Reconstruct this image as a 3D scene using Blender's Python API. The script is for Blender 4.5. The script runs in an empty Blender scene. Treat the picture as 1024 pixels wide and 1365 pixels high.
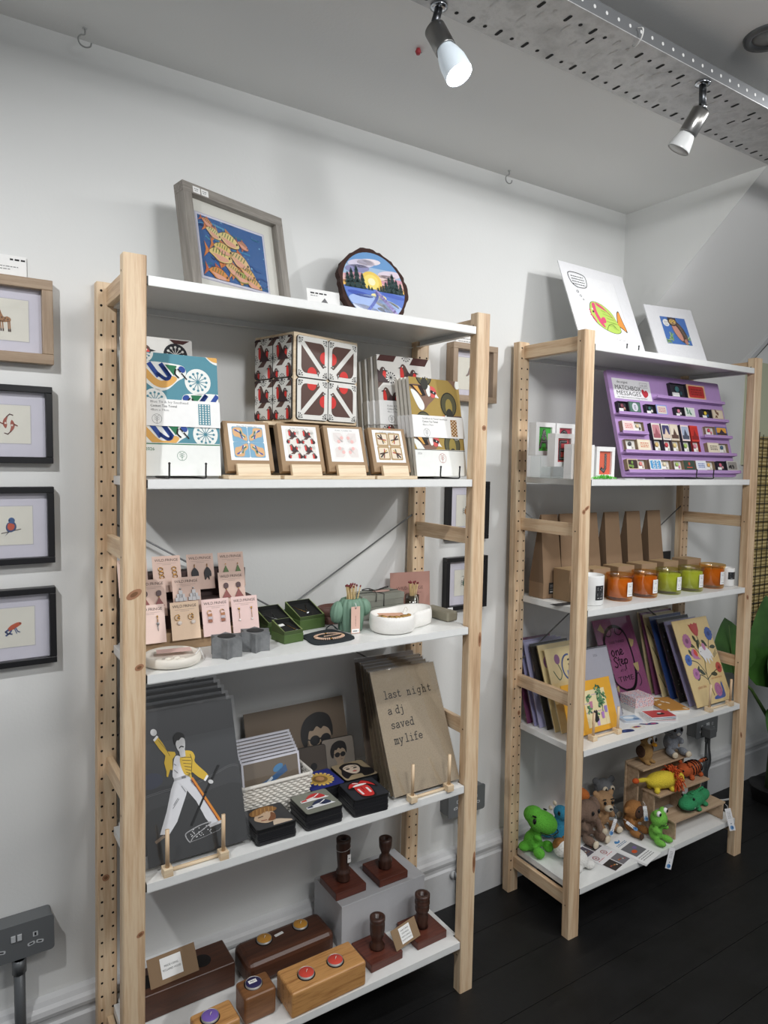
import bpy, math, random
from mathutils import Matrix, Vector
random.seed(7)
C = bpy.context.scene.collection
R = math.radians
PI = math.pi

# ------------------------------------------------------------------ helpers
def lin(h):
    h = h.lstrip('#')
    out = []
    for i in (0, 2, 4):
        c = int(h[i:i+2], 16) / 255
        out.append(c / 12.92 if c <= .04045 else ((c + .055) / 1.055) ** 2.4)
    return (*out, 1)

def newmat(name):
    m = bpy.data.materials.new(name)
    m.use_nodes = True
    nt = m.node_tree
    return m, nt, nt.nodes['Principled BSDF']

def N(nt, t, **kw):
    n = nt.nodes.new(t)
    for k, v in kw.items():
        if k in n.inputs.keys() if isinstance(k, str) else False:
            n.inputs[k].default_value = v
        else:
            setattr(n, k, v)
    return n

def coords(nt, scale=(1, 1, 1), kind='Object'):
    t = nt.nodes.new('ShaderNodeTexCoord')
    mp = nt.nodes.new('ShaderNodeMapping')
    mp.inputs['Scale'].default_value = scale
    nt.links.new(t.outputs[kind], mp.inputs['Vector'])
    return mp.outputs['Vector']

def noise(nt, vec, scale, detail=3, rough=.5):
    n = nt.nodes.new('ShaderNodeTexNoise')
    n.inputs['Scale'].default_value = scale
    n.inputs['Detail'].default_value = detail
    n.inputs['Roughness'].default_value = rough
    nt.links.new(vec, n.inputs['Vector'])
    return n.outputs['Fac']

def ramp(nt, fac, stops):
    r = nt.nodes.new('ShaderNodeValToRGB')
    el = r.color_ramp.elements
    while len(el) < len(stops):
        el.new(.5)
    for e, (p, c) in zip(el, stops):
        e.position = p
        e.color = lin(c)
    nt.links.new(fac, r.inputs['Fac'])
    return r.outputs['Color']

def bump(nt, bsdf, fac, strength, dist=.002):
    b = nt.nodes.new('ShaderNodeBump')
    b.inputs['Strength'].default_value = strength
    b.inputs['Distance'].default_value = dist
    nt.links.new(fac, b.inputs['Height'])
    nt.links.new(b.outputs['Normal'], bsdf.inputs['Normal'])

_P = {}
def P(hexs, rough=.6, metal=0.0, emit=0.0):
    k = (hexs, rough, metal, emit)
    if k not in _P:
        m, nt, b = newmat('paint_' + hexs.lstrip('#'))
        if emit == 0 and metal == 0:
            v = coords(nt)
            f = noise(nt, v, 60, 2)
            mx = nt.nodes.new('ShaderNodeMixRGB'); mx.blend_type = 'MULTIPLY'
            mx.inputs['Fac'].default_value = .08
            mx.inputs['Color1'].default_value = lin(hexs)
            nt.links.new(f, mx.inputs['Color2'])
            nt.links.new(mx.outputs['Color'], b.inputs['Base Color'])
        else:
            b.inputs['Base Color'].default_value = lin(hexs)
        b.inputs['Roughness'].default_value = rough
        b.inputs['Metallic'].default_value = metal
        if emit:
            b.inputs['Emission Color'].default_value = lin(hexs)
            b.inputs['Emission Strength'].default_value = emit
        _P[k] = m
    return _P[k]

def woodmat(name, stops, axis='z', rough=.5, dens=1.0, ringscale=48):
    m, nt, b = newmat(name)
    s = {'x': (.06, 1, 1), 'y': (1, .06, 1), 'z': (1, 1, .06)}[axis]
    v = coords(nt, tuple(k * dens for k in s))
    n1 = noise(nt, v, ringscale, 4, .6)
    n2 = noise(nt, v, ringscale * 5, 3, .6)
    a = nt.nodes.new('ShaderNodeMath'); a.operation = 'MULTIPLY_ADD'
    a.inputs[1].default_value = .35
    nt.links.new(n2, a.inputs[0]); nt.links.new(n1, a.inputs[2])
    c = ramp(nt, a.outputs[0], stops)
    nt.links.new(c, b.inputs['Base Color'])
    b.inputs['Roughness'].default_value = rough
    bump(nt, b, n2, .08, .001)
    return m

class MB:
    def __init__(s, fn=None):
        s.v = []; s.f = []; s.fm = []; s.sm = []; s.mats = []; s.M = None; s.A = Matrix(); s.fn = fn; s.eps = .0003
    def mi(s, m):
        if m not in s.mats: s.mats.append(m)
        return s.mats.index(m)
    def add(s, vs, fs, m, smooth=False, M=None):
        i0 = len(s.v); k = s.mi(m)
        for p in vs:
            p = Vector(p)
            if M is not None: p = M @ p
            if s.M is not None: p = s.M @ p
            if s.fn: p = Vector(s.fn(p))
            s.v.append(p)
        for f in fs:
            s.f.append([i0 + i for i in f]); s.fm.append(k); s.sm.append(smooth)
        return s
    def box(s, x0, x1, y0, y1, z0, z1, m, M=None):
        vs = [(x, y, z) for x in (x0, x1) for y in (y0, y1) for z in (z0, z1)]
        fs = [(0,1,3,2),(4,6,7,5),(0,4,5,1),(2,3,7,6),(0,2,6,4),(1,5,7,3)]
        return s.add(vs, fs, m, M=M)
    def prism(s, pts, y0, y1, m, M=None, smooth=False):   # polygon in x,z pushed along y
        n = len(pts)
        vs = [(p[0], y0, p[1]) for p in pts] + [(p[0], y1, p[1]) for p in pts]
        s.add(vs, [list(range(n)), list(range(2*n-1, n-1, -1))], m, M=M)
        return s.add(vs, [(i, i+n, (i+1) % n + n, (i+1) % n) for i in range(n)], m, smooth, M=M)
    def slab(s, pts, z0, z1, m, M=None, smooth=False):    # polygon in x,y pushed along z
        n = len(pts)
        vs = [(p[0], p[1], z0) for p in pts] + [(p[0], p[1], z1) for p in pts]
        s.add(vs, [list(range(n-1, -1, -1)), list(range(n, 2*n))], m, M=M)
        return s.add(vs, [(i, (i+1) % n, (i+1) % n + n, i+n) for i in range(n)], m, smooth, M=M)
    def lathe(s, prof, m, n=28, M=None, smooth=True, caps=True):     # profile of (r, z)
        vs = []; fs = []
        for r, z in prof:
            for i in range(n):
                a = 2*PI*i/n
                vs.append((r*math.cos(a), r*math.sin(a), z))
        for j in range(len(prof)-1):
            for i in range(n):
                k = (i+1) % n
                fs.append((j*n+i, j*n+k, (j+1)*n+k, (j+1)*n+i))
        if caps and prof[0][0] > 1e-5: fs.append(list(range(n-1, -1, -1)))
        if caps and prof[-1][0] > 1e-5: fs.append([(len(prof)-1)*n+i for i in range(n)])
        return s.add(vs, fs, m, smooth, M)
    def tube(s, pts, r, m, n=8, smooth=True, caps=True):
        pts = [Vector(p) for p in pts]
        rs = r if isinstance(r, (list, tuple)) else [r]*len(pts)
        vs = []; fs = []; prev = None
        for i, p in enumerate(pts):
            d = (pts[min(i+1, len(pts)-1)] - pts[max(i-1, 0)]).normalized()
            if prev is None:
                ref = Vector((0, 0, 1)) if abs(d.z) < .9 else Vector((1, 0, 0))
                x = d.cross(ref).normalized()
            else:
                x = (prev - d*prev.dot(d)).normalized()
            prev = x; y = d.cross(x)
            for k in range(n):
                a = 2*PI*k/n
                vs.append(p + (x*math.cos(a) + y*math.sin(a))*rs[i])
        for i in range(len(pts)-1):
            for k in range(n):
                q = (k+1) % n
                fs.append((i*n+k, i*n+q, (i+1)*n+q, (i+1)*n+k))
        if caps:
            fs.append(list(range(n-1, -1, -1))); fs.append([(len(pts)-1)*n+k for k in range(n)])
        return s.add(vs, fs, m, smooth)
    def ell(s, c, r, m, nu=16, nv=10, M=None, rot=None):
        if not isinstance(r, (tuple, list)): r = (r, r, r)
        T = Matrix.Translation(c)
        if rot: T = T @ rot
        vs = [(0, 0, r[2])]; fs = []
        for j in range(1, nv):
            t = PI*j/nv
            for i in range(nu):
                a = 2*PI*i/nu
                vs.append((r[0]*math.sin(t)*math.cos(a), r[1]*math.sin(t)*math.sin(a), r[2]*math.cos(t)))
        vs.append((0, 0, -r[2])); L = len(vs)-1
        for i in range(nu):
            k = (i+1) % nu
            fs.append((0, 1+i, 1+k))
            for j in range(nv-2):
                a = 1+j*nu
                fs.append((a+i, a+nu+i, a+nu+k, a+k))
            a = 1+(nv-2)*nu
            fs.append((a+i, L, a+k))
        return s.add(vs, fs, m, True, T if M is None else M @ T)
    # ---- flat printed shapes on a card face (u right, v up, layer k off the face towards -y)
    def poly(s, pts, m, k=1, clip=None):
        if clip: pts = clip_poly(pts, clip)
        if len(pts) < 3: return s
        area = sum(pts[i][0]*pts[(i+1) % len(pts)][1]-pts[(i+1) % len(pts)][0]*pts[i][1] for i in range(len(pts)))
        if area < 0: pts = pts[::-1]
        return s.add([(p[0], -k*s.eps, p[1]) for p in pts], [list(range(len(pts)))], m, M=s.A)
    def line(s, pts, w, m, k=1, clip=None, closed=False):
        if closed: pts = list(pts)+[pts[0]]
        h = w/2
        for (a, b) in zip(pts[:-1], pts[1:]):
            d = math.hypot(b[0]-a[0], b[1]-a[1])
            if d < 1e-7: continue
            ux, uy = (b[0]-a[0])/d*h, (b[1]-a[1])/d*h
            e = .6
            s.poly([(a[0]-uy-ux*e, a[1]+ux-uy*e), (a[0]+uy-ux*e, a[1]-ux-uy*e), (b[0]+uy+ux*e, b[1]-ux+uy*e), (b[0]-uy+ux*e, b[1]+ux+uy*e)], m, k, clip)
        return s
    def rect(s, x0, y0, x1, y1, m, k=1, clip=None):
        return s.poly([(x0, y0), (x1, y0), (x1, y1), (x0, y1)], m, k, clip)
    def disc(s, x, y, r, m, k=1, clip=None, ry=None, rot=0, n=20):
        return s.poly(E(x, y, r, ry or r, rot, n), m, k, clip)
    def text(s, t, x, y, size, m, k=1, align='LEFT', width=None, sx=1.0):
        vs, fs = text_mesh(t, align)
        if not vs: return s
        if width:
            w = max(p[0] for p in vs)-min(p[0] for p in vs)
            sx = width/(w*size)
        return s.add([(x+p[0]*size*sx, -k*s.eps, y+p[1]*size) for p in vs], fs, m, M=s.A)
    def squig(s, x0, x1, y, h, m, k=1, seed=0):           # a line of print too small to read
        r = random.Random(seed + int(abs(y)*1e5) + int(abs(x0)*1e4)); x = x0
        while x < x1:
            w = h*r.uniform(1.5, 4)
            s.rect(x, y, min(x+w, x1), y+h, m, k); x += w+h*.8
        return s
    def build(s, name, parent=None, off=None, bevel=0, seg=2, sub=0, remesh=0, solid=0):
        me = bpy.data.meshes.new(name)
        vs = s.v if off is None else [p-Vector(off) for p in s.v]
        me.from_pydata([tuple(p) for p in vs], [], s.f)
        for m in s.mats: me.materials.append(m)
        me.polygons.foreach_set('material_index', s.fm)
        me.polygons.foreach_set('use_smooth', s.sm)
        me.update()
        o = bpy.data.objects.new(name, me); C.objects.link(o)
        if parent: o.parent = parent
        if remesh:
            md = o.modifiers.new('remesh', 'REMESH'); md.mode = 'VOXEL'; md.voxel_size = remesh; md.use_smooth_shade = True
            md = o.modifiers.new('smooth', 'SMOOTH'); md.iterations = 3; md.factor = .5
        if solid:
            md = o.modifiers.new('solid', 'SOLIDIFY'); md.thickness = solid
        if bevel:
            md = o.modifiers.new('bevel', 'BEVEL'); md.width = bevel; md.segments = seg; md.limit_method = 'ANGLE'; md.angle_limit = R(40)
        if sub:
            md = o.modifiers.new('sub', 'SUBSURF'); md.levels = sub; md.render_levels = sub
        return o

def clip_poly(pts, clip):
    n = len(clip)
    ar = sum(clip[i][0]*clip[(i+1) % n][1]-clip[(i+1) % n][0]*clip[i][1] for i in range(n))
    if ar < 0: clip = clip[::-1]
    out = list(pts)
    for i in range(n):
        a, b = clip[i], clip[(i+1) % n]
        inp, out = out, []
        if not inp: break
        def side(p): return (b[0]-a[0])*(p[1]-a[1])-(b[1]-a[1])*(p[0]-a[0])
        for j in range(len(inp)):
            p, q = inp[j-1], inp[j]
            sp, sq = side(p), side(q)
            if (sp >= 0) != (sq >= 0):
                t = sp/(sp-sq)
                out.append((p[0]+t*(q[0]-p[0]), p[1]+t*(q[1]-p[1])))
            if sq >= 0: out.append(q)
    return out

def E(x, y, rx, ry=None, rot=0, n=20, a0=0, a1=2*PI):
    ry = rx if ry is None else ry
    c, sn = math.cos(rot), math.sin(rot)
    full = abs(a1-a0-2*PI) < 1e-6
    out = []
    for i in range(n if full else n+1):
        a = a0+(a1-a0)*i/n
        p, q = rx*math.cos(a), ry*math.sin(a)
        out.append((x+p*c-q*sn, y+p*sn+q*c))
    return out

def RC(x0, y0, x1, y1):
    return [(x0, y0), (x1, y0), (x1, y1), (x0, y1)]

def RR(x0, y0, x1, y1, r, n=5):
    out = []
    for cx, cy, a in ((x1-r, y0+r, -PI/2), (x1-r, y1-r, 0), (x0+r, y1-r, PI/2), (x0+r, y0+r, PI)):
        out += [(cx+r*math.cos(a+PI/2*i/n), cy+r*math.sin(a+PI/2*i/n)) for i in range(n+1)]
    return out

def CR(pts, n=6, closed=True):
    out = []; L = len(pts)
    rng = range(L) if closed else range(L-1)
    for i in rng:
        g = (lambda j: pts[j % L]) if closed else (lambda j: pts[max(0, min(L-1, j))])
        p0, p1, p2, p3 = g(i-1), g(i), g(i+1), g(i+2)
        for q in range(n):
            t = q/n
            out.append(tuple(.5*(2*b+(c-a)*t+(2*a-5*b+4*c-d)*t*t+(3*b-a-3*c+d)*t**3) for a, b, c, d in zip(p0, p1, p2, p3)))
    if not closed: out.append(tuple(pts[-1]))
    return out

def XF(pts, x=0, y=0, s=1.0, rot=0, fx=1):
    c, sn = math.cos(rot)*s, math.sin(rot)*s
    return [(x+p[0]*fx*c-p[1]*sn, y+p[0]*fx*sn+p[1]*c) for p in pts]

_T = {}
def text_mesh(t, align='LEFT'):
    k = (t, align)
    if k not in _T:
        cu = bpy.data.curves.new('lettering', 'FONT')
        cu.body = t; cu.size = 1; cu.resolution_u = 2; cu.align_x = align
        ob = bpy.data.objects.new('lettering', cu)
        me = bpy.data.meshes.new_from_object(ob)
        vs = [tuple(v.co) for v in me.vertices]
        fs = []
        for p in me.polygons:
            f = list(p.vertices)
            if p.normal.z < 0: f = f[::-1]
            fs.append(f)
        _T[k] = (vs, fs)
        bpy.data.meshes.remove(me); bpy.data.objects.remove(ob); bpy.data.curves.remove(cu)
    return _T[k]

def tag(o, label, cat, group=None, kind=None):
    o['label'] = label; o['category'] = cat
    if group: o['group'] = group
    if kind: o['kind'] = kind
    return o

def thing(name, label, cat, loc=(0, 0, 0), rz=0, rx=0, group=None, ry=0):
    o = bpy.data.objects.new(name, None); o.empty_display_size = .02
    C.objects.link(o)
    o.location = loc; o.rotation_euler = (rx, ry, rz)
    return tag(o, label, cat, group)

def struct(name, mb, **kw):
    o = mb.build(name, **kw); o['kind'] = 'structure'
    return o

def dup(src, label=None, loc=None, rz=None, rx=None, group=None):
    r = src.copy(); C.objects.link(r)
    for ch in list(src.children):
        c = ch.copy(); C.objects.link(c); c.parent = r
        for g in list(ch.children):
            d = g.copy(); C.objects.link(d); d.parent = c
    if loc is not None: r.location = loc
    if rz is not None: r.rotation_euler.z = rz
    if rx is not None: r.rotation_euler.x = rx
    if label: r['label'] = label
    if group: r['group'] = group
    return r

def place(o, A, yaw=0, lean=0, t=.002):
    """stand a flat card: lower left front corner at A, turned by yaw, leaning back by lean (degrees)"""
    o.location = (A[0], A[1], A[2]+(t+.0014)*math.sin(R(lean))+.0005)
    o.rotation_euler = (-R(lean), 0, R(yaw))
    return o

def face_to(b, M): b.A = M; return b

# ------------------------------------------------------------------ materials
PINE = [(.20, '#b59374'), (.40, '#d5b896'), (.58, '#e1c9a8'), (.72, '#d2b390'), (.88, '#b99877')]
pine_z = woodmat('pine_upright', PINE, 'z')
pine_y = woodmat('pine_rail', PINE, 'y')
pine_x = woodmat('pine_along', PINE, 'x')
birch = woodmat('birch_ply', [(.3, '#d9c2a0'), (.55, '#e8d6b8'), (.8, '#d4b996')], 'x', dens=1.5)
ply_dark = woodmat('thin_plywood', [(.3, '#b0967a'), (.55, '#c2a98d'), (.8, '#ac9176')], 'x', dens=1.5)
knot = P('#7d5638', .6)
knot2 = P('#a8795a', .6)
hole = P('#1b1511', .9)
oak = woodmat('limed_oak', [(.25, '#8a7763'), (.5, '#a8937c'), (.8, '#957f68')], 'x', dens=3)
oak_v = woodmat('limed_oak_upright', [(.25, '#8a7763'), (.5, '#a8937c'), (.8, '#957f68')], 'z', dens=3)
greywood = woodmat('grey_wood', [(.25, '#746f69'), (.5, '#99948c'), (.8, '#807a73')], 'x', dens=3)
greywood_v = woodmat('grey_wood_upright', [(.25, '#746f69'), (.5, '#99948c'), (.8, '#807a73')], 'z', dens=3)
walnut = woodmat('dark_walnut', [(.25, '#3a2118'), (.5, '#563424'), (.8, '#452a1e')], 'x', .38, dens=2)
mahog = woodmat('mahogany', [(.25, '#4a261c'), (.5, '#6a382a'), (.8, '#52291f')], 'x', .4, dens=2)
darkturn = woodmat('dark_turned_wood', [(.25, '#2e1d17'), (.5, '#4a3026'), (.8, '#38231b')], 'z', .35, dens=2)
reclaim = woodmat('honey_pine', [(.2, '#8a5a30'), (.5, '#b98550'), (.65, '#c49259'), (.85, '#99683a')], 'x', .42, dens=2)
midwood = woodmat('brown_wood', [(.2, '#5c3a22'), (.5, '#855a36'), (.85, '#6b4528')], 'x', .42, dens=2)
white_metal = P('#e9eae8', .35)
white = P('#f2f2f0', .6)
paper = P('#f4f4f2', .7)
offwhite = P('#e9e7e0', .7)
black = P('#141414', .45)
ink = P('#1d1d1f', .7)
greytext = P('#8d8d8d', .7)
kraft = P('#a08566', .75)
kraft_d = P('#8f7557', .75)
steel = P('#a9abad', .3, 1.0)
darksteel = P('#55575a', .35, 1.0)
gold = P('#c79a55', .25, 1.0)
red = P('#c9302c', .6)

def filmmat(name, fac=.1, rough=.08, tint='#ffffff'):
    m, nt, b = newmat(name)
    nt.nodes.remove(b)
    out = nt.nodes['Material Output']
    tr = nt.nodes.new('ShaderNodeBsdfTransparent'); tr.inputs['Color'].default_value = lin(tint)
    gl = nt.nodes.new('ShaderNodeBsdfGlossy'); gl.inputs['Roughness'].default_value = rough
    v = coords(nt); f = noise(nt, v, 14, 3)
    bp = nt.nodes.new('ShaderNodeBump'); bp.inputs['Strength'].default_value = .25; bp.inputs['Distance'].default_value = .01
    if fac < .09: bp.inputs['Strength'].default_value = 0
    nt.links.new(f, bp.inputs['Height']); nt.links.new(bp.outputs['Normal'], gl.inputs['Normal'])
    mx = nt.nodes.new('ShaderNodeMixShader'); mx.inputs['Fac'].default_value = fac
    nt.links.new(tr.outputs[0], mx.inputs[1]); nt.links.new(gl.outputs[0], mx.inputs[2])
    nt.links.new(mx.outputs[0], out.inputs['Surface'])
    return m
film = filmmat('clear_sleeve', .095, .10)
film2 = filmmat('dull_sleeve', .03, .25)
pane = filmmat('picture_glass', .05, .02)
acryl = filmmat('clear_acrylic', .06, .03, '#f6f8f8')

def crochet(name, h, h2=None):
    m, nt, b = newmat(name)
    v = coords(nt)
    w = nt.nodes.new('ShaderNodeTexVoronoi'); w.inputs['Scale'].default_value = 300
    nt.links.new(v, w.inputs['Vector'])
    c = ramp(nt, w.outputs['Distance'], [(.0, h), (.6, h), (1, h2 or h)])
    nt.links.new(c, b.inputs['Base Color'])
    b.inputs['Roughness'].default_value = .95
    bump(nt, b, w.outputs['Distance'], .7, -.002)
    return m

# ------------------------------------------------------------------ room
YW = .31; ZC = 2.298; XE = 1.787
def wallmat(name, h, sc=9):
    m, nt, b = newmat(name)
    v = coords(nt)
    f = noise(nt, v, 2.2, 4)
    c = ramp(nt, f, [(.3, h), (.7, h)])
    mx = nt.nodes.new('ShaderNodeMixRGB'); mx.blend_type = 'MULTIPLY'; mx.inputs['Fac'].default_value = .06
    nt.links.new(c, mx.inputs['Color1']); nt.links.new(f, mx.inputs['Color2'])
    nt.links.new(mx.outputs[0], b.inputs['Base Color'])
    b.inputs['Roughness'].default_value = .75
    f2 = noise(nt, v, 160, 4)
    bump(nt, b, f2, .12, .002)
    return m
wall_m = wallmat('white_wall_paint', '#e4e5e3')
ceil_m = wallmat('white_ceiling_paint', '#eeeeec')
skirt_m = P('#d6d7d8', .4)
m, nt, b_ = newmat('black_floorboards')
v = coords(nt, (1, 1, 1))
f1 = noise(nt, coords(nt, (.5, 6, 1)), 6, 6, .7)
cc = ramp(nt, f1, [(.3, '#060607'), (.62, '#0d0d0e'), (.78, '#1e1e1f')])
nt.links.new(cc, b_.inputs['Base Color'])
rr = nt.nodes.new('ShaderNodeMath'); rr.operation = 'MULTIPLY_ADD'; rr.inputs[1].default_value = .35; rr.inputs[2].default_value = .35
nt.links.new(noise(nt, v, 7, 4), rr.inputs[0]); nt.links.new(rr.outputs[0], b_.inputs['Roughness'])
bump(nt, b_, noise(nt, v, 40, 5, .7), .35, .002)
floor_m = m

b = MB(); b.box(-1.6, 4.2, YW, YW+.1, -.02, 2.6, wall_m); struct('wall_back', b)
b = MB(); b.box(-1.6, 4.2, -2.9, YW, ZC, ZC+.1, ceil_m); struct('ceiling', b)
b = MB()
y = -2.9; i = 0
while y < YW:
    y2 = min(y+.145, YW)
    b.box(-1.6, 4.2, y, y2-.0015, -.03, 0, floor_m); y = y2
b.box(-1.6, 4.2, -2.9, YW, -.06, -.031, floor_m)
struct('floor', b)
# stair enclosure above the far end: a vertical wall over a sloping soffit
def zl(y): return 2.298+(y+.188)*(2.298-1.829)/(-.188-YW)
b = MB()
b.add([(XE, YW, zl(YW)), (XE, YW, ZC), (XE, -.188, ZC), (XE+.003, YW, zl(YW)), (XE+.003, YW, ZC), (XE+.003, -.188, ZC)],
      [(0, 1, 2), (3, 5, 4), (0, 2, 5, 3), (1, 4, 5, 2), (0, 3, 4, 1)], wall_m)
struct('wall_right', b)
b = MB()
XS = 2.53
b.add([(XE+.0032, YW, zl(YW)), (XE+.0032, -.188, ZC), (XS, -.188, ZC), (XS, YW, zl(YW)), (XE+.0032, YW, zl(YW)+.02), (XE+.0032, -.2, ZC+.02), (XS, -.2, ZC+.02), (XS, YW, zl(YW)+.02)],
      [(0, 3, 2, 1), (4, 5, 6, 7), (0, 1, 5, 4), (2, 3, 7, 6)], ceil_m)
struct('ceiling_soffit', b)
b = MB()
b.add([(XS, YW, zl(YW)-.03), (XS, -.16, ZC), (XS+.03, -.16, ZC), (XS+.03, YW, zl(YW)-.03), (XS, YW, zl(YW)+.02), (XS, -.2, ZC+.02), (XS+.03, -.2, ZC+.02), (XS+.03, YW, zl(YW)+.02)],
      [(0, 3, 2, 1), (4, 5, 6, 7), (0, 1, 5, 4), (2, 3, 7, 6), (0, 4, 7, 3)], skirt_m)
struct('trim_1', b)
b = MB(); b.box(2.6, 4.2, YW-.012, YW, 1.42, 1.86, P('#c8cbae', .7)); struct('wall_panel', b)
# skirting
prof = [(.31, 0), (.284, 0), (.284, .118), (.289, .124), (.289, .135), (.283, .141), (.281, .150), (.284, .160), (.291, .166), (.296, .176), (.31, .180)]
b = MB()
vs = [(-1.6, p[0]-.0005, p[1]) for p in prof]+[(4.2, p[0]-.0005, p[1]) for p in prof]; n = len(prof)
b.add(vs, [(i, (i+1) % n, (i+1) % n+n, i+n) for i in range(n)]+[list(range(n-1, -1, -1)), list(range(n, 2*n))], skirt_m)
struct('baseboard_back', b)

# ------------------------------------------------------------------ shelving units
UW, PW, PD, UD, UH = .8994, .0429, .0299, .292, 1.79
SZ = [1.754, 1.368, .986, .566, .143]
def unit_fn(X2, Y2, a, kx, jy):
    c, s = math.cos(a), math.sin(a)
    return lambda p: (X2+c*p[0]-s*p[1]+kx*(p[2]-.9), Y2+s*p[0]+c*p[1]+jy*(p[2]-.9), p[2])
U1 = unit_fn(0, 0, 0, .0149, .0192)
U2 = unit_fn(1.2477, -.013, -.0102, -.0016, .0133)

def shelving(name, label, fn, knots):
    off = (*fn((0, 0, 0))[:2], 0)
    root = thing(name, label, 'shelving unit', off)
    posts = [('front', 0, 0), ('front', UW-PW, 0), ('rear', 0, UD-PD), ('rear', UW-PW, UD-PD)]
    for kind, x, y in posts:
        b = MB(fn)
        n = 10
        b.M = None
        c = .0025
        prof = [(x+c, y), (x+PW-c, y), (x+PW, y+c), (x+PW, y+PD-c), (x+PW-c, y+PD), (x+c, y+PD), (x, y+PD-c), (x, y+c)]
        b.slab(prof, 0, UH, pine_z)
        if kind == 'rear':
            zz = 1.771
            while zz > .05:
                for hx in (.0095, .0335):
                    if hx > .02 and any(lo-.004 < zz < hi+.004 for lo, hi in RZ) : continue
                    b.add([(x+hx+p[0], y-.0004, zz+p[1]) for p in E(0, 0, .0028, n=10)], [list(range(10))], hole)
                zz -= .032
        else:
            for lo, hi in RZ:
                b.add([(x-.0004, y+.017+p[0], (lo+hi)/2+p[1]) for p in E(0, 0, .0022, n=10)], [list(range(9, -1, -1))], hole)
        for (kx, kz, rx_, rz_, rot) in knots.get((kind, x > .1), []):
            b.add([(x+kx+p[0], y-.0004, kz+p[1]) for p in E(0, 0, rx_, rz_, rot, 14)], [list(range(14))], knot2)
            b.add([(x+kx+p[0], y-.0007, kz+p[1]) for p in E(0, 0, rx_*.5, rz_*.5, rot, 12)], [list(range(12))], knot)
        b.build('post', root, off)
    for x in (.020, UW-.034):
        for lo, hi in RZ:
            b = MB(fn); b.box(x, x+.014, PD, UD-PD, lo, hi, pine_y); b.build('rail', root, off, bevel=.0015)
    for z in SZ:
        b = MB(fn)
        x0, x1, ex = PW+.003, UW-PW-.003, .0345
        y0, y1, ya, yb = .002, UD-.002, PD+.003, UD-PD-.003
        pl = [(x0, y0), (x1, y0), (x1, ya), (UW-ex, ya), (UW-ex, yb), (x1, yb), (x1, y1), (x0, y1), (x0, yb), (ex, yb), (ex, ya), (x0, ya)]
        # keep every shelf level
        b.slab(pl, z-.003, z, white_metal)
        t = .002
        for (xa, xb, yy0, yy1) in ((x0, x1, y0, y0+t), (x0, x1, y1-t, y1), (ex, ex+t, ya, yb), (UW-ex-t, UW-ex, ya, yb)):
            b.box(xa, xb, yy0, yy1, z-.018, z-.003, white_metal)
        for (xa, xb, yy0, yy1) in ((x0, x1, y0, y0+.012), (x0, x1, y1-.012, y1), (ex, ex+.014, ya, yb), (UW-ex-.014, UW-ex, ya, yb)):
            b.box(xa, xb, yy0, yy1, z-.0185, z-.0170, white_metal)
        b.box(x0-.0025, x0, y0+.001, y0+.02, z-.016, z-.001, black)  # black strip painted in for the shaded gap beside the post
        b.build('shelf', root, off)
    for (xa, za, xb, zb, yy) in ((.03, .765, .87, 1.265, UD-.022), (.03, 1.265, .87, .765, UD-.017)):
        b = MB(fn); b.tube([(xa, yy, za), (xb, yy, zb)], .0022, P('#77797a', .4, .4), 8); b.build('brace_rod', root, off)
    return root
RZ = [(1.739, 1.779), (1.199, 1.238), (.692, .731), (.079, .119)]
k1 = {('front', False): [(.020, 1.148, .016, .008, .5), (.030, 1.005, .009, .006, .4), (.033, .47, .008, .005, .5), (.026, .2, .009, .008, .5)],
      ('front', True): [(.030, 1.5, .007, .007, 0), (.035, .95, .005, .02, 0), (.036, .35, .005, .03, 0)],
      ('rear', False): [(.018, .45, .008, .008, 0)], ('rear', True): []}
shelving('shelving_unit', 'tall pine shelving unit with white metal shelves standing nearest, beside the black frames', U1, k1)
k2 = {('front', False): [(.014, 1.275, .007, .007, 0), (.026, 1.285, .012, .005, .6)], ('front', True): [(.012, .95, .006, .01, .4), (.01, .45, .005, .012, .3)],
      ('rear', False): [(.03, .6, .006, .008, 0)], ('rear', True): []}
shelving('shelving_unit', 'tall pine shelving unit further along the wall, holding soft toys and candles', U2, k2)

# ------------------------------------------------------------------ perforated steel tray and spot lamps
m, nt, b_ = newmat('galvanised_steel')
v = coords(nt, (1, 1, 1))
cc = ramp(nt, noise(nt, v, 16, 5, .65), [(.3, '#b3b4b4'), (.55, '#cfd0d0'), (.75, '#a8a9a9')])
nt.links.new(cc, b_.inputs['Base Color']); b_.inputs['Metallic'].default_value = .55; b_.inputs['Roughness'].default_value = .55
galv = m
def slot_plate(b, x0, x1, y0, y1, z, t, mat):
    b.box(x0, x1, y0, y1, z, z+t, mat)
ty0, ty1, tz = -.430, -.273, 2.235
tx0, tx1 = -.6, 3.6
tray = thing('cable_tray', 'long perforated grey steel cable tray hung under the ceiling', 'cable tray', (1.5, -.35, tz))
b = MB(); b.box(tx0, tx1, ty0, ty1, tz, tz+.0015, galv)
dark = P('#1c1c1d', .8); lightslot = P('#d4d4d2', .6)
def slot(cx, cy, L, w, mat, rot=R(90), dz=.0004):
    p = RR(-L/2, -w/2, L/2, w/2, w/2-.0001, 4); p = XF(p, cx, cy, 1, rot)
    b.add([(q[0], q[1], tz-dz) for q in p], [list(range(len(p)-1, -1, -1))], mat)
x = tx0+.008; i = 0
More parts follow.
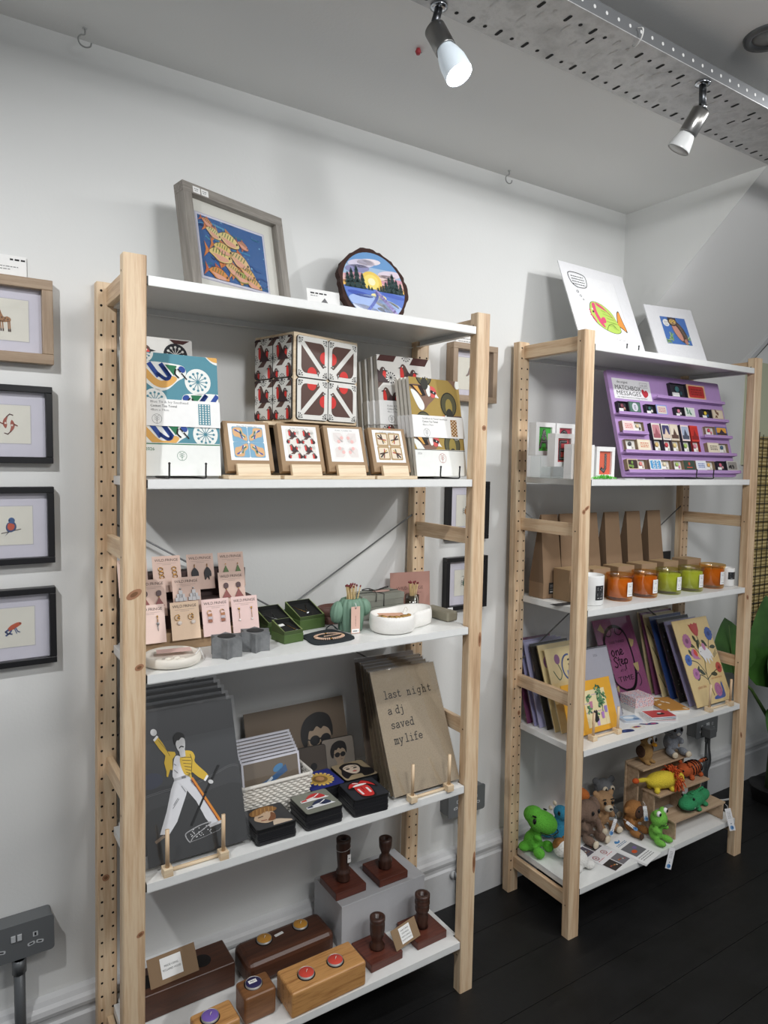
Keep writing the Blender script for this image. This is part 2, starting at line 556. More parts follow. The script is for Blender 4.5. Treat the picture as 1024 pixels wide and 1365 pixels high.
while x < tx1:
    slot(x, ty1-.019, .020, .0075, dark); slot(x+.034, ty1-.019, .0085, .0075, dark)
    slot(x+.006, ty1-.074, .021, .005, lightslot if i % 6 != 4 else dark)
    slot(x+.026, ty1-.100, .021, .005, lightslot if i % 4 else dark)
    slot(x+.008, ty0+.034, .020, .0075, dark if i % 4 != 1 else lightslot); slot(x+.042, ty0+.034, .0085, .0075, dark if i % 3 else lightslot)
    x += .0685; i += 1
b.build('tray_base', tray, tray.location)
for yy in (ty0, ty1-.0015):
    b = MB(); b.box(tx0, tx1, yy, yy+.0015, tz+.0015, tz+.028, P('#77797b', .5, .5))
    if yy == ty0:
        x = tx0+.01
        while x < tx1:
            p = E(x, tz+.015, .0035, n=10); b.add([(q[0], yy-.0004, q[1]) for q in p], [list(range(10))], lightslot); x += .0335
    b.build('side_flange', tray, tray.location)
for x in (-.3, .9, 2.2):
    b = MB(); b.tube([(x, -.35, tz+.0015), (x, -.35, ZC)], .004, steel, 8); b.build('hanger_rod', tray, tray.location)
b = MB(); b.tube(CR([(.885, ty0+.02, tz-.001), (.875, ty0+.005, tz-.012), (.87, ty0-.012, tz-.006), (.868, ty0-.016, tz+.008), (.868, ty0-.004, tz+.015)], 5, False), .0015, P('#d9d9d6', .4), 6)
tag(b.build('cable_tie'), 'white cable tie looped over the edge of the steel tray', 'cable tie')

satin = P('#9b9a98', .28, 1.0); chrome = P('#b9bdc2', .15, 1.0)
def spot_lamp(label, base, knee, tip, lit):
    base, knee, tip = map(Vector, (base, knee, tip))
    t = thing('spot_lamp', label, 'lamp', base)
    d = (tip-knee).normalized(); L = (tip-knee).length
    q = d.to_track_quat('Z', 'Y').to_matrix().to_4x4()
    M = Matrix.Translation(knee) @ q
    b = MB(); b.lathe([(.016, 0), (.016, -.004), (.008, -.006)], chrome, 20, Matrix.Translation(base)); b.build('ceiling_cup', t, base)
    b = MB(); b.tube([base+Vector((0, 0, -.003)), base.lerp(knee, .9)], .0075, darksteel, 14); b.build('stem', t, base)
    b = MB(); b.ell(knee+d*-.004, .0075, chrome); b.build('knuckle', t, base)
    b = MB(); b.lathe([(.0, 0), (.014, 0), (.0195, .005), (.0195, .052), (.0185, .054), (.0165, .052), (.0165, .02), (0, .018)], satin, 32, M); b.build('lamp_body', t, base)
    bulb = P('#dfeaf2', .25, 0, .22) if lit else P('#dcdedd', .3)
    b = MB(); b.lathe([(.0125, .035), (.015, .05), (.0205, .066), (.0245, .084), (.0252, L-.002), (.0245, L), (.0238, L-.004), (0, L-.0045)], bulb, 32, M); b.build('bulb', t, base)
    lens = P('#ffffff', .3, 0, 28.0) if lit else P('#c9cbca', .3)
    b = MB(); b.lathe([(0, L-.0035), (.0236, L-.003), (.0236, L-.001), (0, L+.001)], lens, 32, M); b.build('lens', t, base)
    return M, d
L1M, L1d = spot_lamp('lit silver spot lamp glowing bright white on the steel tray', (.499, -.29, tz-.0006), (.487, -.292, 2.192), (.508, -.343, 2.094), True)
L2M, L2d = spot_lamp('unlit silver spot lamp turned to the wall, second along the steel tray', (1.119, -.41, tz-.0006), (1.119, -.412, 2.180), (1.098, -.372, 2.103), False)
b = MB()
for r0, r1, z0, z1 in ((.045, .045, ZC-.006, ZC), ):
    b.lathe([(.030, ZC-.002), (.034, ZC-.007), (.046, ZC-.006), (.048, ZC)], P('#5b5d5e', .35, .6), 32, Matrix.Translation((1.178, -.515, 0)), caps=False)
t = thing('downlight', 'round recessed ceiling downlight with a dark metal rim at the picture edge', 'ceiling light', (1.178, -.515, ZC))
b.build('rim', t, t.location)
b = MB(); b.lathe([(0, ZC-.0015), (.030, ZC-.0018)], P('#e8ebea', .4), 28, Matrix.Translation((1.178, -.515, 0))); b.build('lens', t, t.location)

def cup_hook(label, x, y, rot):
    t = [(0, 0, 0), (0, 0, -.012), (.008, 0, -.016), (.013, 0, -.024), (.010, 0, -.034), (0, 0, -.038), (-.010, 0, -.034), (-.0125, 0, -.026)]
    b = MB(); b.M = Matrix.Rotation(rot, 4, 'Z')
    b.tube(CR(t, 5, False), .0016, P('#9b9c9a', .4), 8)
    b.lathe([(.005, -.0015), (.005, 0)], P('#c9cac8', .4), 14)
    o = b.build('cup_hook'); o.location = (x, y, ZC); tag(o, label, 'hook')
cup_hook('open cup hook screwed into the ceiling at the far left', -.006, .262, R(180))
cup_hook('open cup hook screwed into the ceiling further right, above the second unit', 1.195, .275, R(180))
b = MB(); b.lathe([(.004, 0), (.0065, -.006), (.004, -.012)], P('#a8323a', .5), 12); b.tube([(0, 0, -.006), (.012, .004, -.003)], .0012, steel, 6)
o = b.build('wall_plug'); o.location = (.607, -.072, ZC); tag(o, 'small red plug left in a hole in the ceiling', 'plug')

# ------------------------------------------------------------------ framed pictures on the wall
lav = P('#dcdae6', .8); cream = P('#eceade', .8)
def picture(name, label, x0, x1, z0, z1, fw, dep, mats, art, matw, group=None, sticker=False):
    y = YW-.001
    t = thing(name, label, 'framed picture', ((x0+x1)/2, y, z0), group=group)
    off = t.location
    h, vv = mats
    for (a, c, e, g, mm) in ((x0, x1, z1-fw, z1, h), (x0, x1, z0, z0+fw, h), (x0, x0+fw, z0+fw, z1-fw, vv), (x1-fw, x1, z0+fw, z1-fw, vv)):
        b = MB(); b.box(a, c, y-dep, y, e, g, mm); b.build('frame_bar', t, off, bevel=.0012)
    b = MB(); b.box(x0+fw, x1-fw, y-.007, y-.002, z0+fw, z1-fw, lav)
    w, hh = x1-x0-2*fw, z1-z0-2*fw
    b.A = Matrix.Translation((x0+fw, y-.007, z0+fw))
    mx = matw
    b.rect(mx-.0015, mx-.0015, w-mx+.0015, hh-mx+.0015, P('#c9c7d0', .8), 1)
    b.rect(mx, mx, w-mx, hh-mx, cream, 2)
    b.A = Matrix.Translation((x0+fw+w/2, y-.007, z0+fw+hh/2))
    art(b)
    b.build('mounted_print', t, off)
    b = MB(); b.box(x0+fw-.001, x1-fw+.001, y-dep+.006, y-dep+.0075, z0+fw-.001, z1-fw+.001, pane); b.build('glass', t, off)
    if sticker:
        b = MB(); b.box(x0+.006, x0+.026, y-dep-.0006, y-dep-.0001, z0+.001, z0+.011, white); b.A = Matrix.Translation((x0+.006, y-dep-.0008, z0+.001))
        b.squig(.004, .016, .004, .002, greytext); b.build('price_sticker', t, off)
    return t
FB = P('#17171a', .35)
def art_giraffe(b):
    br = P('#a5764c'); dk = P('#4a3424')
    b.poly(CR([(-.004, .006), (-.013, .030), (-.017, .031), (-.020, .027), (-.016, .026), (-.011, .004), (-.010, -.006), (.008, -.004), (.010, .002), (.004, .006)], 4), br, 4)
    for x in (-.009, -.005, .005, .008): b.line([(x, -.004), (x+.001, -.022)], .0022, br, 4); b.line([(x+.001, -.020), (x+.001, -.024)], .0024, dk, 5)
    for p in ((-.012, .02), (-.010, .012), (-.006, .003), (0, .002), (.005, 0), (-.002, -.002)): b.disc(p[0], p[1], .0015, dk, 5, n=7)
def art_koi(b):
    for s in (1, -1):
        pts = [(p[0]*s, p[1]*s) for p in [(-.002, .016), (-.009, .010), (-.011, 0), (-.006, -.009), (-.003, -.002), (-.004, .006)]]
        b.poly(CR(pts, 5), P('#a85a48'), 4); b.line([(q[0]*s, q[1]*s) for q in [(-.004, .015), (.002, .021), (.008, .019)]], .002, P('#5c3a34'), 4)
        b.line([(q[0]*s, q[1]*s) for q in [(-.010, 0), (-.016, .003)]], .0025, P('#8a4a3c'), 4); b.disc(-.006*s, .002*s, .0022, P('#e9d9cf'), 5, n=8)
def art_bird(b):
    b.line([(-.018, -.016), (.018, -.008)], .0018, P('#5d5046'), 3)
    b.poly(CR([(-.006, .006), (-.010, -.004), (-.007, -.012), (0, -.014), (.008, -.009), (.010, -.001), (.006, .007)], 5), P('#3d4f7a'), 4)
    b.poly(CR([(-.004, .005), (-.007, -.004), (-.002, -.010), (.005, -.007), (.006, .002)], 5), P('#c8553a'), 5)
    b.disc(.001, .011, .0062, P('#3b5f94'), 5); b.poly([(-.005, -.012), (-.012, -.022), (-.003, -.013)], P('#2f3d5c'), 5)
    b.disc(-.003, .011, .0014, ink, 6, n=8)
def art_frog(b):
    b.poly(CR([(-.012, -.004), (-.006, .004), (.006, .010), (.014, .010), (.015, .006), (.008, .001), (.0, -.004), (-.008, -.007)], 5), P('#c4552f'), 4)
    bl = P('#46588c')
    b.line([(-.010, -.004), (-.015, -.008), (-.010, -.013), (-.014, -.016)], .0035, bl, 5); b.line([(-.004, -.006), (-.008, -.012), (-.003, -.014)], .003, bl, 5)
    b.line([(.004, -.001), (.008, -.009), (.012, -.011)], .002, bl, 5); b.line([(.002, -.003), (.006, -.013)], .0016, bl, 5); b.disc(.0125, .0085, .0014, ink, 6, n=8)
def art_parrot(b):
    b.poly(CR([(-.004, .018), (.002, .024), (.006, .020), (.004, .008), (-.006, -.004), (-.014, -.008), (-.016, -.005), (-.010, .002)], 5), P('#8c7a76'), 4)
    b.poly(CR([(-.002, -.004), (.003, -.006), (.002, -.018), (-.001, -.016)], 4), P('#4a4a4c'), 4)
def art_beetle(b, c='#a9783e'):
    b.disc(0, -.002, .008, P(c), 4, ry=.011); b.disc(0, .010, .005, P('#4b3524'), 5); b.line([(0, .006), (0, -.012)], .001, ink, 5)
    for s in (1, -1):
        for z in (.004, -.002, -.008): b.line([(s*.007, z), (s*.012, z+.003), (s*.014, z-.003)], .0012, ink, 3)
def art_beetle2(b):
    art_beetle(b, '#3f6a5c'); 
    for s in (1, -1): b.line([(0, .014), (s*.006, .020), (s*.012, .019)], .001, ink, 4)

picture('picture_frame', 'wide limed oak frame with a small giraffe print and pale mount', -.250, -.073, 1.603, 1.778, .021, .026, (oak, oak_v), art_giraffe, .024)
for nm, z0, z1, art, lb in (('a', 1.393, 1.556, art_koi, 'black frame holding two circling koi carp'), ('b', 1.178, 1.343, art_bird, 'black frame holding a blue and orange bird on a twig'), ('c', .957, 1.125, art_frog, 'black frame holding a red frog with blue legs, lowest of the left column')):
    picture('picture_frame', lb, -.242, -.077, z0, z1, .0135, .022, (FB, FB), art, .028)
b = MB(); b.A = Matrix.Translation((-.3, YW-.004, 1.779))
b.box(-.3, -.1195, YW-.004, YW-.003, 1.7795, 1.823, paper)
b.squig(.150, .178, .034, .0035, ink, 1, 2); 
for i, z in enumerate((.020, .0145, .009, .0035)): b.squig(.02, (.165, .15, .12, .11)[i], z, .0018, greytext, 1, i)
o = b.build('caption_card', off=(-.2, YW-.004, 1.779)); o.location = (-.2, YW-.004, 1.779); tag(o, 'white caption card fixed to the wall above the giraffe frame', 'card')
picture('picture_frame', 'tall limed oak frame with a small parrot print, hung between the two units', .998, 1.172, 1.594, 1.766, .018, .035, (oak, oak_v), art_parrot, .02, sticker=False)
b = MB(); b.box(1.03, 1.15, YW-.004, YW-.003, 1.767, 1.80, paper); b.A = Matrix.Translation((1.03, YW-.004, 1.767)); b.squig(.01, .1, .016, .0025, greytext); b.squig(.01, .09, .008, .0025, greytext)
o = b.build('caption_card', off=(1.09, YW-.004, 1.767)); o.location = (1.09, YW-.004, 1.767); tag(o, 'white caption card above the parrot frame, behind the first unit', 'card')
picture('picture_frame', 'black frame holding a golden beetle, behind the first unit', 1.003, 1.167, 1.172, 1.352, .0135, .022, (FB, FB), art_beetle, .028)
picture('picture_frame', 'black frame holding a green beetle, low behind the first unit', 1.003, 1.167, .955, 1.119, .0135, .022, (FB, FB), art_beetle2, .028, sticker=True)

# ------------------------------------------------------------------ sockets and conduits
sock_m = P('#6c6f71', .45, .1); sockl = P('#c9ccce', .5)
def socket(label, x0, x1, z0, z1, sw):
    y = YW-.0005
    t = thing('power_socket', label, 'power socket', ((x0+x1)/2, y, z0)); off = t.location
    b = MB(); b.prism(RR(x0+.002, z0+.002, x1-.002, z1-.002, .008), y-.040, y, sock_m); b.build('back_box', t, off, bevel=.001)
    b = MB(); b.prism(RR(x0, z0, x1, z1, .008), y-.045, y-.0402, sock_m); cx, cz = (x0+x1)/2, (z0+z1)/2
    b.A = Matrix.Translation((cx, y-.045, cz))
    for s in (-1, 1):
        ox = s*.037
        b.poly(RR(ox-.005, .002, ox+.005, .013, .001), sockl, 1); b.rect(ox-.002, .004, ox+.002, .011, ink, 2)
        for q in (-1, 1): b.poly(XF(RR(-.0075, -.004, .0075, .004, .003), ox+q*.0085, -.012, 1, -q*R(12)), sockl, 1); b.poly(XF(RR(-.004, -.0015, .004, .0015, .001), ox+q*.0085, -.012, 1, -q*R(12)), ink, 2)
    b.build('face_plate', t, off, bevel=.0008)
    for s in (-1, 1):
        b = MB(); b.box(cx+s*.006-.0045, cx+s*.006+.0045, y-.0485, y-.0452, cz+.004, cz+.018, sockl); b.build('switch', t, off, bevel=.0008)
    return t
def conduit(label, x, y, z0, z1, r):
    b = MB(); b.tube([(0, 0, z0), (0, 0, z1)], r, P('#66696b', .4, .5), 14); b.tube([(0, 0, z1-.03), (0, 0, z1)], r*1.25, P('#66696b', .4, .5), 14)
    o = b.build('conduit_pipe'); o.location = (x, y, 0); tag(o, label, 'conduit pipe')
socket('grey metal double socket on the wall at lower left', -.245, -.096, .316, .396, 1)
conduit('grey steel conduit running down from the lower left socket', -.166, .268, 0, .3155, .0115)
socket('grey metal double socket half hidden behind the first unit', 1.015, 1.163, .302, .384, 1)
conduit('grey conduit running down from the socket behind the first unit', 1.070, .269, 0, .3015, .009)
socket('grey metal double socket with plugs behind the toy shelf', 2.31, 2.46, .285, .365, 1)
conduit('grey conduit running down from the socket behind the toys', 2.40, .269, 0, .2845, .009)
b = MB(); b.box(2.34, 2.385, .222, .2605, .297, .335, sock_m); b.tube(CR([(2.362, .24, .297), (2.365, .24, .25), (2.38, .242, .18), (2.37, .26, .1), (2.37, .265, .003)], 6, False), .005, P('#4b4d4f', .5), 8)
tag(b.build('plug', bevel=.003), 'grey plug and cable pushed into the socket behind the toys', 'plug')
b = MB(); b.lathe([(.004, 0), (.010, .001), (.012, .005), (.009, .012)], sockl, 16, Matrix.Translation((1.052, .2835, .105)) @ Matrix.Rotation(R(90), 4, 'X'))
b.tube([(1.052, .270, .117), (1.052, .270, .093)], .003, sock_m, 8)
tag(b.build('cable_clip'), 'small pale pipe clip on the skirting behind the first unit', 'clip')

# ------------------------------------------------------------------ printed motifs
DB = '#5a4038'; RB = '#d8332e'
def robin(b, x, y, s, fx=1, k=2, clip=None, back=DB, br=RB, wing='#3c2426'):
    T = lambda pts: XF(pts, x, y, s, 0, fx)
    b.poly(T([(-.55, -.62), (.1, -.62), (.55, -.1), (-.1, -.1)]), P(back), k, clip)
    b.poly(T(CR([(-.30, .82), (-.12, 1.02), (.12, .92), (.35, .45), (.8, -.15), (.0, -.12), (-.28, .1)], 4)), P(back), k+1, clip)
    b.poly(T(E(-.13, .42, .19, .45, 0, 14)), P(br), k+2, clip)
    b.poly(T([(-.3, -.3), (.95, -.18), (.4, .55)]), P(wing), k+3, clip)
    b.poly(T([(-.28, .86), (-.52, .80), (-.28, .74)]), ink, k+3, clip)
    b.poly(T(E(-.12, .82, .045, n=7)), white, k+4, clip)
def seed(b, x, y, r, mm, k=2, clip=None, n=12, dot=.13, inner=.12):
    for i in range(n):
        a = 2*PI*i/n; c, s = math.cos(a), math.sin(a)
        b.line([(x+r*.12*c, y+r*.12*s), (x+r*.8*c, y+r*.8*s)], r*.07, mm, k, clip)
        b.poly(E(x+r*.85*c, y+r*.85*s, r*dot, n=8), mm, k, clip)
    b.poly(E(x, y, r*inner, n=10), mm, k, clip)
def pair(b, x, y, s, k=2, clip=None):
    T = lambda pts: XF(pts, x, y, s)
    b.poly(T([(-.85, -1.0), (.0, -1.0), (.5, -.5), (-.2, -.5)]), P(DB), k, clip)
    b.poly(T(CR([(-.72, .62), (-.55, .98), (-.28, .95), (.0, .5), (.35, -.2), (.0, -.45), (-.6, -.3), (-.70, .1)], 4)), P(DB), k+1, clip)
    b.poly(T(CR([(-.70, .70), (-.52, .72), (-.40, .3), (-.42, -.2), (-.58, -.32), (-.72, .0)], 4)), P(RB), k+2, clip)
    b.poly(T(CR([(.72, .28), (.62, .58), (.36, .62), (.12, .2), (.0, -.3), (.4, -.45), (.7, -.2)], 4)), P('#4a3230'), k+3, clip)
    b.poly(T(CR([(.72, .30), (.52, .36), (.42, .05), (.50, -.25), (.66, -.2), (.74, .1)], 4)), P(RB), k+4, clip)
    b.poly(T([(-.06, .5), (.98, -.52), (-.55, -.52)]), P('#3a2226'), k+5, clip)
    b.poly(T([(-.66, .78), (-.92, .66), (-.68, .64)]), ink, k+3, clip); b.poly(T([(.66, .44), (.96, .34), (.68, .30)]), ink, k+5, clip)
    b.poly(T(E(-.5, .80, .05, n=7)), white, k+3, clip); b.poly(T(E(.52, .46, .05, n=7)), white, k+5, clip)
def robin_cloth(b, x0, y0, x1, y1, cell, k=1, ph=0):
    cl = RC(x0, y0, x1, y1)
    b.rect(x0, y0, x1, y1, P('#e6e4de', .8), k)
    j = 0; y = y0-cell*.3
    while y < y1+cell:
        x = x0-cell+(cell*.5 if j % 2 else 0)+ph
        while x < x1+cell:
            robin(b, x, y, cell*.36, 1, k+1, cl); robin(b, x+cell*.26, y-cell*.1, cell*.3, -1, k+5, cl)
            seed(b, x+cell*.55, y+cell*.16, cell*.17, ink, k+1, cl, 10)
            x += cell
        y += cell*.72; j += 1
def tree_badge(b, x, y, r, mm, k):
    b.line(E(x, y, r, n=20), r*.07, mm, k, closed=True); b.line([(x, y-r), (x, y+r*.5)], r*.08, mm, k)
    for s in (1, -1):
        for h in (-.4, 0, .4): b.line([(x, y+h*r), (x+s*r*.5, y+h*r+r*.4)], r*.07, mm, k)

def card_mesh(w, h, t, mm, edge=None):
    b = MB(); b.box(0, w, 0, t, 0, h, mm)
    return b

# ================================================================== FIRST UNIT, top shelf
Z1 = SZ[0]
# framed fish painting
t = thing('framed_painting', 'grey box frame with a painting of golden fish on blue water', 'framed picture')
place(t, (.184, .134, Z1), 19.4, 10.1, .032)
w, h, fw, dp = .292, .250, .0225, .032
for (a, c, e, g, mm) in ((0, w, h-fw, h, greywood), (0, w, 0, fw, greywood), (0, fw, fw, h-fw, greywood_v), (w-fw, w, fw, h-fw, greywood_v)):
    b = MB(); b.box(a, c, 0, dp, e, g, mm); b.build('frame_bar', t, bevel=.001)
b = MB(); b.box(fw, w-fw, .018, .021, fw, h-fw, P('#e4e3da', .8)); b.A = Matrix.Translation((0, .018, 0))
b.rect(.037, .048, .240, .200, P('#b9b7c6', .7), 1); b.rect(.0395, .0505, .238, .1985, P('#dcdcea', .7), 2)
cl = RC(.0435, .055, .234, .194)
b.poly(cl, P('#2c5f9c', .5), 3)
rg = random.Random(3)
for i in range(34):
    x, y = rg.uniform(.03, .235), rg.uniform(.055, .2); c = rg.choice(['#1f4683', '#3f8fc0', '#24559a', '#2f7f94', '#5aa7cf', '#1b3a72'])
    L = rg.uniform(.02, .06)
    b.line(CR([(x, y), (x+L*.3, y+rg.uniform(-.004, .006)), (x+L*.6, y+rg.uniform(-.006, .002)), (x+L, y+rg.uniform(-.004, .004))], 4, False), rg.uniform(.0015, .005), P(c, .5), 4+i % 3, cl)
for i in range(20): b.disc(rg.uniform(.05, .23), rg.uniform(.06, .195), rg.uniform(.001, .0022), P('#8fc6e4', .5), 7, cl, n=8)
def fish(b, x, y, L, rot, body, fin, k, cl):
    T = lambda pts: XF([(p[0], p[1]*1.3) for p in pts], x, y, L*1.08, rot)
    b.poly(T([(-.40, 0), (-.62, .2), (-.55, 0), (-.62, -.22)]), P(fin, .5), k, cl)
    b.poly(T(CR([(-.45, 0), (-.2, .17), (.1, .20), (.38, .10), (.5, -.02), (.35, -.13), (0, -.19), (-.25, -.1)], 4)), P('#6b3d2a', .5), k, cl)
    b.poly(T(CR([(-.43, 0), (-.2, .15), (.1, .18), (.37, .09), (.48, -.02), (.34, -.11), (0, -.16), (-.25, -.08)], 4)), P(body, .5), k+1, cl)
    b.poly(T(CR([(-.3, -.02), (.0, .0), (.3, -.02), (.3, -.09), (0, -.14), (-.2, -.06)], 4)), P('#e6a890', .5), k+2, cl)
    for q in range(5): b.line(T([(-.28+q*.11, .02), (-.25+q*.11, .14)]), L*.03, P('#5b7a3a', .5), k+3, cl)
    b.poly(T([(-.05, -.16), (.05, -.34), (.15, -.15)]), P(fin, .5), k, cl); b.poly(T([(-.15, .15), (-.2, .28), (.1, .19)]), P(fin, .5), k, cl)
    b.poly(T(E(.36, .02, .035, n=8)), ink, k+4, cl)
for (x, y, L, ro, bo, fi) in ((.068, .180, .034, -25, '#d98f6a', '#c76a43'), (.082, .160, .044, -22, '#e6d59a', '#d07d4a'), (.124, .154, .062, -15, '#e6d08c', '#c9874a'), (.166, .152, .034, -20, '#d98f78', '#b3604d'), (.105, .128, .055, -12, '#e4c878', '#cf7a3e'), (.095, .112, .066, -8, '#e8cf86', '#d8813f'), (.15, .112, .066, -22, '#e4c28c', '#c86d3f'), (.13, .085, .05, -20, '#e2b878', '#cd7440'), (.172, .088, .05, -24, '#e3b36b', '#c0683e'), (.15, .073, .052, -8, '#a9b35c', '#d99a4e'), (.185, .066, .056, -20, '#e4b06e', '#c66d45'), (.085, .066, .058, -12, '#dd8f45', '#c7643a')):
    fish(b, x, y, L, R(ro), bo, fi, 8, cl)
b.build('mounted_painting', t)
b = MB(); b.box(fw, w-fw, .012, .0135, fw, h-fw, pane); b.build('glass', t)
for x in (.026, .048):
    b = MB(); b.box(x, x+.019, -.0006, -.0001, h-.020, h-.006, white); b.A = Matrix.Translation((x, -.0007, h-.02)); b.squig(.003, .015, .008, .0018, greytext); b.squig(.004, .013, .004, .0018, greytext); b.build('price_sticker', t)

# painted wood slice
rg = random.Random(5)
t = thing('wood_slice_painting', 'round bark edged wood slice painted with a snowy sunset, on the top shelf', 'painted wood slice')
rad = .104
place(t, (.680, .185, Z1), 0, 14, .015); 
cz = rad+.004
b = MB()
rim = [(rad*(1+.018*math.sin(5*a+1)+rg.uniform(-.025, .03)) * math.cos(a), cz+rad*(1+.018*math.sin(4*a)+rg.uniform(-.025, .03))*math.sin(a)*1.0) for a in [2*PI*i/64 for i in range(64)]]
mnz = min(p[1] for p in rim); rim = [(p[0], p[1]-mnz) for p in rim]
b.prism(rim, 0, .018, P('#3d2620', .9)); b.build('bark', t)
b = MB(); rr_ = rad*.90; circ = E(0, cz, rr_, n=48); b.poly(circ, P('#8fb3da', .5), 1)
cz0 = cz
def band(y0, y1, c, k): b.poly([(-.1, cz0+y0*rr_), (.1, cz0+y0*rr_), (.1, cz0+y1*rr_), (-.1, cz0+y1*rr_)], P(c, .5), k, circ)
band(.55, 1, '#6f9fd2', 2); band(.2, .55, '#a8c3e0', 2); band(.0, .25, '#e7b9b4', 3); band(-.12, .06, '#f0c06a', 3)
for (x, y, rx, ry, c) in ((-.35, .62, .45, .13, '#d9d3e6'), (-.1, .7, .4, .1, '#f0e6ec'), (-.5, .45, .4, .12, '#8f8fb8'), (.55, .42, .4, .12, '#e3d5e2'), (.35, .3, .4, .09, '#f3d9d2'), (.6, .22, .4, .08, '#d99fae'), (-.6, .25, .35, .08, '#d9a3b4')):
    b.poly(E(x*rr_, cz+y*rr_, rx*rr_, ry*rr_, R(8)), P(c, .5), 4, circ)
for r_, c in ((.34, '#f3cf62'), (.24, '#f8e27a'), (.12, '#fdf6c8')): b.poly(E(-.08*rr_, cz+.12*rr_, r_*rr_, r_*rr_*.9), P(c, .5), 5 if r_ > .3 else 6 if r_ > .2 else 7, circ)
band(-1, -.10, '#5f7fd0', 8); 
for (x, y, rx, ry, c) in ((0, -.55, .9, .25, '#a9c0ee'), (-.5, -.3, .4, .07, '#3f58b5'), (.6, -.22, .4, .06, '#4a66c0'), (-.4, -.75, .5, .15, '#e6ecfa'), (.35, -.5, .4, .12, '#f4eed0'), (.1, -.3, .25, .08, '#f6e9a6'), (.5, -.8, .4, .1, '#8da9e6'), (.3, -.68, .3, .07, '#f2efe6')):
    b.poly(E(x*rr_, cz+y*rr_, rx*rr_, ry*rr_, R(-6)), P(c, .5), 9, circ)
b.line([(p[0]*rr_, cz+p[1]*rr_) for p in CR([(.0, -.16), (.05, -.3), (-.08, -.5), (-.3, -.75), (-.5, -.95)], 4, False)], .008, P('#7f8fdc', .5), 10, circ)
b.line([(p[0]*rr_, cz+p[1]*rr_) for p in CR([(.05, -.16), (.25, -.35), (.5, -.6), (.75, -.9)], 4, False)], .01, P('#b3a6de', .5), 10, circ)
for (x, h_, w_) in ((-.85, .45, .12), (-.72, .58, .13), (-.55, .68, .15), (-.38, .48, .12), (.38, .34, .09), (.5, .5, .12), (.62, .62, .14), (.74, .45, .12), (.88, .36, .1), (-.2, .15, .05), (-.1, .1, .05), (.1, .12, .05), (.2, .18, .06), (.28, .22, .06)):
    by = cz-.14*rr_
    for q in range(4):
        f = q/4
        b.poly([((x-w_*(1-f*.8))*rr_, by+h_*rr_*f), ((x+w_*(1-f*.8))*rr_, by+h_*rr_*f), (x*rr_, by+h_*rr_*min(1, f+.42))], P('#1f3a3a', .5), 11, circ)
b.build('painting', t)
# folded caption card
b = card_mesh(.092, .080, .0008, paper); b.A = Matrix()
b.squig(.010, .055, .068, .0035, ink, 1, 3); b.squig(.010, .03, .062, .002, greytext, 1)
b.poly([(.024, .032), (.049, .060), (.068, .032)], P('#6d6d6f'), 1); b.poly([(.066, .032), (.077, .046), (.088, .032)], P('#4f4f51'), 1)
o = b.build('caption_card'); place(o, (.487, .20, Z1), 0, 12, .001); tag(o, 'small white card with grey mountain peaks beside the painted wood slice', 'card')

# ================================================================== FIRST UNIT, second shelf
Z2 = SZ[1]
def wire_easel(label, x, y, z, hx, lean, hh, front=.03):
    """black wire stand: two front hooks joined to a back leg"""
    b = MB()
    for s in hx:
        b.tube(CR([(s, .07, .0022), (s, .02, .0022), (s, -front*.55, .0022), (s, -front, .004), (s, -front, .012), (s, -front-.001, .030)], 5, False), .0019, black, 8)
        b.ell((s, -front-.001, .031), .0026, black, 8, 6)
    xm = (hx[0]+hx[1])/2
    b.tube([(hx[0], .07, .0022), (hx[1], .07, .0022)], .0019, black, 8)
    o = b.build('wire_easel'); o.location = (x, y, z+.0003); tag(o, label, 'display easel'); return o

def towel(name, label, A, yaw, lean, w, h, t, art, band_art, band_z, band_h, edge, group=None, back=False):
    o = thing(name, label, 'tea towel', group=group); place(o, A, yaw, lean, t)
    b = MB(); n = 8
    xs = [w*i/n for i in range(n+1)]
    r = .004
    b.prism(RR(0, 0, w, h, .003, 3), 0, t, edge)
    b.A = Matrix()
    art(b)
    b.build('cloth', o, bevel=.0015)
    if band_art:
        b = MB(); e = .0025
        b.box(-.001, w+.001, -e-.0006, -e, band_z, band_z+band_h, white); b.box(-.0016, -.001, -e-.0006, t+.001, band_z, band_z+band_h, white); b.box(w+.001, w+.0016, -e-.0006, t+.001, band_z, band_z+band_h, white)
        b.A = Matrix.Translation((0, -e-.0006, band_z)); band_art(b); b.build('paper_band', o)
    return o

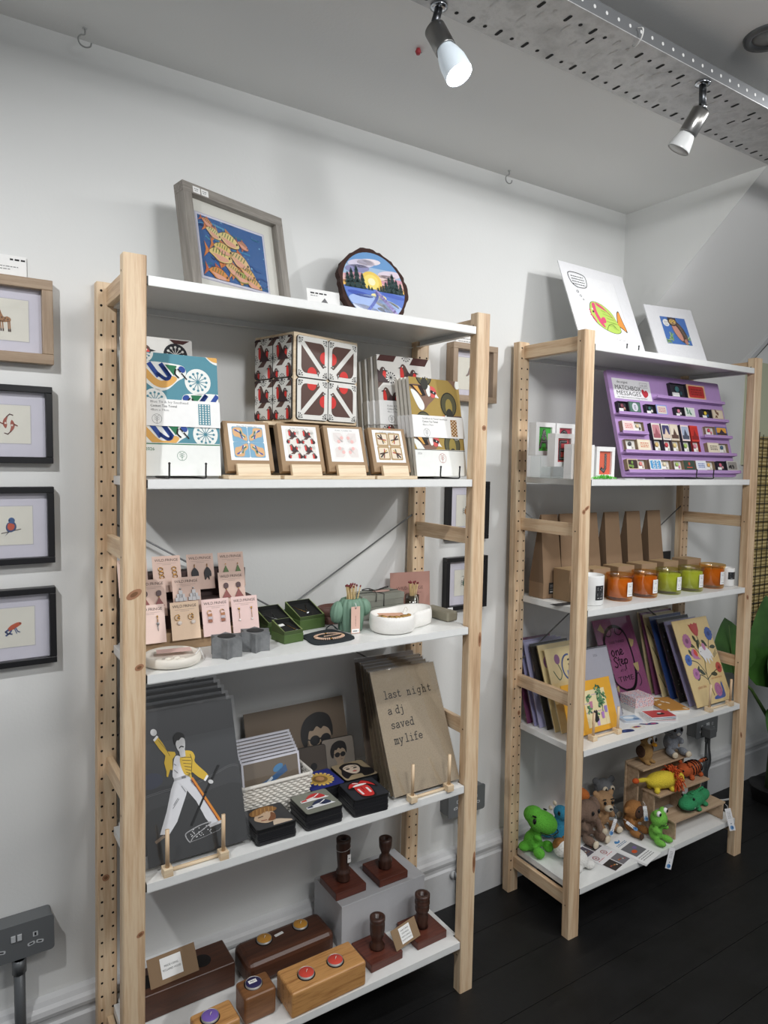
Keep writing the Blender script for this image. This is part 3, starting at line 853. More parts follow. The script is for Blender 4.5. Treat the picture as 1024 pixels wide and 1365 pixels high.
TEAL = P('#5a91a0', .85); OCH = P('#e0ac60', .85); NAVY = P('#334f9a', .85); GRN = P('#2f7550', .85); CW = P('#eef0ec', .85)
def art_blue(b):
    w, h = .17, .246; cl = RC(0, .066, w, h)
    b.rect(0, .066, w, h, TEAL, 1); b.rect(0, 0, w, .062, CW, 1); b.rect(0, .0625, w, .0645, GRN, 1)
    for (x, y, r) in ((.128, .193, .027), (.040, .150, .024), (.140, .085, .026), (.02, .245, .02)):
        b.poly(E(x, y, r, n=28), CW, 2, cl); seed(b, x, y, r*.78, TEAL, 3, cl, 12)
    def tit(x, y, fx, s):
        T = lambda p: XF(p, x, y, s, 0, fx)
        b.poly(T(CR([(-.9, .42), (.62, .42), (.95, .2), (.9, -.1), (.6, -.3), (.1, -.72), (-.4, -.72), (-1, -.2)], 5)), CW, 2, cl)
        b.poly(T(CR([(-1, .05), (-.45, -.55), (.1, -.62), (.55, -.25), (.35, -.1), (.0, -.32), (-.35, -.25), (-.9, .3)], 5)), OCH, 3, cl)
        for d in (-.62, -.12):
            b.line(T([(d, .36), (d+.35, -.12)]), s*.2, NAVY, 4, cl)
        b.line(T(CR([(-.12, .36), (.22, -.1), (.05, -.25), (-.3, -.02)], 5, False)), s*.15, NAVY, 4, cl)
        b.poly(T([(.05, .38), (.55, .36), (.42, -.08)]), GRN, 5, cl)
        b.poly(T(E(.78, .22, .16, .13, R(-40))), NAVY, 5, cl)
        b.line(T([(.60, .22), (.97, -.2)]), s*.06, ink, 6, cl); b.line(T(CR([(.50, .20), (.47, .0), (.62, -.16)], 4, False)), s*.07, ink, 6, cl)
        b.poly(T(E(.73, .06, .03, n=7)), CW, 7, cl)
    tit(.060, .206, 1, .046); tit(.138, .148, -1, .046); tit(.060, .085, 1, .046); tit(.165, .262, -1, .04)
    b.text('2026', .018, .050, .009, GRN, 2); tree_badge(b, .090, .040, .0095, GRN, 2)
def band_blue(b):
    b.text('Blue Tit & Ivy Seedhead', .030, .046, .0068, greytext, 1, width=.075); b.text('Cotton Tea Towel', .030, .038, .0068, ink, 1, width=.052); b.text('48cm x 74cm', .030, .030, .0062, greytext, 1, width=.036)
    tree_badge(b, .042, .014, .0095, greytext, 1)
    b.rect(.126, .005, .151, .048, TEAL, 1)
    for i in range(4):
        for j in range(9): b.disc(.1295+i*.006, .008+j*.0047, .0017, CW, 2, n=8)
towel('tea_towel', 'teal tea towel with blue tits and seedheads in a white band, front left', (.040, .045, Z2+.0048), 0, 6.6, .17, .246, .010, art_blue, band_blue, .099, .054, CW)
wire_easel('black wire easel holding the teal blue tit tea towel', .040, .046, Z2, (.055, .128), 6, .2, .030)
def art_rob(b):
    w, h = .145, .298; cl = RC(0, 0, w, h); b.poly(cl, P('#dcdad5', .85), 1)
    for (x, y) in ((.108, .264), (.02, .150), (.12, .11)): b.poly(E(x, y, .026, n=26), P('#26262a', .85), 2, cl); seed(b, x, y, .021, P('#dcdad5', .85), 3, cl, 12, .14)
    for (x, y, fx) in ((.040, .250, 1), (.100, .160, -1), (.03, .06, 1)): robin(b, x, y-.02, .05, -fx, 2, cl)
    b.poly([(.095, .298), (.105, .290), (.125, .289), (.14, .298)], P('#4a2b28', .85), 2, cl)
towel('tea_towel', 'grey robin tea towel standing behind the teal towel at far left', (.046, .140, Z2), 0, 8, .145, .300, .012, art_rob, None, 0, 0, P('#d9d7d1', .85))
towel('tea_towel', 'folded robin tea towel at the very back behind the teal one', (.046, .175, Z2), 0, 8, .142, .272, .012, art_rob, None, 0, 0, P('#d9d7d1', .85))

# plywood tray box with a robin coaster cube on top
t = thing('display_crate', 'open fronted pale plywood crate under the robin coaster cube', 'crate', (.338, .128, Z2), R(14))
W_, D_, H_ = .262, .112, .129
for (a, c, e, g, q, s, mm) in ((0, .008, 0, D_, 0, H_, birch), (W_-.008, W_, 0, D_, 0, H_, birch), (.008, W_-.008, 0, D_, H_-.008, H_, birch), (.008, W_-.008, 0, D_, 0, .008, birch), (.008, W_-.008, D_-.006, D_, .008, H_-.008, P('#3b332d', .8))):
    b = MB(); b.box(a, c, e, g, q, s, mm); b.build('panel', t, bevel=.0008)
b = MB(); b.box(.10, .155, -.0007, -.0001, H_-.0115+.004, H_-.0015+.001, white); b.A = Matrix.Translation((.1, -.0008, H_-.008)); b.squig(.008, .045, .003, .002, greytext); b.build('label_strip', t)
t = thing('coaster_cube', 'tall wooden display cube faced with robin pattern coasters on two sides', 'display cube', (.404, .108, Z2+H_+.0006), R(14))
S_ = .202; Hc = .205; dl = .148
b = MB(); b.box(0, S_, 0, dl, 0, Hc, birch); b.build('plywood_body', t, bevel=.001)
def tile_front(b, u, v, s, fx, fy):
    T = lambda pts: [(u+(p[0] if fx > 0 else 1-p[0])*s, v+(p[1] if fy > 0 else 1-p[1])*s) for p in pts]
    br, rd = P(DB, .45), P(RB, .45)
    for mir in (False, True):
        Q = lambda pts: T([(1-p[1], 1-p[0]) for p in pts] if mir else pts)
        b.poly(Q([(.215, .87)]+E(.72, .72, .16, .15, 0, 6, PI/2, 0)+E(.835, .33, .045, .055, 0, 5, 0, -PI*.7)), br, 2)
        b.poly(Q(E(.88, .53, .155, .15, 0, 12, PI/2, PI*1.5)), rd, 3)
        b.poly(Q([(.875, .345), (.945, .325), (.875, .305)]), ink, 3); b.poly(Q(E(.850, .335, .016, n=7)), white, 4)
    for cx, cy, a in ((.06, .06, 45), (.94, .94, 225), (.06, .94, -45), (.94, .06, 135)):
        for d in (-46, -16, 16, 46):
            an = R(a+d); b.line(T([(cx-.02*math.cos(R(a)), cy-.02*math.sin(R(a))), (cx+.095*math.cos(an), cy+.095*math.sin(an))]), s*.010, ink, 3); b.poly(T(E(cx+.105*math.cos(an), cy+.105*math.sin(an), .0165, n=8)), ink, 3)
cs = .0955
TW = P('#e9e8e2', .35)
for i in range(2):
    for j in range(2):
        b = MB(); u, v_ = .006+i*(cs+.001), .006+j*(cs+.0015)
        b.prism(RR(u, v_, u+cs, v_+cs, .007), -.0035, 0, black); b.A = Matrix.Translation((0, -.0035, 0)); b.poly(RR(u+.0012, v_+.0012, u+cs-.0004, v_+cs-.0004, .0065), TW, 1)
        tile_front(b, u, v_, cs, 1 if i == 0 else -1, -1 if j == 0 else 1)
        b.build('coaster', t)
cw2 = .0695
for i in range(2):
    for j in range(2):
        b = MB(); b.M = Matrix(((0, 1, 0, 0), (-1, 0, 0, dl), (0, 0, 1, 0), (0, 0, 0, 1)))   # left side face
        u, v_ = .004+i*(cw2+.001), .006+j*(cs+.0015)
        b.prism(RR(u, v_, u+cw2, v_+cs, .006), -.0035, 0, black); b.A = Matrix.Translation((0, -.0035, 0))
        cl = RR(u+.0008, v_+.001, u+cw2-.0008, v_+cs-.001, .006)
        b.poly(cl, TW, 1)
        for (x, y) in ((.34, .58), (.86, .06), (-.14, .06), (.86, 1.08), (-.14, 1.08)):
            pair(b, u+(x+.16)*cw2, v_+y*cs, .0265, 2, cl)
        for (x, y) in ((.0, .50), (1.0, .50), (.5, .96), (.5, -.02)): seed(b, u+x*cw2, v_+y*cs, .0125, ink, 2, cl, 12)
        b.build('coaster', t)

# four boxed coaster sets on little wooden stands
def art_set(kind):
    def f(b):
        w, h = .105, .112
        b.rect(.010, .024, w-.010, h-.006, white, 1)
        b.text(('Blue Tit Coaster Set', 'Robin Coaster Set', 'Robin Coaster Set', 'Goldfinch Coaster Set')[kind], w/2, h-.0125, .0042, greytext, 2, 'CENTER', width=.045)
        x0, y0, s = .018, .030, .0345
        for i in range(2):
            for j in range(2):
                u, v_ = x0+i*(s+.001), y0+j*(s*.98+.001); sx = 1 if i == 0 else -1; sy = 1 if j == 1 else -1
                cx, cy = u+s/2, v_+s/2; cl = RR(u, v_, u+s, v_+s, .003, 3)
                if kind == 0:
                    b.poly(cl, P('#7aa8c4'), 2); b.poly(XF(CR([(-.42, .38), (.1, .42), (.2, .1), (.42, -.1), (.38, -.42), (-.1, -.2), (-.4, -.1)], 4), cx, cy, s, 0, sx) if sy > 0 else [(p[0], 2*cy-p[1]) for p in XF(CR([(-.42, .38), (.1, .42), (.2, .1), (.42, -.1), (.38, -.42), (-.1, -.2), (-.4, -.1)], 4), cx, cy, s, 0, sx)], P('#d9ab7a'), 3, cl)
                    for q, c in ((.0, '#3d4f9e'), (.18, '#e9ece9'), (.34, '#3f7c5c')):
                        b.line([(cx+sx*(-.3+q)*s, cy+sy*(.28-q*.2)*s), (cx+sx*(.02+q*.3)*s, cy+sy*(.1-q*.5)*s), (cx+sx*(.12+q*.5)*s, cy+sy*(-.26+q*.2)*s)], s*.09, P(c), 4, cl)
                elif kind == 1:
                    b.poly(cl, P('#e4e1da'), 2)
                    for (x, y) in ((.45, .62), (.95, .05), (-.05, .05)): pair(b, u+x*s, v_+y*s, s*.34, 3, cl)
                    seed(b, u+.85*s, v_+.75*s, s*.13, P('#6f7a72'), 3, cl, 8)
                elif kind == 2:
                    b.poly(cl, P('#ecebe8'), 2)
                    for d in (0, 1):
                        pts = [(-.36, .36), (.2, .36), (.36, .2), (.36, -.26), (.24, -.3)] if d == 0 else [(-.36, .36), (-.36, -.2), (-.2, -.36), (.26, -.36), (.3, -.24)]
                        b.poly([(cx+sx*p[0]*s, cy+sy*p[1]*s) for p in pts], P('#e3dcd8'), 3, cl); q = (.26, 0) if d == 0 else (0, -.26)
                        b.poly(E(cx+sx*q[0]*s, cy+sy*q[1]*s, s*.13, n=10), P('#e8b9b4'), 4, cl)
                else:
                    b.poly(cl, P('#b09468'), 2); b.poly(XF(RR(-.4, -.4, .4, .4, .1, 3), cx, cy, s*.98), P('#e4d6bf'), 3)
                    for d in (0, 1, 2):
                        a = R(45+90*(0 if (sx, sy) == (1, -1) else 1 if (sx, sy) == (-1, -1) else 2 if (sx, sy) == (-1, 1) else 3)+(d-1)*34)
                        L = .42 if d == 1 else .34
                        b.line([(cx, cy), (cx-L*s*math.cos(a), cy-L*s*math.sin(a))], s*.11, P(('#4a3428', '#2f2523', '#8a5a46')[d]), 4, cl)
                        b.line([(cx, cy), (cx+.3*s*math.cos(a), cy+.3*s*math.sin(a))], s*.08, P(('#3a2a26', '#c9a14a', '#b5483e')[d]), 4, cl)
        if kind == 2: pass
    return f
set_lb = ['boxed coaster set with a blue and ochre bird design, leftmost of the row', 'boxed coaster set with red and brown robins, second of the row', 'boxed coaster set in faint pink behind glossy film, third of the row', 'boxed coaster set with a brown goldfinch design, rightmost of the row']
st = None
for i, x in enumerate((.222, .346, .461, .582)):
    y = .036
    o = thing('coaster_set', set_lb[i], 'coaster set'); place(o, (x, y, Z2+.0095), 0, 19, .020)
    b = MB(); b.box(0, .105, 0, .020, 0, .112, kraft); b.build('kraft_box', o, bevel=.001)
    b = MB(); art_set(i)(b); b.M = None; b.build('printed_sleeve', o)
    s = thing('wooden_stand', ('small pale wooden stand under the blue bird coaster set', 'small pale wooden stand under the red robin coaster set', 'small pale wooden stand under the faint pink coaster set', 'small pale wooden stand under the goldfinch coaster set')[i], 'display stand', (x-.004, y-.022, Z2+.0004))
    b = MB(); b.box(-.002, .113, 0, .062, 0, .008, birch); b.build('base', s, bevel=.0008)
    b = MB(); b.add([(.02, .004, .008), (.092, .004, .008), (.02, .0155, .008), (.092, .0155, .008), (.02, .0125, .032), (.092, .0125, .032), (.02, .021, .032), (.092, .021, .032)], [(0, 1, 5, 4), (2, 6, 7, 3), (0, 4, 6, 2), (1, 3, 7, 5), (4, 5, 7, 6), (0, 2, 3, 1)], birch); b.build('front_lip', s)

# robin towels, right, then gold goldfinch towels in front
def band_plain(b):
    b.text('Robin & Seedhead', .022, .046, .0066, greytext, 1, width=.055); b.text('Cotton Tea Towel', .022, .038, .0066, ink, 1, width=.05); b.text('48cm x 74cm', .022, .031, .006, greytext, 1, width=.034); tree_badge(b, .034, .014, .0095, ink, 1)
def art_rob2(b):
    w, h = .17, .316; cl = RC(0, 0, w, h); b.poly(cl, P('#dedcd7', .85), 1)
    for (x, y) in ((.040, .258), (.148, .254), (.09, .318), (.02, .118), (.15, .10)): seed(b, x, y, .0155, ink, 2, cl, 12)
    for (x, y) in ((.02, .312), (.12, .308)): b.poly([(x-.02, y-.012), (x+.03, y-.012), (x+.045, y+.012), (x-.004, y+.012)], P('#4a2b28', .85), 2, cl)
    for (x, y, s) in ((.094, .262, .034), (.036, .200, .031), (.0, .262, .034), (.150, .195, .032), (.045, .105, .032), (.120, .05, .032)): pair(b, x, y, s, 3, cl)
rt_lb = ['robin tea towel facing out behind the gold goldfinch towels', 'robin tea towel edge just behind the front robin towel', 'robin tea towel edge third back in the robin pile', 'robin tea towel edge fourth back in the robin pile', 'robin tea towel edge rearmost in the robin pile']
for i in range(5):
    towel('tea_towel', rt_lb[i], (.664-.004*i, .127+.0230*i, Z2), -1, 8, .17, .316-.004*i, .016, art_rob2 if i == 0 else (lambda b: None), band_plain if i < 3 else None, .135, .062, P('#d8d6d0', .85), 'robin tea towels at the right of the shelf')
GOLDC = P('#a98f4e', .85)
def art_gold(b):
    w, h = .171, .251; cl = RC(0, .068, w, h)
    b.rect(0, .068, w, h, GOLDC, 1); b.rect(0, 0, w, .066, CW, 1); b.line([(0, .067), (w, .0655)], .0012, ink, 2)
    for (x, y) in ((.128, .186), (.038, .132), (.128, .082), (.05, .262)):
        b.poly(E(x, y, .028, .033, n=24), P('#2b2c2a', .85), 2, cl); b.poly(E(x, y, .025, .030, n=24), P('#5c5a43', .85), 3, cl); b.poly(E(x, y-.006, .012, .022, n=16), P('#a3914f', .85), 4, cl); b.poly(E(x, y-.026, .012, .016, n=16), P('#3c3c36', .85), 5, cl)
    def finch(x, y, fx, s):
        T = lambda p: XF(p, x, y, s, 0, fx)
        b.poly(T(CR([(-1, .5), (.5, .5), (.95, .25), (.8, -.15), (.3, -.55), (-.1, -.9), (-.5, -.7), (-.3, -.1)], 5)), P('#86695a', .85), 2, cl)
        b.poly(T(CR([(-.9, .25), (-.5, .1), (-.05, -.5), (-.1, -.85), (-.4, -.8), (-.75, -.2)], 5)), CW, 3, cl)
        b.poly(T([(-1, .5), (-.1, .5), (.15, -.05), (-.15, -.1)]), P('#2a2222', .85), 4, cl); b.poly(T([(-.75, .45), (-.4, .45), (-.12, -.05), (-.25, -.02)]), P('#d9a456', .85), 5, cl)
        b.poly(T(CR([(.25, .52), (.5, .5), (.55, .1), (.35, -.1), (.2, .2)], 5)), CW, 4, cl); b.poly(T(CR([(.5, .48), (.85, .4), (.95, .05), (.7, -.15), (.5, -.05)], 5)), P('#d8605c', .85), 4, cl)
        b.line(T([(.55, .2), (.85, .1)]), s*.16, ink, 5, cl); b.poly(T([(.88, .12), (1.1, -.15), (.8, -.12)]), CW, 5, cl); b.poly(T(E(.72, .15, .04, n=7)), CW, 6, cl)
    finch(.045, .208, 1, .046); finch(.135, .133, -1, .046); finch(.04, .082, 1, .046); finch(.155, .265, -1, .04)
    b.text('2026', .008, .055, .007, greytext, 2); tree_badge(b, .090, .046, .012, P('#b3564f', .85), 2)
def band_gold(b):
    b.text('Goldfinch & Teasel Seedhead', .030, .046, .0064, greytext, 1, width=.085); b.text('Cotton Tea Towel', .030, .038, .0068, ink, 1, width=.052); b.text('48cm x 74cm', .030, .030, .0062, greytext, 1, width=.036); tree_badge(b, .042, .012, .0105, greytext, 1)
    b.rect(.126, .004, .148, .048, P('#b58a52'), 1)
    for i in range(4):
        for j in range(10): b.poly(E(.129+i*.0055, .0065+j*.0043, .0016, n=6), P('#4a2d22') if (i+j) % 2 else CW, 2)
gl = ['gold tea towel with goldfinches in a white band, front right', 'gold goldfinch tea towel edge just behind the front one', 'gold goldfinch tea towel edge third back', 'gold goldfinch tea towel edge rearmost of its pile']
for i in range(4):
    towel('tea_towel', gl[i], (.706, .036+.0170*i, Z2+.0048), 5, 10, .171, .251, .0095, art_gold if i == 0 else (lambda b: None), band_gold, .098, .056, P('#e0ddd2', .85), 'goldfinch tea towels')
wire_easel('black wire easel holding the gold goldfinch tea towels', .713, .046, Z2, (.046, .106), 6, .2, .034)

# ================================================================== FIRST UNIT, third shelf: jewellery
Z3 = SZ[2]
t = thing('earring_stand', 'stepped brown kraft stand carrying three rows of earring cards', 'display stand', (.052, .150, Z3+.0004))
for i, (y, hh) in enumerate(((0, .040), (.042, .100), (.084, .160))):
    b = MB(); b.box(0, .285, y, y+.0415, 0, hh, kraft if i == 0 else P('#4b3a38', .8)); b.build('step', t, bevel=.001)
PINK = {'a': P('#ecd2c7', .75), 'b': P('#ecd0b4', .75), 'c': P('#d8bcae', .75), 'd': P('#e9ccc6', .75)}  # c is the card pink with the back rows' shade mixed into it
def earring(kind):
    b = MB(); y = -.0022
    def bead(x, z, r, mm): b.ell((x, y, z), (r, r*.7, r), mm, 10, 6)
    if kind == 'spike':
        b.tube([(0, y, 0), (0, y, .012)], .0009, gold, 6); bead(0, -.004, .0032, steel); b.tube([(0, y, -.007), (0, y, -.020)], [.0012, .0004], steel, 6); bead(0, .012, .002, gold)
    elif kind == 'hoop':
        b.tube([(.006*math.cos(a)-.003, y, .006*math.sin(a)+.004) for a in [R(20+i*32) for i in range(11)]], .0007, gold, 6); bead(0, .004, .0025, gold); b.ell((.001, y, -.008), (.0055, .002, .0045), P('#e8dcd2', .25), 10, 6); bead(0, .010, .0016, gold)
    elif kind == 'gem':
        b.tube([(.005*math.cos(a)-.001, y, .005*math.sin(a)+.008) for a in [R(20+i*32) for i in range(11)]], .0007, gold, 6)
        for z, c in ((.002, '#c98f6a'), (-.004, '#d9cfd4'), (-.011, '#b9806c')): b.box(-.0045, .0045, y-.0015, y+.0015, z-.003, z+.003, P(c, .15, .4))
    elif kind == 'drop':
        bead(0, .010, .0026, gold); b.tube([(0, y, .010), (0, y, -.014)], .0005, gold, 6); bead(0, -.016, .0026, P('#f1ece6', .15))
    elif kind == 'black':
        b.tube([(0, y, .014), (0, y, .004)], .0009, gold, 6); b.prism(CR([(0, .006), (.008, -.004), (.008, -.016), (.004, -.014), (.003, -.024), (-.001, -.016), (-.006, -.024), (-.008, -.010), (-.007, -.002)], 4), y-.001, y+.001, P('#1b1a20', .6))
    elif kind == 'green':
        bead(0, .010, .0015, gold); b.prism([(0, .007), (.0085, -.014), (-.0085, -.014)], y-.001, y+.001, P('#4c6a2c', .5))
    elif kind == 'maroon':
        b.prism(RR(-.0055, .000, .0055, .013, .005), y-.001, y+.001, P('#4a2b2c', .45)); b.tube([(0, y, 0), (0, y, -.004)], .001, gold, 6); b.prism([(0, -.003), (.011, -.022), (-.011, -.022)], y-.001, y+.001, P('#8a4a45', .5))
    elif kind == 'white':
        bead(0, .012, .002, steel)
        for x, z, s in ((0, .004, .004), (-.005, -.004, .004), (.005, -.004, .004), (0, -.004, .004), (-.009, -.012, .004), (.009, -.012, .004), (0, -.012, .0045)): b.box(x-s, x+s, y-.001, y+.001, z-s, z+s, P('#c6c6c8', .4))
    elif kind == 'pearl':
        for q in range(3): b.tube([(.005*math.cos(a)+q*.001, y, .004*math.sin(a)+.008-q*.009) for a in [R(i*36) for i in range(11)]], .001, gold, 6)
        b.ell((.002, y, -.018), (.0055, .002, .006), P('#c9a27a', .3), 10, 6)
    return b
def ecard(label, x, y, z, col, kind, lean=15, yaw=0):
    t = thing('earring_card', label, 'earring card', group='earring cards on the stepped stand'); place(t, (x, y, z), yaw, lean, .0006)
    w, h = .0635, .083
    b = MB(); b.box(0, w, 0, .0006, 0, h, PINK[col]); b.A = Matrix(); b.text('WILD.FRINGE', w/2, h-.0125, .0088, P('#4b3b36', .7), 1, 'CENTER', width=.053)
    b.rect(.010, h-.0172, w-.010, h-.0166, P('#a58d84'), 1); b.rect(.022, h-.0205, w-.022, h-.0198, P('#a58d84'), 1); b.build('backing_card', t)
    for cx in (.017, .047):
        e = earring(kind); o = e.build('earring', t); o.location = (cx, 0, .045)
    return t
y0 = .146
ecard('pale pink earring card with silver spike drops, leftmost of the front row', .058, y0-.006, Z3+.024, 'a', 'spike')
ecard('peach earring card with small gold hoops, second of the front row', .134, y0-.006, Z3+.024, 'b', 'hoop')
ecard('pink earring card with square gem drops, third of the front row', .204, y0-.006, Z3+.024, 'd', 'gem')
ecard('pink earring card with thin pearl drops, rightmost of the front row', .273, y0-.006, Z3+.024, 'd', 'drop', 14)
ecard('shade toned earring card with maroon triangle drops, left of the middle row', .072, y0+.036, Z3+.072, 'c', 'maroon')
ecard('shade toned earring card with white stepped drops, centre of the middle row', .150, y0+.036, Z3+.072, 'c', 'white')
ecard('shade toned earring card with dark maroon studs, right of the middle row', .257, y0+.036, Z3+.076, 'c', 'maroon')
ecard('shade toned earring card with looped gold drops, left of the back row', .115, y0+.070, Z3+.118, 'c', 'pearl')
ecard('shade toned earring card with black leaf tassels, centre of the back row', .193, y0+.070, Z3+.118, 'c', 'black')
ecard('shade toned earring card with green fan drops, right of the back row', .268, y0+.070, Z3+.118, 'c', 'green')
ecard('shade toned earring card half hidden by the post, far left of the back row', .040, y0+.070, Z3+.114, 'c', 'pearl')

# round cream dish with a shell relief and pink card
t = thing('trinket_dish', 'round cream dish with a moulded rim holding a pink card', 'dish', (.112, .066, Z3))
b = MB(); rad = .059
b.lathe([(rad-.012, 0), (rad-.002, .003), (rad, .010), (rad-.001, .018), (rad-.005, .021), (rad-.010, .019), (rad-.014, .013), (0, .012)], P('#e9e3d8', .6), 48)
for i, (x, y) in enumerate(((-.02, -.024), (-.004, -.028), (.012, -.026), (-.030, -.010), (-.012, -.012), (.006, -.014))): b.ell((x, y, .012), (.008, .006, .004), P('#e3dccf', .6), 10, 6)
b.build('dish_body', t)
b = MB(); b.tube(CR([(.040, -.03, .02), (.054, -.012, .024), (.062, .012, .020), (.066, .004, .008), (.064, -.01, .002)], 5, False), .001, white, 6); b.build('string', t)
b = MB(); b.slab([(-.030, .004), (.040, -.006), (.044, .022), (-.024, .032)], .0195, .0202, P('#d9b8b0', .7)); o = b.build('gift_tag'); o.location = (.112, .066, Z3+.002); o.rotation_euler = (R(0), 0, 0); tag(o, 'pink card tag lying in the round cream dish', 'tag')

# concrete star tealight holders
conc = P('#6f7072', .85)
m, nt, b_ = newmat('grey_concrete'); vv = coords(nt); cc = ramp(nt, noise(nt, vv, 40, 5, .6), [(.3, '#5f6163'), (.6, '#7b7d7e'), (.8, '#6a6c6d')]); nt.links.new(cc, b_.inputs['Base Color']); b_.inputs['Roughness'].default_value = .85; bump(nt, b_, noise(nt, vv, 120, 4), .2, .001); conc = m
def star(label, x, y, rz, r=.037, h=.042):
    pts = []
    n = 6
    for i in range(2*n):
        a = PI*i/n; q = r if i % 2 == 0 else r*.66
        pts.append((q*math.cos(a), q*math.sin(a)))
    t = thing('star_holder', label, 'candle holder', (x, y, Z3+.0004), rz)
    b = MB(); k = len(pts); m_ = 24
    b.slab(pts, 0, h, conc); b.build('concrete_body', t, bevel=.0012)
    b = MB(); b.lathe([(.0195, h+.0004), (.0175, h+.0010), (0, h+.0006)], P('#2c2d2e', .9), 28); b.build('candle_hollow', t)
    return t
star('grey concrete star candle holder, nearer one by the cream dish', .228, .062, R(14))
star('grey concrete star candle holder, further one by the green boxes', .300, .078, R(10))

# green ring boxes
GBX = P('#3d4f27', .55); GBX2 = P('#48602e', .55); VEL = P('#101210', .95)
def ring_box(label, x, y, rz, w, d, h1, h2, content):
    """base tray with a slanted-top lid part holding a velvet pad"""
    t = thing('jewellery_box', label, 'jewellery box', (x, y, Z3+.0004), rz)
    b = MB(); b.box(0, w, 0, d, 0, h1, GBX2); b.build('box_base', t, bevel=.001)
    zf, zb = h1+.008, h2; th = .003; e = .001
    b = MB()
    ext = [(e, e), (w-e, e), (w-e, d-e), (e, d-e)]; zt = [zf, zf, zb, zb]
    inn = [(e+th, e+th), (w-e-th, e+th), (w-e-th, d-e-th), (e+th, d-e-th)]
    vs = [(p[0], p[1], h1) for p in ext]+[(p[0], p[1], z) for p, z in zip(ext, zt)]+[(p[0], p[1], z) for p, z in zip(inn, zt)]+[(p[0], p[1], h1+.001) for p in inn]
    b.add(vs[:8], [(0, 1, 5, 4), (1, 2, 6, 5), (2, 3, 7, 6), (3, 0, 4, 7)], GBX)
    b.add(vs, [(4, 5, 9, 8), (5, 6, 10, 9), (6, 7, 11, 10), (7, 4, 8, 11)], P('#74834f', .6))
    b.add(vs, [(8, 9, 13, 12), (9, 10, 14, 13), (10, 11, 15, 14), (11, 8, 12, 15)], VEL)
    b.build('box_rim', t)
    q = .010
    b = MB(); b.add([(inn[0][0], inn[0][1], zf-.004), (inn[1][0], inn[1][1], zf-.004), (inn[2][0], inn[2][1], zb-q), (inn[3][0], inn[3][1], zb-q)], [(0, 1, 2, 3)], VEL); vp = b.build('velvet_pad', t)
    sl = (zb-q-zf+.004)/(d-2*th)
    P_ = lambda u, v: (u, v, zf-.004+(v-e-th)*sl+.0012)
    b = MB()
    if content == 'necklace':
        b.tube([P_(w*.2, d*.82), P_(w*.5, d*.35), P_(w*.72, d*.82)], .0006, gold, 6); b.ell(P_(w*.5, d*.3), (.006, .004, .005), steel, 10, 6); nm = 'necklace'
    elif content == 'chain':
        b.tube([P_(w*.12, d*.72), P_(w*.5, d*.25), P_(w*.55, d*.75)], .0006, steel, 6); b.ell(P_(w*.5, d*.22), .002, steel, 8, 6); nm = 'necklace'
    else:
        b.tube([P_(w*.52, d*.86), P_(w*.75, d*.18)], .0006, gold, 6); b.ell(P_(w*.76, d*.16), (.004, .003, .002), steel, 8, 6); nm = 'bracelet'
    b.build(nm, vp)
    if content == 'bar':
        b = MB(); vs = [P_(w*.15, d*.62), P_(w*.50, d*.66), P_(w*.5, d*.84), P_(w*.15, d*.80)]; b.add(vs, [(0, 1, 2, 3)], white); b.build('label_slip', t)
    return t
ring_box('small green jewellery box with a white slip, nearest the shelf edge', .372, .080, R(8), .053, .058, .020, .046, 'bar')
ring_box('green jewellery box with a fine chain, behind the earring stand end', .372, .172, R(8), .072, .072, .022, .056, 'chain')
ring_box('green jewellery box showing a silver pendant, rightmost of the boxes', .456, .172, R(8), .076, .072, .026, .062, 'necklace')

# dark pouch with bracelet
t = thing('jewellery_pouch', 'flat dark navy drawstring pouch lying on the shelf', 'pouch', (.485, .086, Z3+.0003), R(2))
b = MB(); b.slab(CR([(-.050, -.050), (.052, -.043), (.052, .044), (.030, .060), (-.045, .040), (-.052, .01)], 5), 0, .003, P('#232b2f', .9)); b.build('cloth', t, bevel=.001)
b = MB(); b.tube(CR([(.030, .055, .004), (.045, .075, .004), (.05, .06, .012), (.06, .05, .003), (.062, .066, .003)], 5, False), .0014, P('#2a3b3d', .8), 6); b.build('drawstring', t)
b = MB(); bm_ = P('#d8b79f', .4)
for q, (r1, r2) in enumerate(((.036, .025), (.033, .022), (.038, .027))):
    n_ = 46
    for i in range(n_):
        a = 2*PI*i/n_; b.ell((.004+r1*math.cos(a), -.004+r2*math.sin(a), .0018+.001*(q % 2)), .0019, bm_ if i % 11 else gold, 6, 4)
for i in range(12): b.ell((-.008+i*.0042, -.002+i*.0004, .002), .0018, bm_, 6, 4)
o = b.build('bead_bracelet'); o.location = (.485, .084, Z3+.0036); tag(o, 'coiled pale pink bead bracelet lying on the dark pouch', 'bracelet')

# oval wooden trinket box, left of the cactus
t = thing('wooden_trinket_box', 'small reddish brown wooden box behind the green cactus', 'box', (.580, .224, Z3+.0004))
b = MB(); b.M = Matrix.Diagonal((1.15, .8, 1, 1)); b.lathe([(.040, 0), (.042, .002), (.042, .020)], P('#6d4a40', .55), 36); b.build('box_base', t)
b = MB(); b.M = Matrix.Diagonal((1.15, .8, 1, 1)); b.lathe([(.0415, .0212), (.042, .022), (.042, .040), (.040, .042), (.036, .042), (.034, .036), (0, .036)], P('#5d3d34', .55), 36); b.build('box_lid', t)

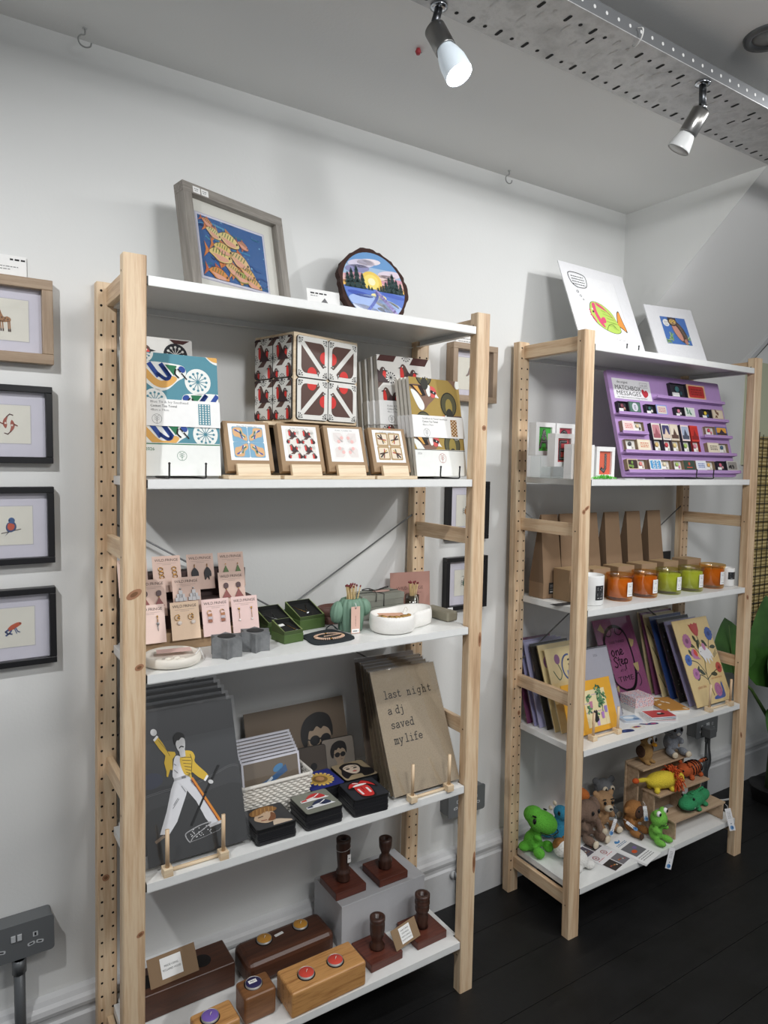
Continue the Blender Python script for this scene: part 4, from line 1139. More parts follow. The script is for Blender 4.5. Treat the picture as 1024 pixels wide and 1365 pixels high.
# cactus match holder
CG = P('#73937f', .6)
t = thing('cactus_match_holder', 'sage green ribbed cactus pot full of red tipped matches', 'match holder', (.575, .128, Z3+.0004))
b = MB()
def ribbed(b, prof, n, amp, mm, M=None, m_=72):
    vs = []; fs = []
    for r, z in prof:
        for i in range(m_):
            a = 2*PI*i/m_; q = r*(1+amp*(abs(math.cos(n*a/2))-.6))
            vs.append((q*math.cos(a), q*math.sin(a), z))
    for j in range(len(prof)-1):
        for i in range(m_):
            k = (i+1) % m_; fs.append((j*m_+i, j*m_+k, (j+1)*m_+k, (j+1)*m_+i))
    fs.append(list(range(m_-1, -1, -1))); fs.append([(len(prof)-1)*m_+i for i in range(m_)])
    b.add(vs, fs, mm, True, M)
ribbed(b, [(.027, 0), (.029, .003), (.031, .02), (.0325, .045), (.032, .062), (.029, .072), (.024, .079), (.019, .081), (.017, .078), (.016, .050)], 14, .13, CG)
for s, z, hh in ((-1, .048, .030), (1, .054, .024)):
    M = Matrix.Translation((s*.039, 0, z)) @ Matrix.Rotation(s*R(-8), 4, 'Y')
    ribbed(b, [(.002, -hh*.95), (.011, -hh*.75), (.016, -hh*.3), (.017, .0), (.0155, hh*.4), (.010, hh*.75), (.003, hh*.93)], 10, .13, CG, M, 40)
    b.tube([(s*.022, 0, z-hh*.55), (s*.039, 0, z-hh*.65)], .009, CG, 12)
b.build('cactus_pot', t)
def matchstick(L=.062):
    b = MB(); b.box(-.0011, .0011, -.0011, .0011, 0, L, P('#dcc28f', .7)); b.ell((0, 0, L+.001), (.0022, .0022, .0035), P('#7a2f33', .7), 8, 6)
    return b
mm_ = matchstick().build('match'); tag(mm_, 'wooden match with dark red tip standing in the green cactus pot', 'match', 'matches in the cactus pot')
rg = random.Random(2); first = True
for i in range(15):
    o = mm_ if first else dup(mm_); first = False
    r_ = .0120*math.sqrt((i+.6)/15); a = i*2.4
    o.location = (.575+r_*math.cos(a), .128+r_*math.sin(a), Z3+.052); o.rotation_euler = (R(-12)*math.sin(a)*r_/.012, R(13)*math.cos(a)*r_/.012, a); o.scale = (1, 1, .9+.12*rg.random())
b = MB(); b.box(-.0125, .0125, -.0006, 0, -.066, 0, P('#d9b3a4', .7)); b.A = Matrix.Translation((0, -.0006, 0)); b.rect(-.0105, -.064, .0105, -.055, white, 1); b.squig(-.0075, .0075, -.0615, .003, greytext, 2); b.disc(0, -.004, .002, ink, 1)
for i in range(11): b.rect(-.001, -.048+i*.0024, .001, -.0468+i*.0024, P('#8c6a60'), 1)
b.tube(CR([(0, 0, -.004), (0, -.003, .002), (.001, .004, .008)], 4, False), .0007, white, 6)
o = b.build('price_tag'); o.location = (.567, .0905, Z3+.067); o.rotation_euler = (R(-4), R(2), 0); tag(o, 'pale pink price tag hanging on the front of the cactus', 'tag')

# grey boxes tied with dark string
GB = P('#85867c', .7)
for k, (z, lb) in enumerate(((0, 'grey lidded box tied with dark string, lower of the two'), (.033, 'grey lidded box with a bow and pink tag, stacked on its twin'))):
    t = thing('gift_box', lb, 'gift box', (.646, .190, Z3+.0005+z), R(3))
    b = MB(); b.box(.001, .139, .001, .069, 0, .024, GB); b.build('box_base', t, bevel=.001)
    b = MB(); b.box(0, .140, 0, .070, .0165, .0325, P('#8d8f84', .7)); b.build('box_lid', t, bevel=.001)
    if k:
        b = MB(); dk = P('#3b3a38', .8); b.tube([(.07, -.001, 0), (.07, -.001, .0335), (.07, .071, .0335)], .0011, dk, 6); b.tube([(-.001, .036, .001), (-.001, .036, .0335), (.141, .036, .0335), (.141, .036, .001)], .0011, dk, 6)
        for s in (-1, 1): b.tube(CR([(.07, .042, .035), (.07+s*.03, .03, .046), (.07+s*.042, .044, .040), (.07, .042, .035)], 6, False), .0013, dk, 6)
        b.tube(CR([(.07, .042, .035), (.055, .02, .037), (.045, -.001, .034), (.043, -.002, .015)], 5, False), .001, dk, 6); b.build('string', t)
        b = MB(); b.slab(E(.085, .035, .026, .014, R(-8), 24), .0345, .0352, P('#d3aea3', .7)); b.build('gift_tag', t)

# matches in a glass jar, pink card and soap
t = thing('match_jar', 'small grey glass jar of tall matches in front of the pink card', 'jar', (.826, .218, Z3+.0004))
b = MB(); b.lathe([(0, .001), (.0185, 0), (.020, .003), (.020, .050), (.0188, .050), (.0188, .004), (0, .004)], filmmat('smoky_glass', .2, .05, '#b4b2a8'), 28); b.build('glass', t)
b = MB(); b.tube(CR([(-.003, -.0205, .05), (-.006, -.023, .03), (.002, -.0225, .02), (.005, -.0215, .035), (.001, -.0205, .05)], 4), .0009, P('#d9d2c4', .7), 6); b.build('string', t)
m2 = matchstick(.080).build('match'); tag(m2, 'long wooden match with dark tip leaning out of the glass jar', 'match', 'matches in the glass jar'); first = True
for i in range(11):
    o = m2 if first else dup(m2); first = False
    a = i*2.4; r_ = .010*math.sqrt((i+.5)/11)
    o.location = (.826+r_*math.cos(a)*.5, .218+r_*math.sin(a)*.5, Z3+.005); o.rotation_euler = (R(-9)*math.sin(a)*r_/.010, R(15)*math.cos(a)*r_/.010, a)
b = card_mesh(.127, .106, .001, P('#b98d80', .75)); b.A = Matrix(); b.text('WILD.FRINGE', .062, .056, .0125, P('#6d4b42', .7), 1, 'CENTER', width=.085); b.squig(.022, .10, .045, .0022, P('#8a655a'), 1); b.squig(.035, .088, .036, .002, P('#8a655a'), 1)
o = b.build('brand_card'); place(o, (.786, .266, Z3), -9, 4, .001); tag(o, 'large dusky pink card standing at the back right of the jewellery shelf', 'card')
b = MB(); b.slab([(-.05, -.014), (.05, -.010), (.05, .014), (-.05, .012)], 0, .0012, P('#cfa594', .7)); o = b.build('pink_tag'); o.location = (.800, .184, Z3+.0005); o.rotation_euler.z = R(-8); tag(o, 'pink tag lying flat at the foot of the glass jar', 'tag')
b = MB(); b.box(-.019, .019, -.052, .052, 0, .027, P('#8b8674', .55)); o = b.build('soap_bar', bevel=.006, seg=3); o.location = (.853, .122, Z3+.0004); o.rotation_euler.z = R(4); tag(o, 'long olive grey bar on the right end of the jewellery shelf', 'soap')

# white double dish
m, nt, b_ = newmat('speckled_plaster'); vv = coords(nt); cc = ramp(nt, noise(nt, vv, 260, 2), [(.22, '#d2cdc2'), (.30, '#eceae5'), (1, '#f2f1ed')]); nt.links.new(cc, b_.inputs['Base Color']); b_.inputs['Roughness'].default_value = .7; plaster = m
t = thing('double_dish', 'white speckled double bowl with a gold chipped rim', 'dish', (0, 0, Z3+.0004))
b = MB()
out = CR([(.606, .075), (.618, .035), (.655, .016), (.695, .024), (.722, .052), (.755, .060), (.792, .078), (.806, .112), (.788, .142), (.745, .150), (.70, .140), (.655, .134), (.622, .115)], 6)
cx, cy = .70, .083
rings = [(.80, 0), (.95, .004), (1.0, .018), (.985, .034), (.93, .044), (.86, .042), (.80, .030), (.72, .014), (.2, .011)]
vs = []; fs = []; n_ = len(out)
def inset(p, s):
    # shrink towards the peanut's own spine rather than a single centre
    sx = min(max(p[0], .655), .762); sy = .076 if sx < .7 else .076+(sx-.7)*.45
    return (sx+(p[0]-sx)*s, sy+(p[1]-sy)*s)
for s, z in rings:
    for p in out:
        q = inset(p, s); vs.append((q[0], q[1], z))
for j in range(len(rings)-1):
    for i in range(n_):
        k = (i+1) % n_; fs.append((j*n_+i, j*n_+k, (j+1)*n_+k, (j+1)*n_+i))
fs.append(list(range(n_-1, -1, -1))); fs.append([(len(rings)-1)*n_+i for i in range(n_)])
b.add(vs, fs, plaster, True); b.build('bowl', t)
b = MB()
rg = random.Random(4)
for i in range(26):
    a = R(200+i*4.6); px, py = .660+.052*math.cos(a)*.92, .078+.060*math.sin(a)*.86
    b.ell((px, py, .0435+rg.uniform(-.002, .002)), (.005, rg.uniform(.004, .009), .0028), P('#b08a4c', .4, .6), 8, 5)
b.build('gold_rim', t)
b = MB(); b.slab([(-.040, -.010), (.034, -.017), (.040, .012), (-.036, .018)], 0, .001, P('#d9a98f', .7)); b.A = Matrix()
o = b.build('pink_tag'); o.location = (.668, .078, Z3+.036); o.rotation_euler = (R(12), R(4), R(6)); tag(o, 'pink paper tag lying in the white double bowl', 'tag')
b = MB(); b.tube(CR([(.700, .078, .041), (.712, .085, .052), (.716, .080, .046), (.708, .074, .044)], 5, False), .001, P('#dcd6cb'), 6)
o = b.build('string_loop'); o.location = (0, 0, Z3); tag(o, 'pale string looped over the white double bowl', 'string')

# ================================================================== FIRST UNIT, fourth shelf: music prints
Z4 = SZ[3]
def dowel_stand(label, x1, x2, y, z, rz=0, hh=.079, by=0):
    t = thing('dowel_stand', label, 'print holder', (x1, y, z+.0004), rz)
    w = x2-x1
    for x in (0, w):
        b = MB(); b.box(x-.0095, x+.0095, -.0095, .013, 0, .0165, birch); b.build('foot_block', t, bevel=.0008)
        b = MB(); b.tube([(x, 0, .0165), (x, 0, .0165+hh)], .0042, pine_z, 14); b.build('dowel', t)
    b = MB(); b.tube([(.0095, .008, .0045), (w-.0095, .008, .0045)], .004, birch, 12); b.build('cross_bar', t)
    return t
def sleeve_on(o, w, h, t, e=.006):
    b = MB(); b.box(-e, w+e, -.0016, t+.0012, .0004, h+e, film); b.build('clear_sleeve', o)
SLATE = P('#2d2e31', .5)
def art_singer(b):
    w, h = .212, .304; cl = RC(0, 0, w, h)
    b.rect(0, 0, w, h, P('#26272a', .5), 1); b.rect(0, .15, w, .24, P('#323437', .5), 2); b.poly(CR([(.0, .13), (.06, .135), (.12, .142), (.2, .165), (.212, .15), (.212, 0), (0, 0)], 4), P('#37383a', .5), 3, cl); b.poly(CR([(.0, .10), (.09, .112), (.212, .118), (.212, 0), (0, 0)], 4), P('#2b2c2d', .5), 4, cl); b.poly(E(.02, .165, .025, .016), P('#2d3347', .5), 3, cl)
    for y in (.135, .138): b.line(CR([(0, y), (.05, y+.004), (.10, y+.003), (.15, y+.013), (.19, y+.024), (.21, y+.02)], 4, False), .0008, P('#6b6c6e'), 5, cl)
    Wm, Y, SK = P('#d9dade', .6), P('#d8b43f', .6), P('#cfcfcf', .6); Lk = P('#4a4326')
    X = -.003
    T = lambda pts: [(p[0]+X, p[1]) for p in pts]
    # trousers and vest
    b.poly(T([(.071, .158), (.101, .160), (.117, .140), (.150, .066), (.156, .055), (.138, .050), (.128, .066), (.112, .105), (.0955, .130)]), Wm, 6); b.poly(T([(.071, .158), (.0955, .132), (.098, .150), (.084, .118), (.066, .076), (.049, .052), (.030, .058), (.046, .095), (.060, .135)][:2]+[(.092, .122), (.068, .074), (.050, .054), (.031, .058), (.049, .100), (.062, .140)]), Wm, 6)
    b.poly(T(CR([(.070, .160), (.071, .185), (.078, .205), (.092, .198), (.103, .175), (.103, .160)], 4)), P('#e4e4e8', .6), 7)
    b.line(T([(.071, .1575), (.103, .1605)]), .005, P('#b9b9bc'), 8); b.rect(.083, .1565, .092, .1615, P('#77777a'), 9)
    # jacket: raised arm, body, right arm
    b.poly(T([(.0435, .254), (.036, .244), (.046, .226), (.057, .210), (.053, .196), (.056, .178), (.055, .168), (.058, .166), (.064, .180), (.069, .178), (.071, .200), (.079, .208), (.077, .214), (.062, .218), (.054, .236)]), Y, 8)
    b.poly(T(CR([(.089, .205), (.098, .212), (.113, .208), (.119, .196), (.117, .186), (.127, .172), (.143, .152), (.136, .143), (.122, .152), (.108, .166), (.108, .150), (.103, .157), (.092, .166), (.086, .190)], 3)), Y, 8)
    for i in range(6): b.line(T([(.090+i*.0015, .200-i*.0065), (.110-i*.0005, .196-i*.0068)]), .001, Lk, 9)
    b.line(T([(.108, .166), (.112, .190), (.109, .202)]), .001, Lk, 9); b.line(T([(.045, .245), (.061, .220), (.066, .208)]), .0008, Lk, 9)
    # orange trouser stripe
    b.line(T([(.108, .152), (.157, .056)]), .006, P('#d98a35'), 9); b.line(T([(.1065, .150), (.154, .056)]), .0016, P('#7a2e28'), 10)
    # neck, head, hair, moustache
    b.poly(T([(.088, .200), (.099, .200), (.099, .214), (.086, .214)]), SK, 9); b.poly(T(CR([(.081, .232), (.083, .218), (.090, .210), (.098, .214), (.101, .228), (.099, .238), (.090, .240)], 4)), SK, 10)
    b.poly(T(CR([(.079, .228), (.077, .244), (.086, .253), (.098, .248), (.101, .238), (.096, .242), (.088, .236), (.083, .236)], 4)), P('#1a1a1b'), 11); b.line(T(CR([(.0875, .2195), (.091, .2225), (.0965, .2205)], 3, False)), .002, P('#1a1a1b'), 11)
    # hands, folds, mic stand
    b.poly(T(E(.037, .262, .0065, .0075, .5)), SK, 9); b.line(T([(.0435, .252), (.037, .246)]), .005, white, 9); b.poly(T(E(.147, .137, .006, .004, -.5)), SK, 11); b.line(T([(.141, .150), (.135, .143)]), .005, white, 10)
    b.line(T([(.168, .166), (.134, .118), (.097, .060)]), .0045, P('#17181a'), 10)
    for p in ([(.084, .142), (.092, .128)], [(.105, .146), (.117, .130)], [(.104, .150), (.112, .140)], [(.064, .108), (.074, .120)], [(.062, .102), (.076, .118)], [(.072, .178), (.079, .170)], [(.073, .190), (.077, .186)]): b.line(T(p), .0009, P('#55565a'), 9)
    b.line(T([(.022, .046), (.038, .053)]), .006, P('#8a7a6a'), 8); b.line(T([(.136, .049), (.164, .052)]), .006, P('#c4c4c6'), 9)
    # wedge monitor
    b.line(T(CR([(.082, .044), (.090, .028), (.098, .036), (.125, .048), (.138, .056), (.118, .056), (.092, .050)], 3)), .0022, P('#a9aaac'), 7, closed=True); b.line(T([(.09, .028), (.115, .030), (.155, .036), (.158, .040)]), .0009, P('#9a9b9d'), 7)
    for i in range(24): b.disc(.088+random.Random(i).uniform(0, .05)+X, .04+random.Random(i+50).uniform(-.006, .012), .0012, P('#d5d6d8'), 8, n=6)
o = thing('music_print', 'dark sleeved print of a singer in a yellow jacket with one arm raised', 'print'); place(o, (.052, .0275, Z4+.010), 0, 20.4, .002)
b = card_mesh(.212, .304, .002, SLATE); b.A = Matrix(); art_singer(b); b.build('printed_sheet', o); sleeve_on(o, .212, .304, .002, .007)
for i in range(4):
    o = thing('music_print', ('dark sleeved print directly behind the singer in the yellow jacket', 'dark sleeved print third in the left pile', 'dark sleeved print fourth in the left pile', 'dark sleeved print rearmost in the left pile, seen past the post')[i], 'print', group='dark prints behind the singer print')
    place(o, (.057-.003*i, .092+.034*i, Z4), -1, 19-3*i, .002)
    b = card_mesh(.212, .306+.004*i, .002, P(('#3b3734', '#2d2c2c', '#45403b', '#302f30')[i], .6)); b.build('printed_sheet', o); sleeve_on(o, .212, .306+.004*i, .002, .007)
dowel_stand('pale wooden dowel stand holding the singer print', .084, .201, .0060, Z4)

# typewriter lettering drawn with strokes (x width 5, height 5, ascender 8, descender -2.5)
GL = {'a': [[(.6, 4.2), (1.6, 5), (3.2, 5), (4, 4.2), (4, .6), (4.8, 0)], [(4, 3), (1.6, 2.7), (.4, 1.5), (1.2, .1), (2.6, 0), (4, 1.2)]],
      'd': [[(2.6, 8), (4.1, 8), (4.1, 0), (5, 0)], [(4.1, 4), (2.8, 5), (1.2, 4.6), (.4, 2.5), (1.2, .3), (2.8, 0), (4.1, 1.2)]],
      'e': [[(.5, 2.6), (4.6, 2.6), (4.2, 4.2), (2.6, 5), (1, 4.2), (.4, 2.4), (1.2, .6), (2.8, 0), (4.5, .8)]],
      'f': [[(4.8, 7.4), (3.8, 8), (2.4, 7.4), (2.1, 6), (2.1, 0)], [(.6, 4.9), (4, 4.9)], [(.7, 0), (4, 0)]],
      'g': [[(4.9, 5), (3.9, 4.6), (3.9, -1.4), (2.8, -2.6), (1, -2.2)], [(3.9, 3.8), (2.6, 5), (1, 4.4), (.5, 2.6), (1.2, .8), (2.6, .4), (3.9, 1.6)]],
      'h': [[(.2, 8), (1.2, 8), (1.2, 0)], [(1.2, 3.4), (2.6, 5), (3.8, 4.4), (4, 0)], [(.1, 0), (2.2, 0)], [(3, 0), (5, 0)]],
      'i': [[(1, 5), (2.6, 5), (2.6, 0)], [(.6, 0), (4.6, 0)], [(2.4, 7), (2.7, 7.4)]],
      'j': [[(1.4, 5), (3.4, 5), (3.4, -1.4), (2.2, -2.6), (.8, -2.2)], [(3.2, 7), (3.5, 7.4)]],
      'l': [[(1, 8), (2.6, 8), (2.6, 0)], [(.6, 0), (4.6, 0)]],
      'm': [[(-.2, 5), (.6, 5), (.6, 0)], [(.6, 3.8), (1.6, 5), (2.5, 4.4), (2.6, 0)], [(2.6, 3.8), (3.6, 5), (4.5, 4.4), (4.6, 0)], [(-.2, 0), (1.3, 0)], [(2, 0), (3.2, 0)], [(4, 0), (5.3, 0)]],
      'n': [[(.2, 5), (1.2, 5), (1.2, 0)], [(1.2, 3.4), (2.6, 5), (3.8, 4.4), (4, 0)], [(.1, 0), (2.2, 0)], [(3, 0), (5, 0)]],
      's': [[(4.2, 4), (4, 4.7), (2.4, 5), (1, 4.3), (1.1, 3.2), (2.5, 2.6), (4, 2.1), (4.2, .9), (2.6, 0), (1, .3), (.7, 1.2)]],
      't': [[(2, 7.2), (2, 1), (2.8, 0), (4.4, .6)], [(.6, 4.9), (4, 4.9)]],
      'v': [[(.8, 5), (2.5, 0), (4.2, 5)], [(.1, 5), (1.6, 5)], [(3.4, 5), (5, 5)]],
      'y': [[(.8, 5), (2.6, .4)], [(4.3, 5), (2, -2.4), (.8, -2.6)], [(.1, 5), (1.6, 5)], [(3.4, 5), (5, 5)]]}
def typed(b, s, x, y, u, adv, mm, k=1, wt=.95):
    for ch in s:
        for st in GL.get(ch, []):
            b.line([(x+p[0]*u, y+p[1]*u) for p in st], wt*u, mm, k)
        x += adv
m, nt, b_ = newmat('brown_board'); vv = coords(nt); cc = ramp(nt, noise(nt, vv, 300, 4, .7), [(.3, '#8f806b'), (.55, '#a4957e'), (.8, '#97886f')]); nt.links.new(cc, b_.inputs['Base Color']); b_.inputs['Roughness'].default_value = .8; board = m
o = thing('lyric_print', 'brown board print reading last night a dj saved my life, facing out in front', 'print'); place(o, (.644, .0165, Z4+.010), -.6, 24.7, .003)
b = card_mesh(.2045, .310, .003, board); b.A = Matrix(); tk = P('#221d1b', .7); u = .00243; adv = .0138
typed(b, 'last', .027, .236, u, adv, tk); typed(b, 'night', .099, .236, u, .0165, tk)
typed(b, 'a', .030, .196, u, adv, tk); typed(b, 'dj', .053, .196, u, adv, tk); typed(b, 'saved', .031, .160, u, .0145, tk); typed(b, 'my', .032, .122, u, .0142, tk); typed(b, 'life', .0645, .122, u, .0142, tk)
b.build('printed_board', o); sleeve_on(o, .2045, .310, .003, .002)
lp = ['brown board print close behind the dj lyric print', 'brown board print third from the front in the lyric pile', 'brown board print fourth from the front in the lyric pile', 'brown board print fifth from the front in the lyric pile', 'brown board print rearmost in the lyric pile']
for i in range(5):
    o = thing('lyric_print', lp[i], 'print', group='brown prints behind the lyric print'); place(o, ((.650, .652, .655, .656, .655)[i], .042+.026*i+.012*(i == 4), Z4), -.5, 22-1.6*i, .003)
    b = card_mesh(.193, .312, .003, P(('#8e7f6a', '#83755f', '#7b6c58', '#85765f', '#75675a')[i], .8)); b.A = Matrix()
    if i == 4:
        typed(b, 'e', .012, .21, u, adv, tk); typed(b, 'f', .012, .18, u, adv, tk)
    b.build('printed_board', o); sleeve_on(o, .193, .312, .003, .003)
dowel_stand('pale wooden dowel stand holding the dj lyric print', .684, .799, -.003, Z4, R(0))

# big brown print and black haired man
SKN = P('#a4907a', .7)
def art_man(b, x, y, s, full=True, sk=SKN):
    T = lambda p: XF(p, x, y, s)
    if full: b.poly(T(CR([(-.25, -.6), (-.22, -.2), (.2, -.22), (.26, -.6), (.5, -1.1), (-.5, -1.1)], 4)), sk, 2); 
    b.poly(T(CR([(-.40, .38), (-.40, 0), (-.28, -.36), (0, -.55), (.28, -.36), (.42, 0), (.42, .4), (0, .55)], 4)), sk, 3)
    b.poly(T(CR([(-.62, -.05), (-.66, .35), (-.45, .75), (0, .92), (.42, .78), (.55, .4), (.5, .05), (.40, .30), (.22, .42), (.10, .36), (-.05, .46), (-.2, .34), (-.34, .34), (-.42, .1), (-.48, -.15)], 4)), P('#1c1a1a', .7), 4)
    for c in (-.17, .24): b.poly(T(E(c, .02, .19, .16, .15)), ink, 5)
    b.line(T([(-.05, .05), (.1, .05)]), .05*s, ink, 5); b.line(T([(-.36, .06), (-.5, .12)]), .04*s, ink, 5); b.line(T([(.04, -.30), (.2, -.28)]), .03*s, P('#6d4038'), 5); b.line(T([(.06, -.05), (.12, -.18), (.05, -.2)]), .02*s, P('#7d6756'), 5)
o = thing('portrait_print', 'wide brown print of a man in dark sunglasses leaning at the back', 'print'); place(o, (.355, .232, Z4), .5, 17, .002)
b = card_mesh(.292, .196, .002, P('#6f6152', .8)); b.A = Matrix(); art_man(b, .205, .092, .080); b.build('printed_sheet', o); b = MB(); b.box(-.004, .296, -.0016, .0032, .0004, .200, film2); b.build('clear_sleeve', o)
def coaster_mesh(art, base, edge=black, s=.095):
    b = MB(); b.prism(RR(0, 0, s, s, .008), 0, .0042, edge); b.A = Matrix()
    b.poly(RR(.0012, .0012, s-.0012, s-.0012, .007), base, 1); art(b, s); return b
for (lb, x, y, yaw, lean, aa) in (('upright coaster showing a short haired man in round sunglasses', .556, .221, -4, 16, 1), ('upright dark coaster tucked behind the man coaster', .462, .206, -4, 15, 0)):
    b = coaster_mesh((lambda b, s: art_man(b, s*.52, s*.52, s*.42)) if aa else (lambda b, s: b.disc(s*.6, s*.45, s*.1, ink, 2)), P('#8a8176', .6) if aa else P('#4a423b', .6))
    o = b.build('coaster'); place(o, (x, y, Z4), yaw, lean, .004); tag(o, lb, 'coaster')

# woven basket with mounted cards
def basket():
    t = thing('woven_basket', 'white woven paper rope basket full of mounted cards', 'basket', (.282, .108, Z4+.0004), R(0))
    bw, bd, bh, fl = .178, .09, .083, .010
    b = MB(); wv = P('#dcd8cf', .85)
    rows = 13
    for i in range(rows):
        z = .004+i*(bh-.006)/(rows-1); f = fl*z/bh
        pts = []
        x0, x1, y0, y1 = fl-f, bw-fl+f, fl-f, bd-fl+f
        def seg(a, c, n, ph):
            dx, dy = (c[0]-a[0])/n, (c[1]-a[1])/n; L = math.hypot(dx, dy); nx, ny = dy/L, -dx/L
            return [(a[0]+dx*k+nx*.0018*(1 if (k+ph) % 2 else -1), a[1]+dy*k+ny*.0018*(1 if (k+ph) % 2 else -1), z+.0006*(1 if (k % 3) else -1)) for k in range(n)]
        pts = seg((x0, y0), (x1, y0), 20, i)+seg((x1, y0), (x1, y1), 10, i)+seg((x1, y1), (x0, y1), 20, i)+seg((x0, y1), (x0, y0), 10, i)
        b.tube(CR([p for p in pts], 2)+[pts[0]], .0036, wv, 6, caps=False)
    b.add([(fl, fl, .002), (bw-fl, fl, .002), (bw-fl, bd-fl, .002), (fl, bd-fl, .002), (.002, .002, bh), (bw-.002, .002, bh), (bw-.002, bd-.002, bh), (.002, bd-.002, bh)], [(0, 3, 2, 1), (0, 1, 5, 4), (1, 2, 6, 5), (2, 3, 7, 6), (3, 0, 4, 7)], P('#bdb8ae', .9))
    b.build('woven_body', t)
    b = MB(); pts = [(p[0], p[1], bh+.001) for p in RR(-.001, -.001, bw+.001, bd+.001, .008, 4)]; b.tube(pts+[pts[0]], .0046, wv, 8, caps=False); b.build('rim', t)
    return t
basket()
bc = ['white edged card with blue and green shapes at the front of the basket', 'white edged mounted card second in the basket', 'white edged mounted card third in the basket', 'white edged mounted card fourth in the basket', 'white edged mounted card fifth in the basket', 'white edged mounted card sixth in the basket', 'white edged mounted card seventh in the basket', 'white edged mounted card rearmost in the basket']
for i in range(8):
    o = thing('mounted_card', bc[i], 'mounted card', group='mounted cards in the woven basket'); place(o, (.2955, .1255+.0080*i, Z4+.018+.005*i), 0, 14, .003)
    b = card_mesh(.150, .110, .003, P('#dedde6', .6)); b.A = Matrix()
    b.rect(.005, .004, .145, .105, P(('#76695a', '#4c4844', '#5b5149')[i % 3], .7), 1)
    if i == 0:
        b.poly([(.03, .05), (.07, .062), (.112, .086), (.116, .070), (.08, .054), (.034, .040)], P('#38618f'), 2); b.poly(E(.092, .082, .014, .008, .4), P('#4a86b5'), 2); b.line([(.052, .046), (.074, .062)], .006, P('#c9d3dc'), 3)
        b.poly(CR([(.01, .03), (.05, .028), (.10, .036), (.14, .05), (.14, .04), (.09, .024), (.02, .018)], 4), P('#5b6a48'), 2); b.poly([(.075, .036), (.10, .042), (.096, .034)], P('#a03a34'), 3)
    b.build('mount', o); sleeve_on(o, .150, .110, .003, .001)

# coaster stacks
def stack(n, top, lb_top, lb, x, y, rz, first_mesh, dz=.0046, group=None):
    base = None
    for i in range(n):
        z = Z4+.0006+i*dz
        jx = random.uniform(-.0013, .0013); jy = random.uniform(-.0013, .0013)
        if i == n-1:
            o = first_mesh.build('coaster'); tag(o, lb_top, 'coaster')
        else:
            if base is None:
                b = MB(); b.prism(RR(0, 0, .095, .095, .008), 0, .0040, P('#222225', .4)); b.A = Matrix(); b.poly(RR(.001, .001, .094, .094, .007), P('#34322f', .6), 1); base = b.build('coaster', bevel=.0007, seg=1); tag(base, lb, 'coaster', group); o = base
            else: o = dup(base)
        o.rotation_euler = (-R(90), 0, rz)       # flat, printed face up
        o.location = (x+jx, y+jy, z+.0042)
    return
# a coaster mesh stands in x,z with its face towards -y; lying flat the face points up
def art_blond(b, s):
    T = lambda p: [(q[0]*s, q[1]*s) for q in p]
    b.poly(T([(.44, .06), (.50, .25), (.60, .30), (.70, .26), (.92, .12), (.92, .06)]), P('#cbb9a4'), 2)
    b.poly(T(CR([(.18, .60), (.12, .45), (.22, .30), (.36, .22), (.56, .28), (.66, .50), (.62, .70), (.30, .72)], 4)), P('#c5a98d'), 3); b.poly(T(CR([(.14, .62), (.10, .78), (.30, .92), (.62, .95), (.80, .78), (.70, .66), (.50, .72), (.34, .64)], 4)), P('#8d6437'), 4)
    for i in range(6): b.line(T([(.16+i*.1, .66), (.24+i*.1, .88)]), .02*s, P('#b58a52'), 5)
    b.line(T([(.24, .52), (.36, .54)]), .03*s, ink, 5); b.line(T([(.26, .36), (.38, .35)]), .03*s, P('#8a4a3c'), 5); b.poly(T(CR([(.40, .30), (.52, .46), (.60, .64), (.66, .50), (.56, .28)], 3)), P('#7b4f33'), 5)
def art_shoes(b, s):
    for (y, c, d) in ((.56, '#c23a3a', '#e8e4df'), (.22, '#2b3350', '#e4e6ea')):
        T = lambda p: [(q[0]*s, (q[1]+y)*s) for q in p]
        b.poly(T(CR([(.14, .02), (.14, .10), (.34, .14), (.48, .28), (.66, .30), (.76, .20), (.84, .06), (.84, 0), (.14, 0)], 4)), P(d), 2); b.poly(T(CR([(.30, .12), (.46, .28), (.66, .30), (.78, .18), (.80, .06), (.60, .05), (.45, .14)], 4)), P(c), 3); b.poly(T([(.14, .02), (.30, .02), (.30, .12), (.16, .09)]), P(c), 3); b.line(T([(.42, .12), (.54, .14), (.70, .24)]), .03*s, P('#f4f4f4'), 4); b.line(T([(.14, .01), (.84, .01)]), .04*s, P('#f2f2f2'), 4)
def art_lips(b, s):
    T = lambda p: [(q[0]*s, q[1]*s) for q in p]
    b.poly(T(CR([(.10, .62), (.22, .86), (.40, .94), (.50, .88), (.62, .96), (.82, .80), (.90, .50), (.82, .46), (.72, .60), (.66, .10), (.46, .03), (.26, .12), (.24, .50), (.16, .54)], 4)), P('#1a0f10'), 2)
    b.poly(T(CR([(.14, .64), (.24, .82), (.40, .89), (.50, .83), (.62, .91), (.78, .78), (.85, .54), (.70, .70), (.50, .72), (.28, .68)], 4)), P('#c22e2c'), 3)
    b.poly(T(CR([(.26, .66), (.36, .74), (.54, .76), (.68, .72), (.60, .68), (.42, .66)], 4)), P('#efece8'), 4)
    b.poly(T(CR([(.28, .62), (.29, .20), (.46, .08), (.62, .14), (.68, .55), (.60, .66), (.44, .64)], 4)), P('#cc3330'), 4)
    b.line(T([(.46, .60), (.46, .38)]), .02*s, P('#7a1a1c'), 5); b.line(T([(.34, .50), (.35, .22)]), .06*s, P('#eddcda'), 5); b.line(T([(.58, .50), (.58, .26)]), .06*s, P('#eddcda'), 5); b.line(T([(.34, .84), (.46, .80)]), .04*s, P('#eddcda'), 5)
